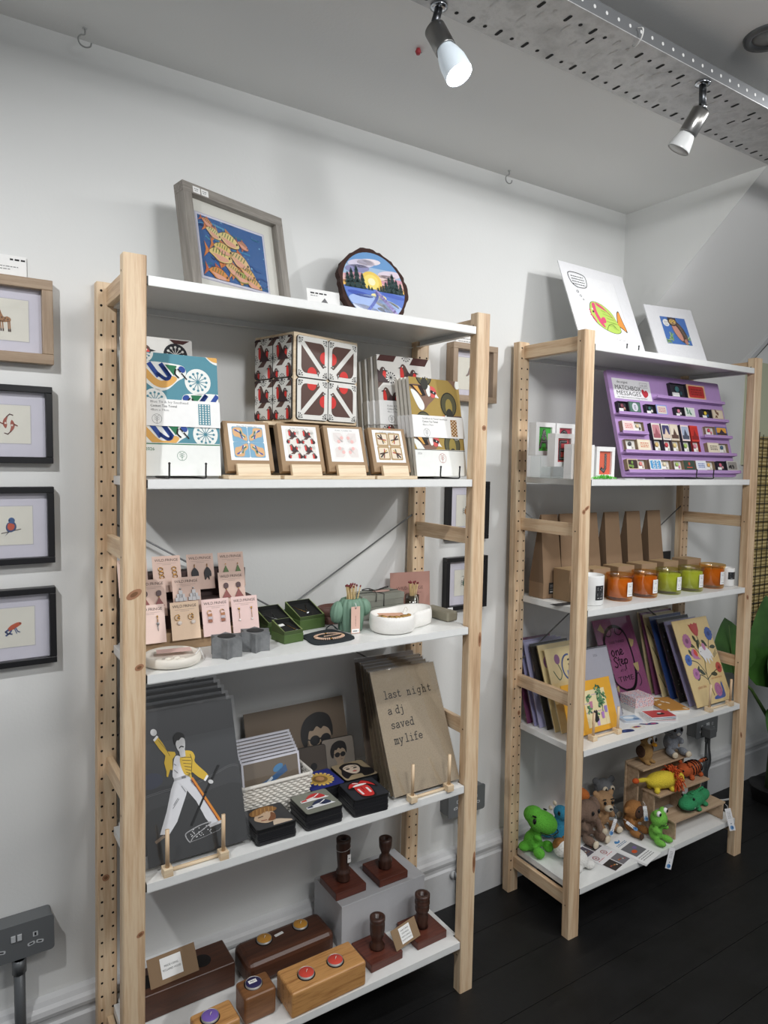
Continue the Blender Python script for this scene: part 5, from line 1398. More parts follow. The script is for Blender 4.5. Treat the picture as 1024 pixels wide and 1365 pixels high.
def art_woman(b, s):
    T = lambda p: [(q[0]*s, q[1]*s) for q in p]
    b.poly(T(CR([(.16, .60), (.20, .82), (.46, .95), (.76, .82), (.80, .55), (.98, .40), (.92, .10), (.60, .05), (.58, .22), (.30, .24), (.10, .10), (.06, .35)], 4)), P('#1b1718'), 2)
    b.poly(T(CR([(.25, .70), (.28, .44), (.42, .28), (.58, .34), (.70, .55), (.68, .74), (.46, .82)], 4)), P('#dcc9b4'), 3)
    for c in (.36, .58): b.poly(T(E(c, .60, .06, .035)), ink, 4); b.line(T([(c-.08, .69), (c+.07, .70)]), .02*s, ink, 4)
    b.poly(T(E(.48, .42, .07, .03)), P('#b5322e'), 4); b.line(T([(.50, .56), (.52, .48)]), .015*s, P('#b89a80'), 4)
def art_pharaoh(b, s):
    b.disc(s*.5, s*.5, s*.30, P('#c9a24e'), 2)
    for i in range(18): b.disc(s*.5+s*.33*math.cos(i*PI/9), s*.5+s*.33*math.sin(i*PI/9), s*.045, P('#e2c169'), 3, n=8)
    b.disc(s*.5, s*.5, s*.2, P('#8a6a3a'), 3); b.disc(s*.5, s*.52, s*.12, P('#b98a5a'), 4)
lbk = 'plain black edged coaster lying inside the stack under the '
stack(8, None, 'blond haired portrait coaster on top of the nearest left stack', lbk+'blond portrait coaster', .277, .006, R(-1), coaster_mesh(art_blond, P('#39393b', .6)), group='coasters under the blond portrait')
stack(9, None, 'grey coaster with a red and a navy trainer on top of the middle stack', lbk+'trainers coaster', .396, .004, R(0), coaster_mesh(art_shoes, P('#7d7f74', .6)), group='coasters under the trainers')
stack(9, None, 'dark coaster with red lips and tongue on top of the right stack', lbk+'red lips coaster', .520, .003, R(-4), coaster_mesh(art_lips, P('#2a2c32', .6)), group='coasters under the red lips')
stack(8, None, 'coaster of a dark haired woman with red lips, behind the lips stack', lbk+'dark haired woman coaster', .5575, .108, R(-2), coaster_mesh(art_woman, P('#a08f72', .6)), group='coasters under the dark haired woman')
stack(8, None, 'blue coaster with a gold rayed disc behind the trainers stack', lbk+'blue and gold coaster', .4605, .104, R(0), coaster_mesh(art_pharaoh, P('#262e78', .6)), group='coasters under the blue and gold one')

# ================================================================== FIRST UNIT, bottom shelf: wood
Z5 = SZ[4]
def tealight(label, x, y, z, wax, cat='tealight', glyph=None):
    t = thing('tealight', label, cat, (x, y, z))
    b = MB(); b.lathe([(0, 0), (.0185, 0), (.0190, .001), (.0190, .0138), (.0184, .0138), (.0182, .0115), (0, .0115)], P('#a9a6a2', .45, .5), 28); b.build('metal_cup', t)
    b = MB(); b.lathe([(0, .0118), (.0180, .0118), (.0180, .0128), (.0172, .0136), (0, .0134)], P(wax, .45), 28); wx = b.build('wax', t)
    b = MB(); b.tube([(0, 0, .012), (.001, .0005, .016), (.004, .002, .0185)], .0007, P('#e8e2d6', .7), 6); b.build('wick', wx)
    if glyph:
        b = MB(); b.box(-.011, .008, -.002, .008, .0137, .0142, white); b.A = Matrix.Translation((0, 0, .0145)) @ Matrix.Rotation(R(-90), 4, 'X'); b.squig(-.008, .005, .0015, .0025, greytext); b.build('price_sticker', t)
    return t
def block(name, label, x, y, w, d, h, rz, mm, bev, holes, top=True):
    t = thing(name, label, 'candle block', (x, y, Z5+.0004), rz)
    b = MB(); b.box(0, w, 0, d, 0, h, mm); b.build('wood_body', t, bevel=bev, seg=3)
    for (hx, hy) in holes:
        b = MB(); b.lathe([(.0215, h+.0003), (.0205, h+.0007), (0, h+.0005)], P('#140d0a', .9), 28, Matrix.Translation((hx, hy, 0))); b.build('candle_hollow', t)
    return t
block('candle_block', 'dark walnut block with two empty candle hollows and a kraft label, back left', .040, .152, .243, .092, .062, R(0), walnut, .004, [(.045, .044), (.175, .044)])
b = MB(); b.box(0, .112, -.0005, .0005, 0, .060, P('#8c7256', .8)); b.A = Matrix.Translation((0, -.0005, 0)); b.rect(.028, .010, .077, .052, white, 1)
b.text('MADE USING', .0525, .033, .0058, ink, 2, 'CENTER', width=.032); b.text('RECLAIMED WOOD', .0525, .0245, .0058, ink, 2, 'CENTER', width=.042); b.box(0, .112, -.0003, .0003, 0, .060, P('#8c7256', .8), Matrix.Translation((0, .0, .0)))
o = b.build('kraft_label'); o.location = (.088, .165, Z5+.0635); o.rotation_euler = (R(-38), 0, R(2)); tag(o, 'folded kraft label reading made using reclaimed wood on the dark walnut block', 'label')
t = block('candle_block', 'long dark wooden block with rounded ends and two amber tealights, at the back', .302, .118, .238, .098, .062, R(1), walnut, .016, [(.070, .066), (.171, .066)])
tealight('amber tealight in the long dark block, left one', .371, .186, Z5+.0622-.0085, '#c9913c'); tealight('amber tealight in the long dark block, right one', .472, .188, Z5+.0622-.0085, '#c9913c')
b = MB(); b.box(-.012, .012, -.004, .004, 0, .0008, white); o = b.build('price_sticker'); o.location = (.410, .184, Z5+.0638); o.rotation_euler.z = R(8); tag(o, 'white price sticker on the long dark block between the amber tealights', 'sticker')
block('candle_block', 'small brown cube block holding a navy tealight', .258, .026, .076, .062, .064, R(0), midwood, .007, [(.034, .036)])
tealight('navy tealight with a white sticker in the small brown block', .292, .060, Z5+.0646-.0085, '#2f2a55', glyph=True)
block('candle_block', 'honey pine block holding two red tealights near the shelf edge', .355, -.012, .198, .086, .062, R(.5), reclaim, .006, [(.055, .038), (.133, .038)])
tealight('red tealight in the honey pine block, left one', .410, .0275, Z5+.0626-.0085, '#d14a3c'); tealight('red tealight in the honey pine block, right one', .488, .0285, Z5+.0626-.0085, '#d14a3c')
block('candle_block', 'light brown block holding a purple tealight at the very bottom', .146, -.004, .092, .066, .052, R(2), reclaim, .006, [(.036, .036)])
tealight('purple tealight in the light brown block near the post', .181, .034, Z5+.0526-.0085, '#7c62b5')
block('candle_block', 'pale wood block corner peeping up beside the post at the bottom edge', .050, -.006, .074, .05, .045, R(0), midwood, .006, [])

# grey plinth and turned candlesticks
t = thing('display_plinth', 'pale grey painted box plinth under the rear candlesticks', 'plinth', (.556, .118, Z5+.0004), R(1))
b = MB(); b.box(0, .266, 0, .150, 0, .122, P('#b9babd', .6)); b.build('plinth_box', t, bevel=.001)
def candlestick(label, x, y, z, s, rz, prof, rt=.0105):
    t = thing('candlestick', label, 'candlestick', (x, y, z+.0004), rz)
    b = MB(); b.box(-s/2, s/2, -s/2, s/2, 0, .021, mahog); b.build('square_base', t, bevel=.002)
    top = prof[-1][1]
    b = MB(); b.lathe([(r, h) for r, h in prof]+[(prof[-1][0]-.003, top+.001), (.0085, top), (.008, top-.022), (0, top-.022)], darkturn, 32); b.build('turned_stem', t)
    return t
zp = Z5+.1226
pa = [(.018, .0212), (.019, .026), (.017, .036), (.019, .042), (.019, .048), (.0155, .052), (.015, .06), (.0175, .085), (.019, .105), (.0195, .116), (.0185, .122), (.0195, .127), (.0195, .136)]
ta = candlestick('tall dark turned candlestick with a white tag on the plinth, left', .599, .190, zp, .092, R(0), pa)
b = MB(); b.box(-.005, .005, -.0004, .0004, -.022, 0, white); b.A = Matrix.Translation((0, -.0004, 0)); b.squig(-.003, .003, -.012, .002, greytext)
b.tube([(p[0]*.0205-.006, p[1]*.0205+.0212, .012+.004*p[0]) for p in E(0, 0, 1, n=20)]+[(.0145, .0212, .016)], .0004, white, 5)
o = b.build('price_tag'); o.location = (.605, .169, zp+.100); tag(o, 'small white tag strung round the tall left candlestick', 'tag')
pb = [(.017, .0212), (.019, .025), (.018, .034), (.0195, .040), (.0165, .052), (.0105, .060), (.013, .068), (.0175, .080), (.0185, .095), (.0185, .104)]
candlestick('short dark turned goblet candlestick on the plinth, right', .727, .180, zp, .092, R(0), pb)
pc = [(.019, .0212), (.020, .027), (.014, .036), (.014, .044), (.018, .054), (.0195, .070), (.0195, .086), (.0185, .091), (.0200, .094), (.0200, .103)]
candlestick('dark turned candlestick at the front beside the pine block', .630, .064, Z5, .096, R(2), pc)
pd = [(.017, .0212), (.016, .034), (.017, .052), (.014, .060), (.019, .068), (.0195, .078), (.0175, .082), (.0205, .087), (.0205, .094), (.0175, .098), (.0205, .103), (.0205, .112)]
candlestick('dark ringed candlestick at the right end of the bottom shelf', .775, .068, Z5, .096, R(1), pd)
b = MB(); b.box(0, .086, -.0005, .0005, 0, .048, P('#8f7659', .8)); b.A = Matrix.Translation((0, -.0005, 0)); b.rect(.024, .006, .062, .043, white, 1)
for i, s in enumerate(('HAND TURNED', 'STEM MADE', 'FROM A SINGLE', 'BLOCK OF WOOD')): b.text(s, .043, .034-i*.0075, .0045, ink, 2, 'CENTER', width=(.028, .024, .031, .033)[i])
o = b.build('kraft_label'); o.location = (.662, .020, Z5+.0235); o.rotation_euler = (R(-30), R(-2), R(10)); tag(o, 'folded kraft label propped between the two front candlesticks', 'label')

# ================================================================== SECOND UNIT, top shelf
def easel_hooks(label, x, y, z, hx): return wire_easel(label, x, y, z, hx, 6, .2, .012)
o = thing('art_print', 'white mounted print of a green and pink fish with a thought bubble', 'print'); place(o, (1.356, .10, Z1+.0045), 2.5, 21.7, .003)
b = card_mesh(.324, .306, .003, P('#eeeef0', .7)); b.A = Matrix(); b.line([(.262, .268), (.262, .052), (.06, .052)], .0012, P('#d6d6d8'), 1); b.rect(.06, .0525, .2615, .268, P('#f3f3f4', .7), 1)
FG, FP, FO = P('#bcd964', .6), P('#dd5079', .6), P('#f09a45', .6); LK = P('#2b3a26', .6)
T = lambda p: [(q[0], q[1]) for q in p]
bd = CR([(.090, .138), (.100, .168), (.122, .178), (.160, .172), (.196, .150), (.214, .118), (.222, .100), (.218, .082), (.190, .074), (.150, .080), (.118, .094), (.098, .112)], 5)
b.poly(XF([(p[0]-.155, p[1]-.125) for p in bd], .155, .125, 1.03), LK, 2); b.poly(bd, FG, 3)
b.poly(CR([(.214, .112), (.226, .152), (.240, .160), (.246, .130), (.256, .086), (.236, .094), (.216, .106)], 5), LK, 2); b.poly(CR([(.216, .112), (.228, .150), (.239, .156), (.243, .130), (.252, .090), (.236, .097), (.218, .107)], 5), FO, 3)
b.poly(CR([(.106, .168), (.122, .172), (.122, .142), (.138, .108), (.144, .090), (.132, .092), (.118, .110), (.108, .138)], 5), FP, 4); b.poly(CR([(.128, .176), (.160, .164), (.196, .130), (.206, .120), (.186, .142), (.160, .154), (.134, .164)], 5), FP, 4)
b.poly(CR([(.136, .122), (.152, .126), (.156, .112), (.146, .104), (.136, .108)], 5), FP, 5); b.poly(CR([(.090, .126), (.098, .122), (.108, .104), (.100, .106)], 4), FP, 5)
for z in (.145, .136, .127): b.poly(E(.089, z, .004, .003), FP, 4)
b.disc(.103, .140, .0035, ink, 5); b.disc(.103, .150, .003, white, 4)
for (x, y, L) in ((.145, .150, .02), (.150, .138, .03), (.165, .125, .03), (.160, .113, .04), (.165, .100, .03), (.185, .092, .025), (.175, .134, .02), (.190, .112, .02)): b.line([(x, y), (x+L, y-.004)], .0012, P('#7fa23c'), 5)
b.line(CR([(.150, .082), (.165, .100), (.186, .104), (.200, .092)], 4, False), .0015, LK, 5)
bub = CR([(.030, .262), (.040, .272), (.075, .274), (.108, .268), (.114, .250), (.104, .226), (.070, .220), (.046, .226), (.034, .240)], 5)
b.line(bub, .0024, ink, 3, closed=True)
for i in range(4): b.squig(.042, .102, .258-i*.0095, .0026, ink, 3, i)
for (x, y, r_) in ((.054, .204, .005), (.064, .190, .0042), (.072, .178, .003)): b.line(E(x, y, r_, r_*.8, n=12), .0012, ink, 3, closed=True)
b.line(CR([(.185, .052), (.195, .058), (.2, .05), (.212, .058), (.222, .05), (.236, .062), (.24, .052)], 4, False), .0006, greytext, 3)
b.build('mounted_sheet', o)
easel_hooks('black wire easel holding the fish thought bubble print', 1.356, .085, Z1, (.165, .222))
o = thing('art_print', 'small white print of an owl on a blue ground at the right', 'print'); place(o, (1.684, .07, Z1), -10, 24, .003)
b = card_mesh(.209, .208, .003, P('#ededf0', .7)); b.A = Matrix()
cl = RC(.0545, .063, .165, .168); b.poly(cl, P('#4674bd', .6), 1)
b.disc(.075, .144, .014, white, 2)
for i in range(3): b.squig(.067, .083, .148-i*.006, .0016, greytext, 3, i)
for (x, y, a) in ((.07, .08, 30), (.08, .09, 70), (.06, .075, -10), (.085, .075, 110), (.07, .07, 170), (.14, .09, 60), (.15, .085, 20), (.145, .075, 100), (.135, .07, -20)):
    for d in (-25, 0, 25): b.line([(x, y), (x+.018*math.cos(R(a+d)), y+.018*math.sin(R(a+d)))], .0035, P(('#8fb873', '#6a9a5c', '#b9cf96')[(d+25)//25]), 2, cl)
ow = P('#4a3a2e', .6)
b.poly(E(.124, .112, .0235, .046, R(24), 22), ow, 3, cl); b.poly(E(.114, .110, .0125, .036, R(22), 18), P('#cf9484', .6), 4, cl); b.poly(CR([(.134, .082), (.146, .084), (.146, .066), (.136, .066)], 4), P('#bb8272', .6), 4, cl)
b.poly(E(.1035, .150, .0195, .017, 0, 18), ow, 5, cl); b.poly([(.086, .156), (.086, .1675), (.098, .163)], ow, 5, cl); b.poly([(.110, .163), (.121, .1675), (.121, .154)], ow, 5, cl); b.poly(E(.1035, .149, .0155, .011, 0, 16), P('#a58862', .6), 6)
for x in (.0965, .1105): b.disc(x, .151, .0050, P('#e8c25a'), 7); b.disc(x, .151, .0024, ink, 8)
b.poly([(.101, .147), (.106, .147), (.1035, .140)], P('#3a2d22'), 7)
for i in range(8): b.line([(.122+i*.0028, .140-i*.0075), (.134+i*.0026, .132-i*.0070)], .0018, P('#9a8570'), 5, cl)
b.build('mounted_sheet', o); 
b = MB(); b.box(-.003, .212, -.0016, .0045, .0004, .2095, film); b.build('clear_sleeve', o)

# ================================================================== SECOND UNIT, second shelf: initials and matchboxes
def initial_frame(label, letter, bgc, x, y, z, w, h, yaw=0, dep=.030):
    t = thing('letter_frame', label, 'framed letter', (x, y, z+.0004), R(yaw))
    fw = .0135; wm = P('#f0f0ef', .5)
    for (a, c, e, g) in ((0, w, h-fw, h), (0, w, 0, fw), (0, fw, fw, h-fw), (w-fw, w, fw, h-fw)):
        b = MB(); b.box(a, c, 0, dep, e, g, wm); b.build('frame_bar', t, bevel=.0006)
    b = MB(); b.box(fw, w-fw, .007, .011, fw, h-fw, P(bgc, .5)); b.A = Matrix.Translation((w/2, .007, h/2))
    hh = (h-2*fw)*.36; ww = (w-2*fw)*.30; dk = P('#2b2226', .6); sv = P('#b9b4b4', .4)
    segs = {'A': [[(-ww, -hh), (0, hh), (ww, -hh)], [(-ww*.5, -hh*.3), (ww*.5, -hh*.3)]], 'E': [[(ww*.8, hh), (-ww*.8, hh), (-ww*.8, -hh), (ww*.8, -hh)], [(-ww*.8, 0), (ww*.4, 0)]],
            'J': [[(ww*.4, hh), (ww*.4, -hh*.6), (0, -hh), (-ww*.7, -hh*.7)]], 'I': [[(0, hh), (0, -hh)]], 'O': [E(0, 0, ww, hh, n=18)+[(ww, 0)]]}[letter]
    for s in segs: b.line(s, ww*.62, dk, 1)
    for s in segs:
        for (p, q) in zip(s[:-1], s[1:]):
            n_ = max(2, int(math.hypot(q[0]-p[0], q[1]-p[1])/.003))
            for i in range(n_):
                f = i/n_; px, py = p[0]+(q[0]-p[0])*f, p[1]+(q[1]-p[1])*f
                b.line([(px-ww*.22, py-.001), (px+ww*.22, py+.002)], .0008, sv, 2)
    b.build('letter_panel', t)
    b = MB(); b.box(fw-.0005, w-fw+.0005, .003, .0042, fw-.0005, h-fw+.0005, pane); b.build('glass', t)
    return t
Z2b = Z2
# clear acrylic riser
t = thing('acrylic_riser', 'clear acrylic stepped riser under the letter frames', 'riser', (1.195, .060, Z2+.0004))
for i, (y, hh) in enumerate(((0, .034), (.042, .066))):
    for (a, c, e, g, q, s) in ((0, .17, y, y+.0025, .0, hh), (0, .17, y, y+.042, hh-.0025, hh)):
        b = MB(); b.box(a, c, e+(.0026 if q == 0 and False else 0), g, q, s-(.0026 if q == 0 else 0), acryl); b.build('acrylic_sheet', t)
for x in (0, .1675):
    b = MB(); b.M = Matrix(((0, 1, 0, x), (1, 0, 0, 0), (0, 0, 1, 0), (0, 0, 0, 1))); b.prism([(.003, 0), (.084, 0), (.084, .063), (.044, .063), (.044, .031), (.003, .031)], 0, .0025, acryl); b.build('side_cheek', t)
initial_frame('white frame with a dark letter A on a green ground, standing highest on the riser', 'A', '#43b93c', 1.199, .128, Z2+.067, .080, .098)
initial_frame('white frame with a letter on a pink red ground behind the letter E frame', 'O', '#d9455a', 1.284, .128, Z2+.067, .080, .098)
initial_frame('white frame with a dark letter E on a red ground on the lower riser step', 'E', '#e0555a', 1.214, .066, Z2+.035, .080, .096)
initial_frame('white frame with a green ground half hidden by the front post', 'I', '#58c64a', 1.240, .025, Z2, .096, .100, 0, .030)
initial_frame('white frame with a dark letter J on an orange red ground beside the purple board', 'J', '#e86a4c', 1.352, .030, Z2, .082, .096)
b = MB(); rg = random.Random(8); gr = P('#63d33c', .6); gr2 = P('#49b52c', .6)
for i in range(60):
    x, y = rg.gauss(0, .022), rg.gauss(0, .006); a = rg.uniform(0, PI); L = .008; z = rg.uniform(.001, .012)*max(.2, 1-abs(x)/.05)
    b.tube(CR([(x-L*math.cos(a), y-.4*L*math.sin(a), z*.4), (x, y, z+.003), (x+L*math.cos(a), y+.4*L*math.sin(a), z*.3)], 3, False), .0009, gr if i % 2 else gr2, 4)
o = b.build('shredded_paper'); o.location = (1.368, .013, Z2+.0012); tag(o, 'bright green shredded paper spilling in front of the letter frames', 'shredded paper', kind='stuff')
for i, (x, y, rz_) in enumerate(((1.494, -.004, 2), (1.486, -.005, -2))):
    b = MB(); b.slab(RC(-.045, -.011, .045, .011), 0, .001, P('#e2e3e5', .6)); o = b.build('leaflet'); o.location = (x, y+.012, Z2+.0005+.0012*i); o.rotation_euler.z = R(rz_); tag(o, ('pale leaflet lying flat under another beside the purple board', 'pale leaflet lying on top of its twin beside the purple board')[i], 'leaflet')

PUR = P('#b795cb', .4)
t = thing('matchbox_board', 'purple tilted display board with ledges for matchboxes', 'display board'); place(t, (1.497, .040, Z2+.0045), 0, 15, .012)
b = MB(); b.prism(RR(0, 0, .612, .347, .006), 0, .012, PUR); b.build('backboard', t, bevel=.001)
LP = .020
for (x0, x1, z) in ((.212, .600, .272), (.002, .602, .205), (.004, .131, .143), (.436, .605, .145), (.002, .610, .081), (.001, .614, .018)):
    b = MB(); b.box(x0, x1, -LP, 0, z-.010, z-.004, PUR); b.box(x0, x1, -LP, -LP+.003, z-.004, z, PUR); b.build('ledge', t, bevel=.0008)
b = MB(); b.box(.018, .206, -.0008, -.0001, .254, .322, P('#e9e8ea', .6)); b.A = Matrix.Translation((0, -.0008, 0))
b.text('the original', .040, .307, .0115, ink, 1, width=.052); b.text('MATCHBOX', .026, .285, .0215, ink, 1, width=.128); b.text('MESSAGES', .030, .267, .0205, ink, 1, width=.120); b.text('tiny original artwork in a vintage matchbox', .032, .2585, .0062, ink, 1, width=.150)
b.poly(CR([(.172, .264), (.160, .276), (.158, .288), (.166, .293), (.173, .286), (.181, .290), (.190, .282), (.188, .272)], 4), P('#b92f3c'), 1); b.line(RC(.153, .298, .192, .314)[:4], .001, greytext, 1, closed=True); b.text('£8.20', .157, .302, .010, greytext, 1, width=.031)
b.build('sign', t)
rg = random.Random(11)
def matchbox(label, u0, u1, v0, v1, cover_first, cover_c, tray_c, art=None, vertical=False, side='#b59a74'):
    """sliding matchbox lying on a ledge; u0..u1, v0..v1 on the board; cover and open tray side by side"""
    base = Vector((1.497, .040, Z2+.0045+.0134*math.sin(R(15))+.0005))
    t = thing('matchbox', label, 'matchbox', (0, 0, 0), 0, -R(15))
    Mx = Matrix.Rotation(-R(15), 3, 'X')
    t.location = base+Mx @ Vector((u0, -.0004, v0))
    w, h = u1-u0, v1-v0; d = .0135
    if not vertical: cw_ = w*.54; rc = (0, cw_, 0, h) if cover_first else (w-cw_, w, 0, h); rt = (cw_, w, .0012, h-.0012) if cover_first else (0, w-cw_, .0012, h-.0012)
    else: ch = h*.60; rc = (0, w, h-ch, h); rt = (.0012, w-.0012, 0, h-ch)
    b = MB(); b.box(rc[0], rc[1], -d, 0, rc[2], rc[3], P(side, .7)); b.A = Matrix.Translation((0, -d, 0)); b.rect(rc[0]+.0004, rc[2]+.0004, rc[1]-.0004, rc[3]-.0004, P(cover_c[0], .5), 1)
    x0, x1, z0, z1 = rc; cxm, czm = (x0+x1)/2, (z0+z1)/2; W, H = x1-x0, z1-z0
    b.poly(RR(x0+W*.08, z0+H*.1, x1-W*.08, z1-H*.1, min(W, H)*.12, 3), P(cover_c[1], .5), 2)
    if art == 'circle4':
        for i in (-1, 1):
            for j in (-1, 1): b.line(E(cxm+i*W*.15, czm+j*H*.2, H*.14, n=12), H*.08, white, 3, closed=True)
    elif art == 'E':
        b.disc(cxm, czm, H*.4, P('#d5d3dd'), 3); b.text('E', cxm, czm-H*.2, H*.55, P('#3b3560'), 4, 'CENTER')
    elif art == 'text':
        for q in (.62, .44, .28): b.squig(x0+W*.2, x1-W*.18, z0+H*q, H*.08, P(cover_c[2]), 3, int(q*100))
    elif art == 'shoe':
        b.disc(cxm, czm+H*.14, H*.16, P(cover_c[2]), 3); b.rect(x0+W*.25, z0+H*.22, x1-W*.25, z0+H*.32, P(cover_c[2]), 3)
    elif art == 'band':
        b.rect(x0+W*.08, z0+H*.12, x1-W*.08, z0+H*.35, P(cover_c[2]), 3); b.poly([(x0+W*.3, z0+H*.35), (cxm, z0+H*.75), (x1-W*.25, z0+H*.35)], P(cover_c[2]), 3)
    else:
        for i in range(4): b.poly(E(x0+W*rg.uniform(.22, .78), z0+H*rg.uniform(.25, .75), W*rg.uniform(.05, .16), H*rg.uniform(.06, .16), rg.uniform(0, 3), 10), P(cover_c[2]), 3)
    b.build('cover', t)
    x0, x1, z0, z1 = rt; W, H = x1-x0, z1-z0; e = .0011
    b = MB(); tm = P('#d9d6d0' if tray_c[0] != 'dark' else '#2d2a33', .7)
    b.box(x0, x1, -.0035, -.0005, z0, z1, tm)
    for (a, c, q, s) in ((x0, x0+e, z0, z1), (x1-e, x1, z0, z1), (x0+e, x1-e, z0, z0+e), (x0+e, x1-e, z1-e, z1)): b.box(a, c, -d+.0012, -.0035, q, s, P(side if tray_c[0] != 'dark' else '#2d2a33', .7))
    tr_ = b.build('tray', t)
    b = MB(); b.box(x0+W*.2, x0+W*.62, -.006, -.0036, z0+H*.1, z0+H*.38, white); 
    b.ell((x0+W*.5, -.0065, z0+H*.62), (min(W, H)*.24, .003, min(W, H)*.22), P(tray_c[1], .5), 10, 6); b.ell((x0+W*.72, -.006, z0+H*.36), (min(W, H)*.14, .0025, min(W, H)*.16), P(tray_c[2], .5), 10, 6)
    b.build('tiny_figures', tr_)
    return t
V = {1: .2725, 2: .2055, 3: .1435, 4: .0815, 5: .0185}
MBX = [('teal matchbox with a red sleeve on the short top ledge', .300, .497, 1, .052, False, ('#d9b08a', '#b52f2c', '#8a201e'), ('dark', '#3f6f74', '#274b55'), 'text'),
 ('green matchbox with a letter E, second ledge far left', .012, .120, 2, .036, False, ('#3b5b50', '#587a6c', '#d0cfd6'), ('dark', '#7d3f4a', '#b98a80'), 'E'),
 ('blue matchbox with pale lettering, second ledge left of centre', .150, .258, 2, .034, False, ('#8c9be0', '#d9cfc4', '#c96a78'), ('dark', '#2f5b5c', '#ece9e2'), 'text'),
 ('white matchbox with green drawing, second ledge right of centre', .306, .412, 2, .034, False, ('#e6e3e0', '#d9e0da', '#5d8a72'), ('dark', '#d67f95', '#ece0e2'), None),
 ('tan matchbox beside a yellow card, second ledge far right', .456, .582, 2, .035, False, ('#c9b79c', '#dccdb6', '#7a5a48'), ('dark', '#e0c33c', '#3f6a9a'), None),
 ('white and pink matchbox on the short left ledge', .014, .120, 3, .033, True, ('#efe6e2', '#f3d9d4', '#c9605c'), ('w', '#e0c9a0', '#5c5550'), 'text'),
 ('blue matchbox with an orange sunset on the short right ledge', .456, .585, 3, .034, False, ('#4668b0', '#e0a23f', '#3b2f3a'), ('w', '#d0455c', '#d87f8a'), 'band'),
 ('white matchbox with orange lettering, fourth ledge far left', .014, .136, 4, .036, False, ('#e9dcc4', '#efe3cc', '#c9653c'), ('w', '#4c4a4c', '#dedad2'), 'text'),
 ('cream matchbox with dark lettering, fourth ledge far right', .448, .574, 4, .036, True, ('#e2d6bf', '#e9dec8', '#4a3b36'), ('w', '#3f5f7a', '#dedad2'), 'text'),
 ('dark matchbox with a red and green burst, bottom ledge far left', .004, .100, 5, .034, True, ('#c9b59a', '#3b2a2c', '#7a9a4a'), ('w', '#e08a86', '#d9b0a0'), None),
 ('pale blue matchbox with four white rings on the bottom ledge', .112, .226, 5, .034, True, ('#efeeea', '#5a9fd0', '#ffffff'), ('w', '#e6d9b8', '#efe9dc'), 'circle4'),
 ('dark green matchbox with a small red emblem, centre of the bottom ledge', .240, .352, 5, .034, False, ('#3a4a3e', '#3a4a3e', '#b9523f'), ('w', '#a9c46a', '#d07fae'), 'shoe'),
 ('white and blue matchbox right of centre on the bottom ledge', .360, .470, 5, .034, True, ('#e6e6ea', '#dfe3ec', '#3f5da0'), ('w', '#e0b060', '#efe9dc'), 'text'),
 ('black and white matchbox with pink sweets, bottom ledge far right', .486, .608, 5, .035, False, ('#c9c6c0', '#8f8c88', '#2b2a2c'), ('dark', '#d06a80', '#e0a0a8'), None)]
for (lb, u0, u1, rw, h_, cf, cc_, tc, art) in MBX: matchbox(lb, u0, u1, V[rw], V[rw]+h_, cf, cc_, tc, art, side='#8f7a62' if tc[0] == 'w' else '#4a3f4f')
VB = [('upright matchbox with pink flowers, leftmost of the tall five', .156, ('#e6dfd6', '#c98a92', '#a05a64'), ('w', '#d9b878', '#efe9dc'), '#2c2a33'),
 ('upright navy edged matchbox, second of the tall five', .207, ('#e9e2da', '#44406a', '#e0c9b4'), ('w', '#c9454c', '#efe9dc'), '#4a3f4f'),
 ('upright cream matchbox with a dark stripe, middle of the tall five', .252, ('#e2d3bd', '#e6d9c6', '#5c4238'), ('w', '#e0c88c', '#efe9dc'), '#8f7a62'),
 ('upright pink edged matchbox with a church picture, fourth of the tall five', .311, ('#f0d9d6', '#a9b4cc', '#4a4f60'), ('w', '#a9c46a', '#efe9dc'), '#2c2a33'),
 ('upright red matchbox, rightmost of the tall five', .364, ('#d23a2e', '#c22e26', '#8a1f1c'), ('w', '#d98a9a', '#efe9dc'), '#9a2a24')]
for (lb, u, cc_, tc, sd) in VB: matchbox(lb, u, u+.044, .0815, .175, True, cc_, tc, 'band', True, sd)
wire_easel('black wire easel hooked over the front of the purple board', 1.497, .040, Z2, (.300, .395), 6, .2, .046)

# ================================================================== SECOND UNIT, third shelf: candles
def kraft_bag(label, x, y, w=.080, h=.262, d=.078, lab=False):
    t = thing('kraft_pouch', label, 'kraft pouch', (x, y, Z3+.0004), R(-1))
    b = MB()
    vs = [(0, 0, 0), (w, 0, 0), (w, d, 0), (0, d, 0), (0, 0, .05), (w, 0, .05), (w, d, .05), (0, d, .05), (.006, .026, h), (w-.006, .026, h), (w-.006, .032, h), (.006, .032, h)]
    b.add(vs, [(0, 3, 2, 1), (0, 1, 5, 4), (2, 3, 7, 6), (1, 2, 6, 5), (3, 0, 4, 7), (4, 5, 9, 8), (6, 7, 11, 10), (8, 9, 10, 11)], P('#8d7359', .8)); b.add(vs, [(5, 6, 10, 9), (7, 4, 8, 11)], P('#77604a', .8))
    b.build('kraft_body', t, bevel=.0015)
    if lab:
        b = MB(); b.box(.024, .066, -.0008, -.0001, .014, .050, P('#232426', .6)); b.A = Matrix.Translation((0, -.0008, 0))
        for i, z in enumerate((.041, .036, .028)): b.squig(.029, .052, z, .0018, P('#a9a9a9'), 1, i)
        b.squig(.029, .048, .019, .004, P('#c9c9c9'), 1, 7); b.build('black_label', t)
    return t
bx_ = [1.297, 1.384, 1.490, 1.601, 1.714, 1.829]
bl_ = ['kraft pouch with a black label standing at the left end behind the rail', 'tall kraft pouch second from the left, behind the wooden rail', 'tall kraft pouch third from the left, just right of the post', 'tall kraft pouch fourth from the left', 'tall kraft pouch second from the right', 'tall kraft pouch at the right end of the row']
for i, (x, lb) in enumerate(zip(bx_, bl_)): kraft_bag(lb, x, .176 if i else .172, lab=(i == 0), w=.082, d=.064, h=.264)
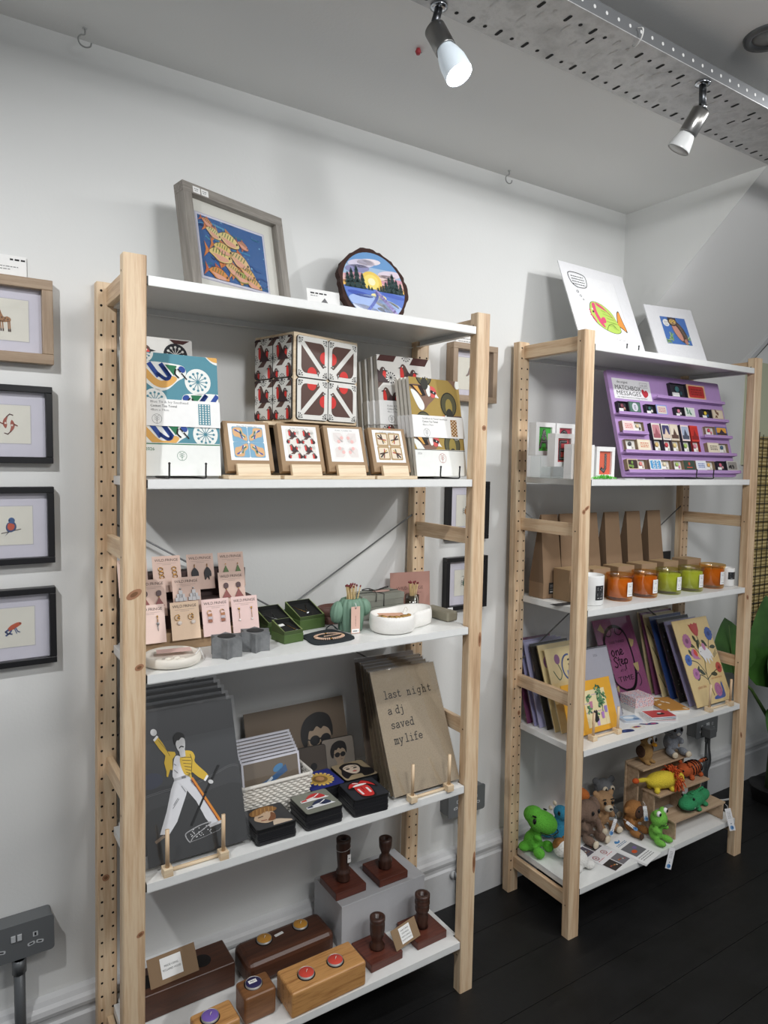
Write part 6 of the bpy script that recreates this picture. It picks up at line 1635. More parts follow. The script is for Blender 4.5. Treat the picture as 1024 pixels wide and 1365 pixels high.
def kraft_box(label, x, y, w=.086, d=.064, h=.092, rz=0):
    t = thing('kraft_box', label, 'kraft box', (x, y, Z3+.0004), R(rz))
    b = MB(); b.box(0, w, 0, d, 0, h-.0012, kraft); b.build('box_body', t, bevel=.0008)
    b = MB(); b.box(0, w, 0, d, h-.0011, h, P('#b0946f', .75)); b.box(.001, w-.001, -.0012, -.0002, h-.018, h, P('#a2866a', .75)); b.build('lid_flap', t)
    return t
kraft_box('kraft box largest and nearest at the left end by the post', 1.335, .102, .090, .066, .098, -1)
for i, (x, lb) in enumerate(((1.447, 'kraft box behind the white candle'), (1.568, 'kraft box behind the first amber candle'), (1.688, 'kraft box between the amber and green candles'), (1.808, 'kraft box behind the two green candles'), (1.942, 'kraft box at the right end, behind the last amber candle'))):
    kraft_box(lb, x, .106, .080, .062, .093, -1)
def glassmat(name, h):
    m, nt, b_ = newmat(name); b_.inputs['Base Color'].default_value = lin(h); b_.inputs['Transmission Weight'].default_value = .75; b_.inputs['Roughness'].default_value = .05; b_.inputs['IOR'].default_value = 1.2
    v = coords(nt); bump(nt, b_, noise(nt, v, 30, 2), .02, .001); return m
AMB = filmmat('amber_glass', .10, .04, '#fae3bb'); LIM = filmmat('lime_glass', .10, .04, '#f3f4d2')
def candle_label(t, r, z0, z1, ang, halfw, bgm, fgm):
    b = MB(); n_ = 8; vs = []
    for z in (z0, z1):
        for i in range(n_+1):
            a = R(ang)-halfw/r+2*halfw/r*i/n_; vs.append(((r+.0004)*math.cos(a), (r+.0004)*math.sin(a), z))
    b.add(vs, [(i, i+1, n_+2+i, n_+1+i) for i in range(n_)], bgm, True)
    rr_ = r+.0007
    def row(zc, h, f0, f1):
        a0 = R(ang)-halfw/r; w_ = 2*halfw/r
        q = [(rr_*math.cos(a0+w_*f), rr_*math.sin(a0+w_*f), z) for z in (zc, zc+h) for f in (f0, f1)]; b.add(q, [(0, 1, 3, 2)], fgm)
    H = z1-z0
    for zc, f0, f1, h in ((.82, .2, .7, .05), (.70, .2, .6, .04), (.45, .2, .8, .025), (.40, .2, .75, .025), (.35, .2, .8, .025), (.30, .2, .7, .025), (.12, .2, .4, .04), (.12, .5, .8, .04)): row(z0+H*zc, H*h, f0, f1)
    b.build('label', t)
def jar_candle(label, x, y, glass, wax, r=.0405, h=.083):
    t = thing('jar_candle', label, 'candle', (x, y, Z3+.0004))
    b = MB(); b.lathe([(0, .0005), (r-.006, 0), (r-.002, .002), (r-.001, .006), (r-.001, h-.016), (r+.0005, h-.011), (r+.003, h-.004), (r+.002, h), (r-.001, h-.001), (r-.004, h-.010), (r-.004, .010), (0, .008)], glass, 40); b.build('glass', t)
    b = MB(); b.lathe([(0, .0095), (r-.0045, .0115), (r-.0045, h-.016), (0, h-.017)], P(wax, .5), 36); wx = b.build('wax', t)
    b = MB(); b.tube([(0, 0, h-.017), (.001, 0, h-.010)], .0008, ink, 6); b.build('wick', wx)
    candle_label(t, r-.0006, .016, .060, -88, .0125, white, greytext)
    return t
jar_candle('amber glass candle with white label, first beside the white jar', 1.515, .056, AMB, '#dc9a38')
jar_candle('amber glass candle with white label, second, next to the green pair', 1.636, .052, AMB, '#d59234')
jar_candle('lime glass candle with white label, left of the green pair', 1.756, .048, LIM, '#d3dc6c')
jar_candle('lime glass candle with white label, right of the green pair', 1.873, .044, LIM, '#dbe27c')
jar_candle('amber glass candle with white label, last in the row', 1.997, .044, AMB, '#dfa040')
def tumbler(label, x, y, r, h):
    t = thing('white_candle', label, 'candle', (x, y, Z3+.0004))
    b = MB(); b.lathe([(0, .0005), (r-.004, 0), (r, .004), (r, h-.003), (r-.0015, h), (r-.003, h-.001), (r-.003, h-.016), (0, h-.016)], P('#eeefee', .25), 40); b.build('jar', t)
    candle_label(t, r, .018 if h > .07 else .026, .062 if h > .07 else .052, -95, .0155 if h > .07 else .0200, P('#26272a', .5), P('#c9c9c9'))
    b = MB(); b.tube([(0, 0, h-.0155), (0, 0, h-.006)], .0008, ink, 6); b.build('wick', t)
tumbler('large white jar candle with a black label beside the front post', 1.378, .056, .0405, .091)
tumbler('small white jar candle with a black band at the right end', 2.078, .036, .0245, .066)
b = MB(); b.box(0, .185, 0, .003, 0, .092, P('#232425', .6)); b.A = Matrix(); b.squig(.03, .10, .078, .006, P('#b9b9b9'), 1, 3); b.squig(.03, .08, .066, .004, P('#8d8d8d'), 1, 4)
o = b.build('black_card'); place(o, (1.93, .291, Z3), 0, 0, .003); tag(o, 'black display card with pale lettering standing behind the kraft boxes', 'card')
b = MB(); b.slab(RC(-.04, -.014, .04, .014), 0, .0008, P('#34363a', .6)); o = b.build('business_card'); o.location = (1.297, .088, Z3+.0004); o.rotation_euler.z = R(-4); tag(o, 'dark card lying flat in front of the left kraft box', 'card')

# ================================================================== SECOND UNIT, fourth shelf: cards and prints
Z4b = SZ[3]
PLUM, LILAC, BLK, CRM, BLUE = P('#7c4266', .6), P('#a9a6d0', .6), P('#2a2624', .6), P('#e3cf9a', .6), P('#2f4a86', .6)
def a4(label, A, yaw, lean, mm, art=None, w=.212, h=.302, group=None, sl=True, t=.0025):
    o = thing('art_print', label, 'print', group=group); place(o, A, yaw, lean, t)
    b = card_mesh(w, h, t, mm); b.A = Matrix()
    if art: art(b)
    b.build('printed_sheet', o)
    if sl: sleeve_on(o, w, h, t, .003)
    return o
# flower and snail print
def art_flower(b):
    Dg, Pk, Rd, Bl, Wh, Pu = P('#34402e', .6), P('#c07aa8', .6), P('#b8433f', .6), P('#3c5aa6', .6), P('#f0f0f2', .6), P('#7d4f86', .6)
    st = .0032
    for pts in ([(.112, .026), (.106, .07), (.105, .105), (.118, .15)], [(.105, .10), (.075, .145), (.03, .161)], [(.105, .08), (.08, .10), (.05, .107)], [(.106, .085), (.14, .10), (.182, .113)], [(.118, .15), (.085, .195), (.055, .222)], [(.122, .17), (.118, .21), (.112, .25)], [(.15, .17), (.165, .20), (.182, .232)], [(.118, .15), (.15, .175)]):
        b.line(CR(pts, 5, False), st, Dg, 1)
    def leaf(x, y, L, a, c=Dg): b.poly(XF(CR([(0, 0), (.35, .22), (.8, .22), (1, .02), (.7, -.16), (.3, -.12)], 4), x, y, L, R(a)), c, 2)
    for q in ((.155, .195, .034, 130), (.165, .19, .034, -5), (.10, .19, .036, 70), (.085, .20, .034, 150), (.075, .135, .03, 235), (.098, .10, .036, 140), (.128, .098, .036, -10), (.068, .105, .028, 220), (.06, .17, .03, 120), (.103, .215, .03, 115)): leaf(*q)
    for (x, y) in ((.175, .165),):
        for d in (-.5, 0, .5): b.line([(x, y-.008+d*.01), (x+.022, y+.008+d*.014)], .0018, Dg, 2)
    b.poly([(.082, .283), (.092, .279), (.100, .285), (.110, .280), (.120, .286), (.130, .281), (.135, .284), (.132, .255), (.120, .236), (.106, .240), (.092, .258)], Rd, 3)
    for (x, y, r_, c, d) in ((.050, .226, .021, '#b26f9d', '#7d4573'), (.183, .238, .020, '#3c5aa6', '#26397c'), (.028, .161, .0165, '#3f69b8', '#2a4690'), (.183, .115, .0155, '#bf4a44', '#8a2d2c'), (.048, .110, .0165, '#bd78ac', '#94528a')):
        b.poly([(x+r_*(1+.12*(i % 2))*math.cos(PI*i/12), y+r_*1.15*(1+.12*(i % 2))*math.sin(PI*i/12)) for i in range(24)], P(c, .6), 3); b.disc(x, y, r_*.42, P(d, .6), 4)
    b.poly(CR([(.060, .165), (.055, .185), (.070, .196), (.086, .185), (.088, .165), (.098, .156), (.078, .158)], 4), Pk, 3); b.poly(CR([(.068, .180), (.074, .194), (.086, .184), (.086, .168), (.076, .170)], 4), P('#d9423c', .6), 4)
    b.poly(CR([(.098, .176), (.105, .194), (.125, .198), (.148, .190), (.165, .172), (.168, .150), (.158, .160), (.160, .138), (.146, .152), (.140, .132), (.130, .156), (.124, .138), (.112, .160)], 4), Wh, 4); b.poly(CR([(.124, .194), (.126, .208), (.138, .206), (.142, .190), (.134, .182)], 4), P('#c98ab0', .6), 5); b.disc(.108, .181, .002, ink, 5, n=8)
    b.poly(CR([(.110, .012), (.116, .022), (.150, .026), (.164, .036), (.164, .058), (.172, .060), (.174, .030), (.166, .012)], 4), Bl, 3); b.poly(E(.142, .042, .0195, .024), P('#b36a9c', .6), 4); b.line(E(.143, .041, .011, .014, n=14), .0014, P('#8c4a78', .6), 5)
    for x in (.165, .172): b.line([(x, .058), (x+.001, .067)], .0014, Bl, 4)
    br = P('#c98d5a', .6)
    b.text('plant the', .034, .058, .016, br, 3, width=.046, sx=.8); b.text('you love most', .122, .080, .011, br, 3, width=.062)
a4('tan print of stylised flowers with a purple snail, facing out at the right', (1.896, .0075, Z4+.010), -.9, 23.2, P('#e2c88f', .6), art_flower, .204, .302)
stack_r = [('lilac print just behind the flower and snail print', (1.912, .046, Z4), 23.5, LILAC, None), ('black floral print third from the front of the right pile', (1.914, .086, Z4), 22, BLK, 'dots'), ('deep blue print fourth from the front of the right pile', (1.914, .122, Z4), 21, BLUE, None),
           ('cream print fifth from the front of the right pile', (1.914, .156, Z4), 20, CRM, 'twig'), ('plum print rearmost but one of the right pile', (1.910, .184, Z4), 16, PLUM, None), ('dark cream print rearmost of the right pile', (1.906, .204, Z4), 14, P('#c9b78f', .6), None)]
def art_dots(b):
    rg = random.Random(3)
    for i in range(60): b.disc(rg.uniform(.01, .06), rg.uniform(.01, .29), .0022, P(rg.choice(['#8a4a5c', '#4a5a8a', '#6d8a6a', '#a9a0a0'])), 1, n=7)
def art_twig(b):
    for z in (.26, .18, .08): b.line(CR([(.01, z), (.02, z-.03), (.03, z-.05)], 3, False), .003, P('#3b342c'), 1)
for (lb, A, ln, mm, ar) in stack_r: a4(lb, A, -.6, ln, mm, {'dots': art_dots, 'twig': art_twig, None: None}[ar], .184)
dowel_stand('pale wooden dowel stand holding the flower print', 1.930, 2.052, -.0145, Z4, R(-1))
# motto print
def art_motto(b):
    dk = P('#241722', .6); x0 = -.0
    ring = CR([(.075, .045), (.040, .075), (.030, .150), (.036, .225), (.070, .262), (.112, .268), (.152, .240), (.165, .170), (.160, .100), (.140, .055), (.110, .038)], 6)
    b.line(ring, .0075, dk, 1, closed=True)
    for i in list(range(14, 34))+list(range(46, 64)):
        p = ring[i % len(ring)]; b.disc(p[0], p[1], .0068, dk, 1, n=8)
    for pts in ([(.062, .256), (.054, .240), (.072, .236), (.084, .250), (.080, .262)], [(.112, .266), (.104, .246), (.122, .236), (.140, .244), (.150, .250)], [(.040, .10), (.022, .13), (.030, .165), (.044, .15)], [(.150, .075), (.170, .09), (.176, .06), (.160, .045)]):
        b.line(CR(pts, 5, False), .0034, dk, 1)
    gl_ = P('#c4b07c', .6)
    for (x, y, s, a) in ((.036, .264, .030, 40), (.176, .200, .028, -20), (.170, .112, .030, 5), (.04, .05, .02, 10)): b.poly(XF([(-.5, .5), (.5, .5), (.3, -.3), (0, -.6), (-.25, -.3)], x, y, s, R(a)), gl_, 3)
    b.text('TAKE THINGS', .098, .208, .0135, dk, 2, 'CENTER', width=.084)
    def ln(pts, wd=.0042, cl_=False): b.line(CR(pts, 5, cl_), wd, dk, 2, closed=cl_)
    ln([(.062, .184), (.056, .174), (.062, .164), (.071, .172), (.068, .183)], cl_=True)
    ln([(.080, .182), (.080, .166), (.083, .177), (.090, .182), (.094, .177), (.095, .166), (.100, .168)])
    ln([(.103, .172), (.114, .176), (.112, .184), (.105, .182), (.103, .172), (.110, .165), (.120, .169)])
    ln([(.078, .155), (.070, .160), (.060, .152), (.066, .143), (.074, .134), (.068, .124), (.056, .128)])
    ln([(.086, .158), (.084, .132), (.089, .128)]); b.line([(.078, .148), (.094, .150)], .003, dk, 2)
    ln([(.094, .138), (.104, .143), (.102, .149), (.096, .146), (.095, .136), (.103, .131), (.110, .136)])
    ln([(.114, .147), (.113, .112)]); ln([(.114, .140), (.122, .148), (.130, .142), (.124, .132), (.114, .134)])
    b.text('AT A', .094, .106, .0125, dk, 2, 'CENTER', width=.030)
    b.text('TIME', .098, .072, .026, dk, 2, 'CENTER', width=.082)
a4('plum print reading take things one step at a time in a black wreath', (1.683, .186, Z4), 0, 22.5, P('#9a5680', .6), art_motto, .210, .300)
# calendar
o = thing('spiral_calendar', 'pale grey spiral bound calendar leaning in front of the plum motto print', 'calendar'); place(o, (1.485, .120, Z4), -3, 21, .003)
b = card_mesh(.150, .236, .003, P('#adadb8', .6)); b.A = Matrix(); b.text('2026', .085, .205, .011, P('#77777f'), 1, 'CENTER', width=.02); b.build('cover_sheet', o)
b = MB()
for i in range(34):
    x = .006+i*.0042
    b.tube([(x, -.002+.0035*math.cos(q), .236+.0035*math.sin(q)) for q in [R(k*45) for k in range(9)]], .0006, ink, 4, caps=False)
for i in range(50):
    z = .005+i*.0046
    b.tube([(.150+.003*math.cos(q), .001+.0035*math.sin(q), z) for q in [R(k*60) for k in range(7)]], .0006, ink, 4, caps=False)
b.build('spiral_binding', o)
# left pile
def art_leftcream(b):
    b.poly(E(.028, .215, .017, .020), P('#8d5a86'), 1); b.disc(.028, .215, .008, P('#6d3f68'), 2); b.poly(E(.034, .175, .011, .009), ink, 1); b.line([(.03, .19), (.05, .12)], .003, P('#3b4a34'), 1)
def art_leftcream2(b):
    b.poly(E(.045, .225, .012, .016), P('#8d5a86'), 1); b.line(CR([(.045, .21), (.055, .18), (.04, .16), (.02, .19)], 4, False), .003, P('#3b5a3a'), 1); b.line(E(.092, .195, .030, .040, 0, 18, PI*.45, PI*1.5), .006, P('#4a5f9a'), 1)
    for i, s in enumerate((.215, .20)): b.squig(.09, .14, s, .006, ink, 1, i)
    b.rect(.08, .165, .12, .185, P('#7d8fc0'), 1)
pl = [('plum print rearmost of the left pile by the rail', (1.300, .222, Z4), 18, PLUM, None), ('lilac print second from the back of the left pile', (1.306, .196, Z4), 19, LILAC, None), ('pale lilac print with an orange dot in the left pile', (1.309, .176, Z4), 19, P('#b6b4d8', .6), 'dot'), ('black edged print in the middle of the left pile', (1.316, .150, Z4), 20, BLK, None), ('cream print with a purple flower in the left pile', (1.324, .124, Z4), 20, CRM, 'c1'), ('cream print with a blue arch frontmost of the left pile', (1.334, .106, Z4), 20, CRM, 'c2')]
for (lb, A, ln, mm, ar) in pl:
    a4(lb, A, -1, ln, mm, {'dot': lambda b: b.disc(.03, .25, .008, P('#d99a4a'), 1), 'c1': art_leftcream, 'c2': art_leftcream2, None: None}[ar], .150 if ar in ('c1', 'c2') else .170, .272 if ar != 'c2' else .262)
# yellow plants card
def art_plants(b):
    w, h = .216, .158
    b.rect(.085, .016, .182, .128, P('#e8d9ab', .6), 1)
    for (x0, y0, x1, y1) in ((.085, .088, .12, .09), (.085, .060, .16, .062), (.12, .112, .16, .114)): b.rect(x0, y0, x1, y1, P('#b59ac0'), 2)
    rg = random.Random(6); gr = [P('#4a7a52', .6), P('#2f5c3e', .6), P('#6d9a6a', .6)]
    for (x, y, r_, n_) in ((.162, .100, .020, 34), (.155, .085, .015, 18), (.150, .126, .012, 16), (.108, .106, .012, 14), (.100, .070, .012, 12), (.13, .05, .008, 6)):
        for i in range(n_): a = rg.uniform(0, 2*PI); q = r_*math.sqrt(rg.random()); b.poly(E(x+q*math.cos(a), y+q*math.sin(a), .0055, .003, rg.uniform(0, 3), 8), gr[i % 3], 3+i % 3)
    for (x, y, c) in ((.155, .046, '#b07fc0'), (.172, .062, '#9a86c6'), (.130, .028, '#b99ad0'), (.112, .084, '#c07f9a')): b.poly([(x-.007, y+.010), (x+.007, y+.010), (x+.005, y-.010), (x-.005, y-.010)], P(c, .6), 6)
    b.line([(.158, .055), (.160, .085)], .002, gr[1], 5)
    b.poly(CR([(.118, .030), (.114, .046), (.118, .052), (.117, .062), (.122, .066), (.126, .060), (.128, .066), (.133, .060), (.131, .050), (.134, .036), (.126, .030)], 4), ink, 7)
    for x in (.10, .135, .165): b.rect(x, .016, x+.001, .04, P('#c9b27a'), 2)
o = a4('bright yellow print of house plants and a black cat, facing out by the front post', (1.306, .046, Z4+.010), -1.7, 18.5, P('#e0a52e', .6), art_plants, .216, .158, sl=False)
dowel_stand('pale wooden dowel stand holding the yellow house plant print', 1.380, 1.492, .0235, Z4, R(-1), .070)

# small stationery in the middle
t = thing('gift_box', 'oblong box wrapped in white paper with small pink sprigs', 'box', (1.688, .104, Z4+.0164), R(-7))
b = MB(); b.box(0, .085, 0, .072, 0, .034, P('#eceae8', .6)); rg = random.Random(9)
for (M, W, H) in ((Matrix(), .085, .034), (Matrix.Translation((0, 0, .034)) @ Matrix.Rotation(R(-90), 4, 'X'), .085, .072), (Matrix(((0, 1, 0, 0), (-1, 0, 0, .072), (0, 0, 1, 0), (0, 0, 0, 1))), .072, .034)):
    b.A = M; cl = RC(0, 0, W, H)
    y = .004
    while y < H:
        x = .003
        while x < W:
            c = rg.choice(['#c9566a', '#b55a86', '#7a86b0', '#d07a8a']); b.poly(E(x+rg.uniform(-.001, .001), y+rg.uniform(-.001, .001), .0030, .0015, rg.uniform(0, 3), 7), P(c, .6), 1, cl); x += .0062
        y += .0056
b.build('wrapped_box', t)
b = MB(); b.slab(RC(-.044, -.038, .044, .038), 0, .015, P('#d9d6d4', .6)); o = b.build('wrapped_parcel', bevel=.001); o.location = (1.734, .137, Z4+.0006); o.rotation_euler.z = R(-7); tag(o, 'flat pale parcel lying under the sprig wrapped box', 'parcel')
def flat_card(label, x, y, z, w, d, rz, mm, art=None, cat='card', name='greeting_card', t=.0008, group=None):
    b = MB(); b.box(-w/2, w/2, 0, t, -d/2, d/2, mm); b.A = Matrix()
    if art: art(b)
    o = b.build(name); o.rotation_euler = (-R(90), 0, R(rz)); o.location = (x, y, z+t+.0004); return tag(o, label, cat, group)
wm_ = P('#eeeeee', .6)
def bord(c, e=.004): return lambda b: b.rect(-.05+e, -.0325+e, .05-e, .0325-e, P(c, .6), 1)
for i, (c, lb) in enumerate((('#dfe0e4', 'white postcard lowest of the fanned front pile'), ('#b9475a', 'pink sprig postcard second from the bottom of the fanned pile'), ('#2b2c30', 'black fronted postcard in the fanned pile'), ('#4a6aa8', 'blue fronted postcard in the fanned pile'), ('#c04a4a', 'red postcard with a black and white bird, topmost of the fanned pile'))):
    def art(b, c=c, i=i):
        b.rect(-.046, -.0295, .046, .0295, P(c, .6), 1)
        if i == 4: b.poly(CR([(-.012, -.006), (.0, .006), (.014, .004), (.018, -.006), (0, -.010)], 4), ink, 2); b.poly(E(.002, .004, .008, .004), white, 3)
    flat_card(lb, 1.716+.005*i, .034+.003*i, Z4+.0022*i, .100, .066, -28+2*i, wm_, art, 'postcard', 'postcard')
def art_tan(b):
    rg = random.Random(12)
    for i in range(9): b.poly(E(rg.uniform(-.045, .045), rg.uniform(-.06, .06), .009, .005, rg.uniform(0, 3), 10), P('#efe4cf', .6), 1)
for i, lb in enumerate(('white card edge at the bottom of the tan wrapping pile', 'white card edge in the middle of the tan wrapping pile', 'tan sheet with cream leaves on top of the wrapping pile')):
    flat_card(lb, 1.842, .092, Z4+.004*i, .098, .120, -20, P('#e3e1dd', .6) if i < 2 else P('#c08a45', .6), art_tan if i == 2 else None, 'wrapping sheet', 'wrapping_sheet', .003)
def art_pond(b): b.rect(-.03, -.021, .03, .021, P('#a9c0d6', .6), 1); b.poly(E(-.005, .005, .02, .01), P('#e6edf2'), 2); b.poly(E(.015, -.01, .012, .006), P('#5f7fa6'), 2)
for i in range(3): flat_card(('bottom card of the small pale blue card pile', 'middle card of the small pale blue card pile', 'pale blue printed card on top of its small pile')[i], 1.622+.002*i, .074+.001*i, Z4+.0022*i, .066, .048, -24+4*i, P('#dfe3ea', .6), art_pond if i == 2 else None, 'card')
def sticker(label, x, y, pts, layers):
    b = MB(); b.prism(pts, 0, .0006, P('#e4e1da', .5)); b.A = Matrix()
    for (p, c, k) in layers: b.poly(p, P(c, .5), k)
    o = b.build('sticker'); o.rotation_euler = (-R(90), 0, R(-10)); o.location = (x, y, Z4+.0012); o.scale = (.8, 1, .8); tag(o, label, 'sticker')
blob = CR([(-.034, -.008), (-.02, .012), (.01, .014), (.034, .004), (.028, -.012), (-.01, -.014)], 4)
sticker('dark blue die cut sticker nearest the yellow print', 1.534, .018, blob, [(XF(blob, 0, 0, .94), '#2b3a6d', 1), (E(-.012, 0, .008, .005), '#4f66a0', 2), (E(.012, .002, .007, .005), '#1d2850', 2)])
sticker('cream sticker with red and purple shapes, middle of three', 1.592, .022, CR([(-.036, 0), (-.02, .018), (.012, .02), (.036, .006), (.024, -.016), (-.016, -.018)], 4), [(E(-.004, .001, .024, .009), '#d9c58a', 1), (E(-.004, .001, .017, .006), '#a8343c', 2), (E(.006, .001, .009, .005), '#6a4a9a', 3), (E(-.014, .003, .005, .003), '#3c5aa6', 3)])
sticker('navy and pink cat shaped sticker furthest right of three', 1.648, .020, CR([(-.045, .012), (-.03, .016), (-.01, .006), (.02, .008), (.044, -.004), (.036, -.016), (.0, -.014), (-.024, -.004)], 4), [(CR([(-.042, .011), (-.03, .014), (-.01, .005), (.018, .006), (.040, -.004), (.034, -.014), (.0, -.012), (-.024, -.003)], 4), '#2c3c72', 1), (E(.018, -.005, .014, .006), '#b04a78', 2), (E(-.012, .001, .006, .003), '#c9566a', 2)])

# ================================================================== SECOND UNIT, bottom shelf: crochet toys
EYE = P('#0f0f10', .15)
def plush(name, label, loc, rz, bodyp, mat_, parts, vox=.0035, cat='soft toy'):
    t = thing(name, label, cat, (loc[0], loc[1], loc[2]), R(rz))
    b = MB()
    for p in bodyp: b.ell(p[0], p[1], mat_, 18, 12, rot=p[2] if len(p) > 2 else None)
    b.build('crochet_body', t, remesh=vox)
    made = {}
    for nm, items, mm in parts:
        for i, p in enumerate(items):
            b = MB()
            if p[0] == 'tube': b.tube(CR([tuple(q) for q in p[1]], 5, False), p[2], mm, 8)
            else: b.ell(p[0], p[1], mm, 14, 9, rot=p[2] if len(p) > 2 else None)
            up = {'pupil': 'eye_white', 'nose': 'muzzle'}.get(nm)
            o = b.build(nm, made[up][min(i, len(made[up])-1)] if up in made else t)
            made.setdefault(nm, []).append(o)
    return t
RX = lambda a: Matrix.Rotation(R(a), 4, 'X'); RY = lambda a: Matrix.Rotation(R(a), 4, 'Y'); RZ_ = lambda a: Matrix.Rotation(R(a), 4, 'Z')
cg1, cg2, cb = crochet('crochet_bright_green', '#63b83c', '#4f9c2e'), crochet('crochet_leaf_green', '#74b84a', '#5c9c3a'), crochet('crochet_blue', '#2f7f9e', '#256a86')
cor, cbr, cgy = crochet('crochet_orange', '#b5652c', '#9a5222'), crochet('crochet_taupe', '#7a6456', '#665246'), crochet('crochet_grey', '#6f7174', '#5c5e61')
ctan, cmk, cwh = crochet('crochet_tan', '#a98662', '#937250'), crochet('crochet_caramel', '#9a6a3a', '#84582e'), crochet('crochet_white', '#e4e3df', '#cfcdc8')
cye, cdk, cti, cdg = crochet('crochet_yellow', '#dcc43a', '#c4ab2c'), crochet('crochet_dark_brown', '#4a3022', '#3a251a'), crochet('crochet_tiger', '#b5562a', '#9a4520'), crochet('crochet_deep_green', '#2f8a58', '#237346')
ccr, clg = crochet('crochet_cream', '#dccfb8', '#c9baa0'), crochet('crochet_light_grey', '#8c9098', '#777b83')
Zt = Z5+.0025
# in each toy -y is the face
plush('toy_dinosaur', 'bright green crochet dinosaur with a big round head, at the left', (1.322, .188, Zt), 14, [((0, .012, .032), (.030, .030, .034)), ((0, .004, .060), (.020, .020, .026)), ((0, -.020, .108), (.038, .052, .036)), ((0, .012, .120), (.032, .034, .028)), ((-.028, -.028, .018), (.016, .020, .018)), ((.028, -.028, .018), (.016, .020, .018)), ((-.024, .026, .018), (.026, .020, .013)), ((-.024, -.020, .064), (.010, .014, .010)), ((.024, -.020, .064), (.010, .014, .010))], cg1,
      [('eye', [((-.034, -.012, .118), (.005, .007, .010)), ((.034, -.012, .118), (.005, .007, .010))], EYE), ('brow', [((-.033, -.010, .134), (.003, .008, .003)), ((.033, -.010, .134), (.003, .008, .003))], EYE), ('smile', [('tube', [(-.036, -.034, .092), (-.022, -.064, .088), (0, -.073, .090), (.022, -.064, .088), (.036, -.034, .092)], .0016)], EYE)])
plush('toy_dinosaur', 'blue crochet dinosaur with a yellow back ridge, behind the front post', (1.442, .205, Zt), 5, [((0, 0, .032), (.028, .030, .032)), ((0, -.004, .066), (.018, .018, .030)), ((0, -.012, .096), (.022, .030, .024)), ((-.028, .034, .018), (.020, .034, .014)), ((-.020, -.026, .015), (.012, .018, .013)), ((.020, -.026, .015), (.012, .018, .013))], cb,
      [('ridge', [((-.004, .014, .120), (.005, .008, .008)), ((-.010, .026, .100), (.005, .008, .008)), ((-.012, .022, .075), (.005, .010, .008)), ((-.018, .034, .050), (.005, .010, .008))], ccr), ('eye', [((-.021, -.018, .102), (.004, .005, .008)), ((.021, -.018, .102), (.004, .005, .008))], EYE)])
plush('toy_giraffe', 'orange crochet giraffe with a long neck, right behind the front post', (1.572, .240, Zt), 8, [((0, .01, .036), (.030, .032, .036)), ((0, 0, .080), (.018, .018, .040)), ((0, -.014, .112), (.024, .034, .024)), ((-.022, -.020, .014), (.013, .018, .014)), ((.022, -.020, .014), (.013, .018, .014))], cor,
      [('horn', [((-.010, 0, .138), (.005, .005, .012)), ((.010, 0, .138), (.005, .005, .012))], cdk), ('eye', [((-.022, -.018, .118), (.004, .005, .007)), ((.022, -.018, .118), (.004, .005, .007))], EYE), ('spot', [((.026, .0, .045), (.006, .010, .010)), ((-.026, .0, .045), (.006, .010, .010))], cdk)])
def sitter(name, label, loc, rz, m1, pad, s=1.0, ears=(), extra=(), muzz=None):
    S = lambda c, r: ((c[0]*s, c[1]*s, c[2]*s), tuple(q*s for q in r))
    bp = [S((0, .006, .036), (.028, .026, .036)), S((0, -.004, .090), (.036, .034, .034)), S((-.026, -.034, .014), (.014, .026, .014)), S((.026, -.034, .014), (.014, .026, .014)), S((-.026, -.014, .048), (.010, .018, .012)), S((.026, -.014, .048), (.010, .018, .012))]+[S(*e) for e in ears]
    pr = [('foot_pad', [S((-.028, -.062, .015), (.012, .006, .012)), S((.028, -.062, .015), (.012, .006, .012))], pad), ('eye', [S((-.014, -.036, .098), (.005, .004, .007)), S((.014, -.036, .098), (.005, .004, .007))], EYE)]
    if muzz: pr += [('muzzle', [S((0, -.036, .080), (.016, .014, .012))], muzz), ('nose', [S((0, -.051, .084), (.006, .004, .004))], EYE)]
    for (nm, it, mm) in extra: pr.append((nm, [S(*q) if q[0] != 'tube' else ('tube', [tuple(k*s for k in w) for w in q[1]], q[2]) for q in it], mm))
    return plush(name, label, loc, rz, bp, m1, pr)
sitter('toy_elephant', 'taupe crochet elephant with floppy ears, sitting beside the flyers', (1.528, .160, Zt), 2, cbr, ccr, 1.08, [((-.040, .004, .092), (.010, .024, .030)), ((.040, .004, .092), (.010, .024, .030)), ((0, -.040, .072), (.010, .016, .014)), ((0, -.052, .055), (.009, .010, .016))])
sitter('toy_dog', 'tan crochet dog sitting behind the elephant', (1.640, .184, Zt), -18, ctan, ccr, 1.02, [((-.030, .0, .116), (.010, .008, .012)), ((.030, .0, .116), (.010, .008, .012))], [('brow', [((-.015, -.034, .110), (.007, .003, .002)), ((.015, -.034, .110), (.007, .003, .002))], EYE)], ccr)
sitter('toy_koala', 'dark grey crochet animal at the very back of the toy shelf', (1.722, .250, Zt), -15, cgy, ccr, 1.0, [((-.034, .0, .118), (.014, .008, .014)), ((.034, .0, .118), (.014, .008, .014))], [('patch', [((-.015, -.032, .098), (.011, .006, .012)), ((.015, -.032, .098), (.011, .006, .012))], ccr)])
sitter('toy_monkey', 'caramel crochet monkey with a round dark face, beside the wooden step', (1.700, .106, Zt), 4, cmk, cdk, .9, [((-.040, 0, .096), (.012, .008, .013)), ((.040, 0, .096), (.012, .008, .013))], [('face_patch', [((0, -.030, .088), (.026, .012, .024))], cdk)])
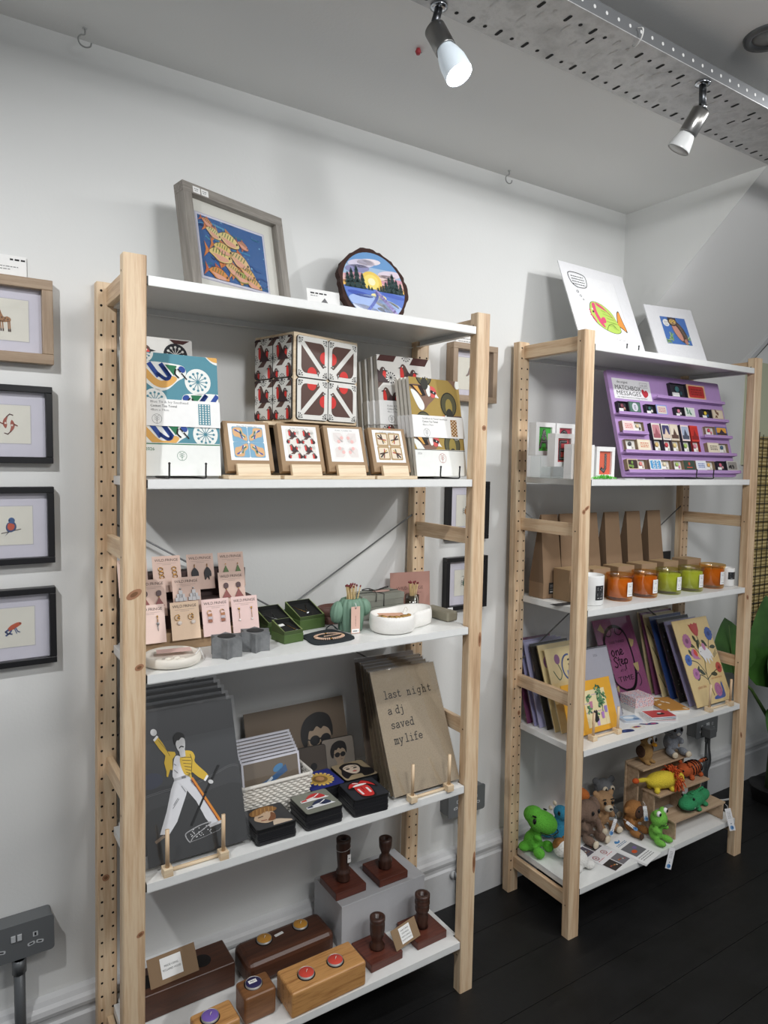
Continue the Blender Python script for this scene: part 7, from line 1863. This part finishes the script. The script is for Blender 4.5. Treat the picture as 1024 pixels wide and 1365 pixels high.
plush('toy_cow', 'white and tan crochet toy lying behind the foot of the front post', (1.372, .092, Zt), 0, [((0, -.03, .028), (.032, .040, .028)), ((-.004, .028, .030), (.026, .026, .027)), ((-.020, -.055, .012), (.014, .016, .012)), ((.028, -.058, .014), (.018, .018, .014))], cwh,
      [('ear', [((-.022, .030, .050), (.006, .007, .010)), ((.016, .038, .052), (.006, .007, .010))], cmk), ('head_patch', [((-.004, .036, .040), (.026, .022, .020))], cmk)])
plush('toy_frog', 'lime green crochet frog with white ringed eyes, sitting at the shelf edge', (1.722, .024, Zt), 6, [((0, .004, .030), (.024, .022, .030)), ((0, -.006, .080), (.030, .028, .026)), ((-.018, -.008, .104), (.012, .012, .012)), ((.018, -.008, .104), (.012, .012, .012)), ((-.022, -.026, .011), (.012, .022, .011)), ((.022, -.026, .011), (.012, .022, .011)), ((-.025, -.012, .048), (.009, .018, .010)), ((.025, -.012, .048), (.009, .018, .010))], cg2,
      [('eye_white', [((-.020, -.016, .106), (.0095, .0075, .0095)), ((.020, -.016, .106), (.0095, .0075, .0095))], white), ('pupil', [((-.0215, -.0225, .106), (.0055, .003, .0055)), ((.0215, -.0225, .106), (.0055, .003, .0055))], EYE), ('smile', [('tube', [(-.020, -.027, .072), (-.008, -.0345, .068), (.008, -.0345, .068), (.020, -.027, .072)], .0012)], EYE)])
# stepped plywood riser
t = thing('stepped_riser', 'three step thin plywood riser carrying the toys at the right', 'riser', (1.720, .012, Zt), R(-1.5))
def board_(x0, x1, y0, y1, z0, z1, nm):
    b = MB(); b.box(x0, x1, y0, y1, z0, z1, ply_dark); b.build(nm, t, bevel=.0006)
sx = .075
for i, (x0, x1, y0, y1, ys, z) in enumerate(((.055, .345, -.016, .056, -.016, .062), (.035, .315, .030, .104, .0565, .137), (.008, .278, .080, .150, .1045, .216))):
    board_(x0, x1, y0, y1, z-.006, z, 'step_top'); board_(x0+.006, x0+.012, ys, y1-.0004, 0, z-.0062, 'side_panel'); board_(x1-.016, x1-.010, ys, y1-.0004, 0, z-.0062, 'side_panel')
board_(.006, .290, .1505, .156, 0, .222, 'back_panel')
plush('toy_crocodile', 'deep green crochet crocodile lying on the lowest plywood step', (1.932, .026, Zt+.0640), -82, [((0, -.045, .024), (.030, .042, .022)), ((0, .005, .026), (.031, .045, .025)), ((0, .060, .022), (.022, .045, .021)), ((-.028, -.020, .007), (.011, .011, .008)), ((-.026, .035, .007), (.010, .011, .008)), ((.028, -.020, .007), (.011, .011, .008)), ((.026, .035, .007), (.010, .011, .008)), ((-.015, -.040, .044), (.008, .009, .008)), ((.015, -.040, .044), (.008, .009, .008))], cdg,
      [('scale', [((0, y_, .050-.0007*abs(y_)*20), (.006, .006, .005)) for y_ in (-.015, 0, .015, .03, .045, .06)], cdg), ('eye', [((-.020, -.046, .047), (.004, .004, .005)), ((.020, -.046, .047), (.004, .004, .005))], EYE), ('tooth', [((-.026, -.05, .022), (.003, .004, .006)), ((.026, -.05, .022), (.003, .004, .006))], white), ('mouth', [('tube', [(-.030, -.028, .016), (-.026, -.066, .014), (0, -.088, .016), (.026, -.066, .014), (.030, -.028, .016)], .0012)], EYE)])
lion = plush('toy_lion', 'yellow crochet lion with a shaggy orange mane on the middle plywood step', (1.806, .070, Zt+.1372), 74, [((0, 0, .036), (.031, .066, .029)), ((0, -.062, .036), (.024, .026, .024)), ((-.02, -.030, .008), (.010, .011, .010)), ((.02, -.030, .008), (.010, .011, .010)), ((-.02, .034, .008), (.010, .011, .010)), ((.02, .034, .008), (.010, .011, .010)), ((0, .080, .044), (.008, .030, .008))], cye,
      [('tail_tuft', [((0, .108, .044), (.010, .013, .009))], crochet('crochet_flame', '#cf5a26', '#b5481c')), ('eye', [((-.014, -.082, .042), (.003, .003, .004)), ((.014, -.082, .042), (.003, .003, .004))], EYE)])
b = MB(); rg = random.Random(21); fl_ = P('#cf5c2a', .9); fl2 = P('#b84a1e', .9)
for i in range(150):
    a = rg.uniform(0, 2*PI); L = rg.uniform(.016, .028); y_ = -.044+rg.uniform(-.014, .012); r0 = .022
    c, s_ = math.cos(a), math.sin(a); dr = rg.uniform(-.010, .012)
    b.tube(CR([(r0*c, y_, .038+r0*s_), ((r0+L*.6)*c, y_+dr*.6, .040+(r0+L*.6)*s_), ((r0+L)*c, y_+dr, max(.002, .036+(r0+L)*s_-.006))], 3, False), .0019, fl_ if i % 2 else fl2, 5)
b.build('mane', lion)
plush('toy_tiger', 'orange crochet tiger with black stripes behind the lion', (1.985, .078, Zt+.1372), -88, [((0, .008, .030), (.026, .050, .026)), ((0, -.044, .036), (.026, .026, .024)), ((-.02, -.020, .008), (.009, .010, .009)), ((.02, -.020, .008), (.009, .010, .009)), ((-.02, .036, .008), (.009, .010, .009)), ((.02, .036, .008), (.009, .010, .009)), ((0, .074, .044), (.007, .030, .007))], cti,
      [('stripe', [('tube', [(.0272*math.cos(q)*k_, y_, .030+.0272*math.sin(q)*k_) for q in [R(a) for a in range(-20, 201, 20)]], .0017) for (y_, k_) in ((-.018, .93), (-.004, 1), (.010, 1), (.024, .97), (.038, .84))], EYE), ('tail_stripe', [((0, y_, .044), (.0078, .004, .0078)) for y_ in (.072, .086, .1)], EYE), ('ear', [((-.018, -.040, .060), (.008, .005, .008)), ((.018, -.040, .060), (.008, .005, .008))], cti), ('eye', [((-.012, -.066, .042), (.003, .003, .004)), ((.012, -.066, .042), (.003, .003, .004))], EYE)])
plush('toy_owl', 'brown crochet bird with one big white ringed eye and orange beak, on the top step', (1.792, .128, Zt+.2162), 5, [((0, .004, .036), (.028, .026, .036)), ((0, -.002, .082), (.025, .024, .022)), ((-.014, -.016, .006), (.009, .014, .006)), ((.014, -.016, .006), (.009, .014, .006))], crochet('crochet_fawn', '#a5814f', '#8c6b3e'),
      [('hood', [((0, .006, .090), (.0255, .022, .018))], cdk), ('wing', [((-.027, .006, .044), (.007, .018, .022)), ((.027, .006, .044), (.007, .018, .022))], cdk), ('eye_white', [((-.013, -.020, .088), (.011, .007, .012)), ((.013, -.020, .088), (.011, .007, .012))], white), ('pupil', [((-.014, -.0265, .088), (.007, .003, .008)), ((.014, -.0265, .088), (.007, .003, .008))], EYE), ('beak', [((0, -.030, .074), (.007, .010, .007))], crochet('crochet_amber', '#d99a2e', '#c48522'))])
sitter('toy_kitten', 'pale grey crochet cat sitting on the right of the top step', (1.950, .136, Zt+.2162), -20, clg, ccr, .98, [((-.024, .0, .122), (.010, .006, .014)), ((.024, .0, .122), (.010, .006, .014))], [('muzzle', [((0, -.038, .084), (.008, .006, .006))], white), ('whisker', [('tube', [(-.022, -.034, .084), (-.032, -.030, .086), (-.040, -.024, .088)], .0007), ('tube', [(-.022, -.034, .080), (-.032, -.030, .079), (-.040, -.024, .078)], .0007)], EYE)])
# flyers and tags
def art_fly1(b):
    w, h = .105, .148
    for (x, y, c) in ((-.050, .026, '#5b5660'), (.002, .026, '#6d6a6a'), (-.050, -.072, '#3c3633'), (.002, -.072, '#77757a')):
        b.rect(x, y, x+.048, y+.044, P(c, .5), 1)
        rg = random.Random(int(x*1e4+y*1e3))
        for i in range(5): b.disc(x+.012+i*.006, y+.016+rg.uniform(-.004, .006), .003, P(rg.choice(['#c98a4a', '#d9cfc0', '#8a5a3a', '#b5483e'])), 2, n=8)
    for x in (-.026, .026):
        b.line(E(x-.006, .004, .010, n=18), .0026, P('#b9555a'), 1, closed=True); b.line([(x-.006, -.002), (x-.006, .009)], .0022, P('#b9555a'), 1); b.line([(x-.010, .004), (x-.002, .004)], .0022, P('#b9555a'), 1)
        b.squig(x-.018, x+.018, -.014, .003, P('#cf8a8c'), 1, 3)
flat_card('white leaflet with four photographs and two red round emblems on the toy shelf', 1.494, .062, Z5+.0004, .105, .148, 12, P('#eceaec', .6), art_fly1, 'leaflet', 'leaflet')
def art_fly2(b):
    b.rect(-.034, -.030, .034, .026, P('#6f7074', .5), 1); b.poly(E(-.010, -.010, .012, .008), P('#c9562e'), 2); b.poly(E(.012, .002, .010, .007), P('#7a6a9a'), 2)
    b.poly(CR([(-.016, .056), (-.004, .064), (.004, .056), (.016, .060), (.006, .050), (-.008, .050)], 3), P('#4a8ac0'), 1)
    for i, y_ in enumerate((.042, .036)): b.squig(-.028, .028, y_, .003, P('#6a87a6'), 1, i)
    for i in range(3): b.squig(-.036, .034, -.040-i*.008, .003, greytext, 1, i+5)
for i in range(3): flat_card(('lowest white flyer of the pile beside the frog', 'middle white flyer of the pile beside the frog', 'white flyer with a crochet toy photograph topping the pile beside the frog')[i], 1.598+.004*i, .030-.001*i, Z5+.0018*i, .100, .144, 14-2*i, P('#efefef', .6), art_fly2 if i == 2 else None, 'leaflet', 'leaflet')
def swing_tag(label, loc, rot, L=.072, w=.019):
    b = MB(); b.box(-w/2, w/2, -.0004, .0004, -L, 0, P('#eeeef0', .6)); b.A = Matrix.Translation((0, -.0004, 0))
    for i in range(5): b.squig(-.005, .006, -.014-i*.005, .0016, greytext, 1, i)
    b.disc(0, -L*.68, .002, P('#6f7f95'), 1); b.poly(E(0, -L*.86, .006, .0075), P('#6fa0d0'), 1); b.poly(E(.002, -L*.85, .003, .004), P('#3c6ea8'), 2)
    b.tube(CR([(0, 0, -.003), (.002, .004, .006), (-.002, .010, .012)], 4, False), .0006, white, 5)
    o = b.build('swing_tag'); o.location = loc; o.rotation_euler = tuple(R(q) for q in rot); tag(o, label, 'tag')
swing_tag('white swing tag of the frog hanging over the shelf edge', (1.724, -.037, Z5+.006), (-4, 10, -42))
swing_tag('white swing tag of the crocodile hanging past the shelf end', (2.040, -.036, Z5+.056), (-6, -14, -42), .078, .020)
swing_tag('white swing tag hanging down the front of the tan dog', (1.615, .108, Z5+.068), (-12, 18, -40), .056, .011)
swing_tag('white swing tag tilting off the right side of the tan dog', (1.660, .098, Z5+.050), (-14, -58, -40), .040, .010)
swing_tag('white swing tag standing by the monkey', (1.716, .070, Z5+.104), (-6, -8, -40), .050, .013)

# ================================================================== beyond the second unit: plant, grid screen
t = thing('lattice_screen', 'bamboo and black wire lattice screen in the far corner', 'screen', (2.62, .262, .62))
b = MB(); bam = woodmat('bamboo', [(.3, '#b5a06c'), (.55, '#cdb983'), (.8, '#a8945f')], 'x', dens=1)
z = 0
while z < .92: b.tube([(0, .006, z), (.62, .006, z)], .0075, bam, 8); z += .0155
b.build('bamboo_slats', t)
b = MB(); 
for i in range(16): b.tube([(.01+i*.040, -.006, -.01), (.01+i*.040, -.006, .93)], .0016, black, 6)
for i in range(24): b.tube([(0, -.009, .005+i*.0395), (.62, -.009, .005+i*.0395)], .0016, black, 6)
b.build('wire_grid', t)
b = MB(); b.box(-.008, .012, -.012, .016, -.62, .94, P('#5c4a34', .6)); b.box(.608, .628, -.012, .016, -.62, .94, P('#5c4a34', .6)); b.build('side_post', t)
lm, nt, b_ = newmat('glossy_leaf'); vv = coords(nt); cc = ramp(nt, noise(nt, vv, 12, 3), [(.3, '#2c4d1e'), (.6, '#3e6a2a'), (.85, '#4a7832')]); nt.links.new(cc, b_.inputs['Base Color']); b_.inputs['Roughness'].default_value = .4
t = thing('potted_plant', 'tall big leaved green plant in a dark pot beyond the second unit', 'plant', (2.66, .125, 0))
def leaf(b, base, tip, width, nrm, droop=.03):
    base, tip, nrm = Vector(base), Vector(tip), Vector(nrm).normalized(); d = tip-base; L = d.length; d.normalize(); side = d.cross(nrm).normalized(); up = side.cross(d)
    n_ = 12; vs = []; fs = []
    for i in range(n_+1):
        f = i/n_; wd = width*(math.sin(PI*min(1, f**.62))**.8)*.5+.0005; c = base+d*L*f+up*(-droop*f*f)
        vs += [c-side*wd+up*wd*.25, c-side*wd*.5+up*wd*.08+up*.002*(i % 2), c, c+side*wd*.5+up*wd*.08+up*.002*(i % 2), c+side*wd+up*wd*.25]
    for i in range(n_):
        for k in range(4): fs.append((i*5+k, i*5+k+1, i*5+5+k+1, i*5+5+k))
    b.add(vs, fs, lm, True)
for (ba, ti, wd, nr) in (((-.33, .01, .60), (-.37, .02, .815), .17, (-.7, -1, .1)), ((-.07, -.02, .50), (-.115, .0, .885), .25, (-.7, -1, .2)), ((-.03, -.06, .66), (-.165, -.10, .47), .20, (-.6, -1, .5)), ((-.02, -.03, .40), (-.13, -.08, .28), .16, (-.5, -1, .5)), ((.06, .0, .45), (.10, -.02, .86), .24, (-.6, -1, .2)), ((.02, .0, .3), (.04, -.1, .52), .2, (-.6, -1, .2)), ((.0, -.05, .50), (.06, -.16, .72), .26, (-.7, -1, .3)), ((.02, -.02, .42), (-.10, -.12, .60), .20, (-.5, -1, .5)), ((.03, 0, .40), (.22, -.06, .62), .22, (-.5, -1, .4)), ((0, 0, .30), (.10, -.20, .36), .11, (-.2, -.6, 1)), ((.0, 0, .34), (.26, -.02, .50), .16, (-.4, -.8, .6)), ((.03, .02, .6), (.22, .05, .88), .22, (-.5, -1, .2)), ((0, 0, .36), (-.06, -.14, .45), .14, (-.5, -1, .4))):
    b = MB(); leaf(b, ba, ti, wd, nr); b.tube([(0, 0, max(.12, ba[2]-.30)), tuple(Vector((0, 0, max(.12, ba[2]-.30))).lerp(Vector(ba), .6)+Vector((0, 0, .03))), ba], [.009, .006, .004], P('#4f6a35', .5), 8); b.tube([ba, tuple(Vector(ba).lerp(Vector(ti), .5)), tuple(Vector(ba).lerp(Vector(ti), .9))], [.003, .002, .001], P('#5f7d40', .5), 6); b.build('leaf', t)
b = MB(); b.tube([(0, 0, .05), (.005, 0, .22), (0, 0, .42)], [.030, .026, .014], P('#4a5e36', .7), 14); b.build('stem', t)
b = MB(); b.lathe([(0, 0), (.075, 0), (.09, .06), (.092, .062), (.086, .062), (.080, .052), (0, .050)], P('#1c1c1d', .6), 36); b.build('pot', t)
t = thing('white_planter', 'white tapered planter standing behind the plant stem', 'planter', (2.955, .150, 0))
b = MB(); b.lathe([(0, 0), (.075, 0), (.105, .24), (.098, .24), (.092, .21), (0, .20)], P('#dcdddc', .5), 4, smooth=False); b.build('pot_body', t)
b = MB(); b.tube(CR([(0, 0, 0), (-.08, -.03, .002), (-.16, -.02, .003), (-.2, .01, .003)], 6, False), .004, P('#c9c9c6', .5), 8)
o = b.build('white_cable'); o.location = (2.62, .24, .0045); tag(o, 'white cable trailing over the floor by the plant pot', 'cable')
b = MB(); b.box(-.02, .02, -.008, .008, 0, .5, black); o = b.build('black_strap'); o.location = (2.345, .262, .30); o.rotation_euler = (0, R(-48), 0)
bpy.data.objects.remove(o)

# ------------------------------------------------------------------ camera and light
cam = bpy.data.cameras.new('camera'); co = bpy.data.objects.new('camera', cam); C.objects.link(co)
f_, yaw, pit, rol = 913.8542, .5723, -.0755, .0178
F = Vector((math.sin(yaw)*math.cos(pit), math.cos(yaw)*math.cos(pit), math.sin(pit)))
R0 = Vector((math.cos(yaw), -math.sin(yaw), 0)); Up0 = R0.cross(F)
Rv = math.cos(rol)*R0+math.sin(rol)*Up0; Uv = -math.sin(rol)*R0+math.cos(rol)*Up0
co.matrix_world = Matrix(((Rv.x, Uv.x, -F.x, -.2784), (Rv.y, Uv.y, -F.y, -1.343), (Rv.z, Uv.z, -F.z, 1.4131), (0, 0, 0, 1)))
cam.sensor_fit = 'AUTO'; cam.sensor_width = 36; cam.lens = f_/1365*36; cam.clip_start = .02
sc = bpy.context.scene; sc.camera = co
sc.view_settings.view_transform = 'Standard'; sc.view_settings.look = 'None'; sc.view_settings.exposure = .17; sc.view_settings.gamma = 1
sc.cycles.max_bounces = 8; sc.cycles.transparent_max_bounces = 24; sc.cycles.caustics_reflective = False; sc.cycles.caustics_refractive = False
sc.cycles.sample_clamp_indirect = 4

w = bpy.data.worlds.new('room_air'); sc.world = w; w.use_nodes = True
bg = w.node_tree.nodes['Background']; bg.inputs['Color'].default_value = (.93, .96, 1, 1); bg.inputs['Strength'].default_value = .27

def lamp(name, kind, loc, target, energy, col=(1, 1, 1), **kw):
    l = bpy.data.lights.new(name, kind); l.energy = energy; l.color = col
    for k, v_ in kw.items(): setattr(l, k, v_)
    o = bpy.data.objects.new(name, l); C.objects.link(o); o.location = loc
    d = Vector(target)-Vector(loc); o.rotation_euler = d.to_track_quat('-Z', 'Y').to_euler()
    return o
for k, (loc, tgt, e, sp, bl, rad) in dict(
    left_track_spot=((-.75, -.75, 2.25), (-.05, .31, 0.98), 44, 92, 1, .03),
    right_track_spot=((1.65, -.70, 2.25), (.95, .31, 1.25), 24, 108, 1, .03),
    middle_fill_spot=((.45, -1.55, 2.25), (1.15, .30, 1.40), 78, 112, 1, .18)).items():  # middle one is an added broad fill that also reaches the end wall
    lamp(k, 'SPOT', loc, tgt, e, (.985, .99, 1), spot_size=R(sp), spot_blend=bl, shadow_soft_size=rad)
lamp('lit_spot_beam', 'SPOT', Vector(L1M @ Vector((0, 0, (Vector((.508, -.343, 2.094))-Vector((.487, -.292, 2.192))).length+.004))), Vector((.508, -.343, 2.094))+L1d, 10, (.97, .98, 1), spot_size=R(115), spot_blend=.8, shadow_soft_size=.022)
lamp('room_fill_area', 'AREA', (1.45, -1.7, 2.27), (1.3, -1.2, 0), 30, (1, .99, .97), shape='RECTANGLE', size=1.5, size_y=.8)  # unseen area lamp, added as soft general fill
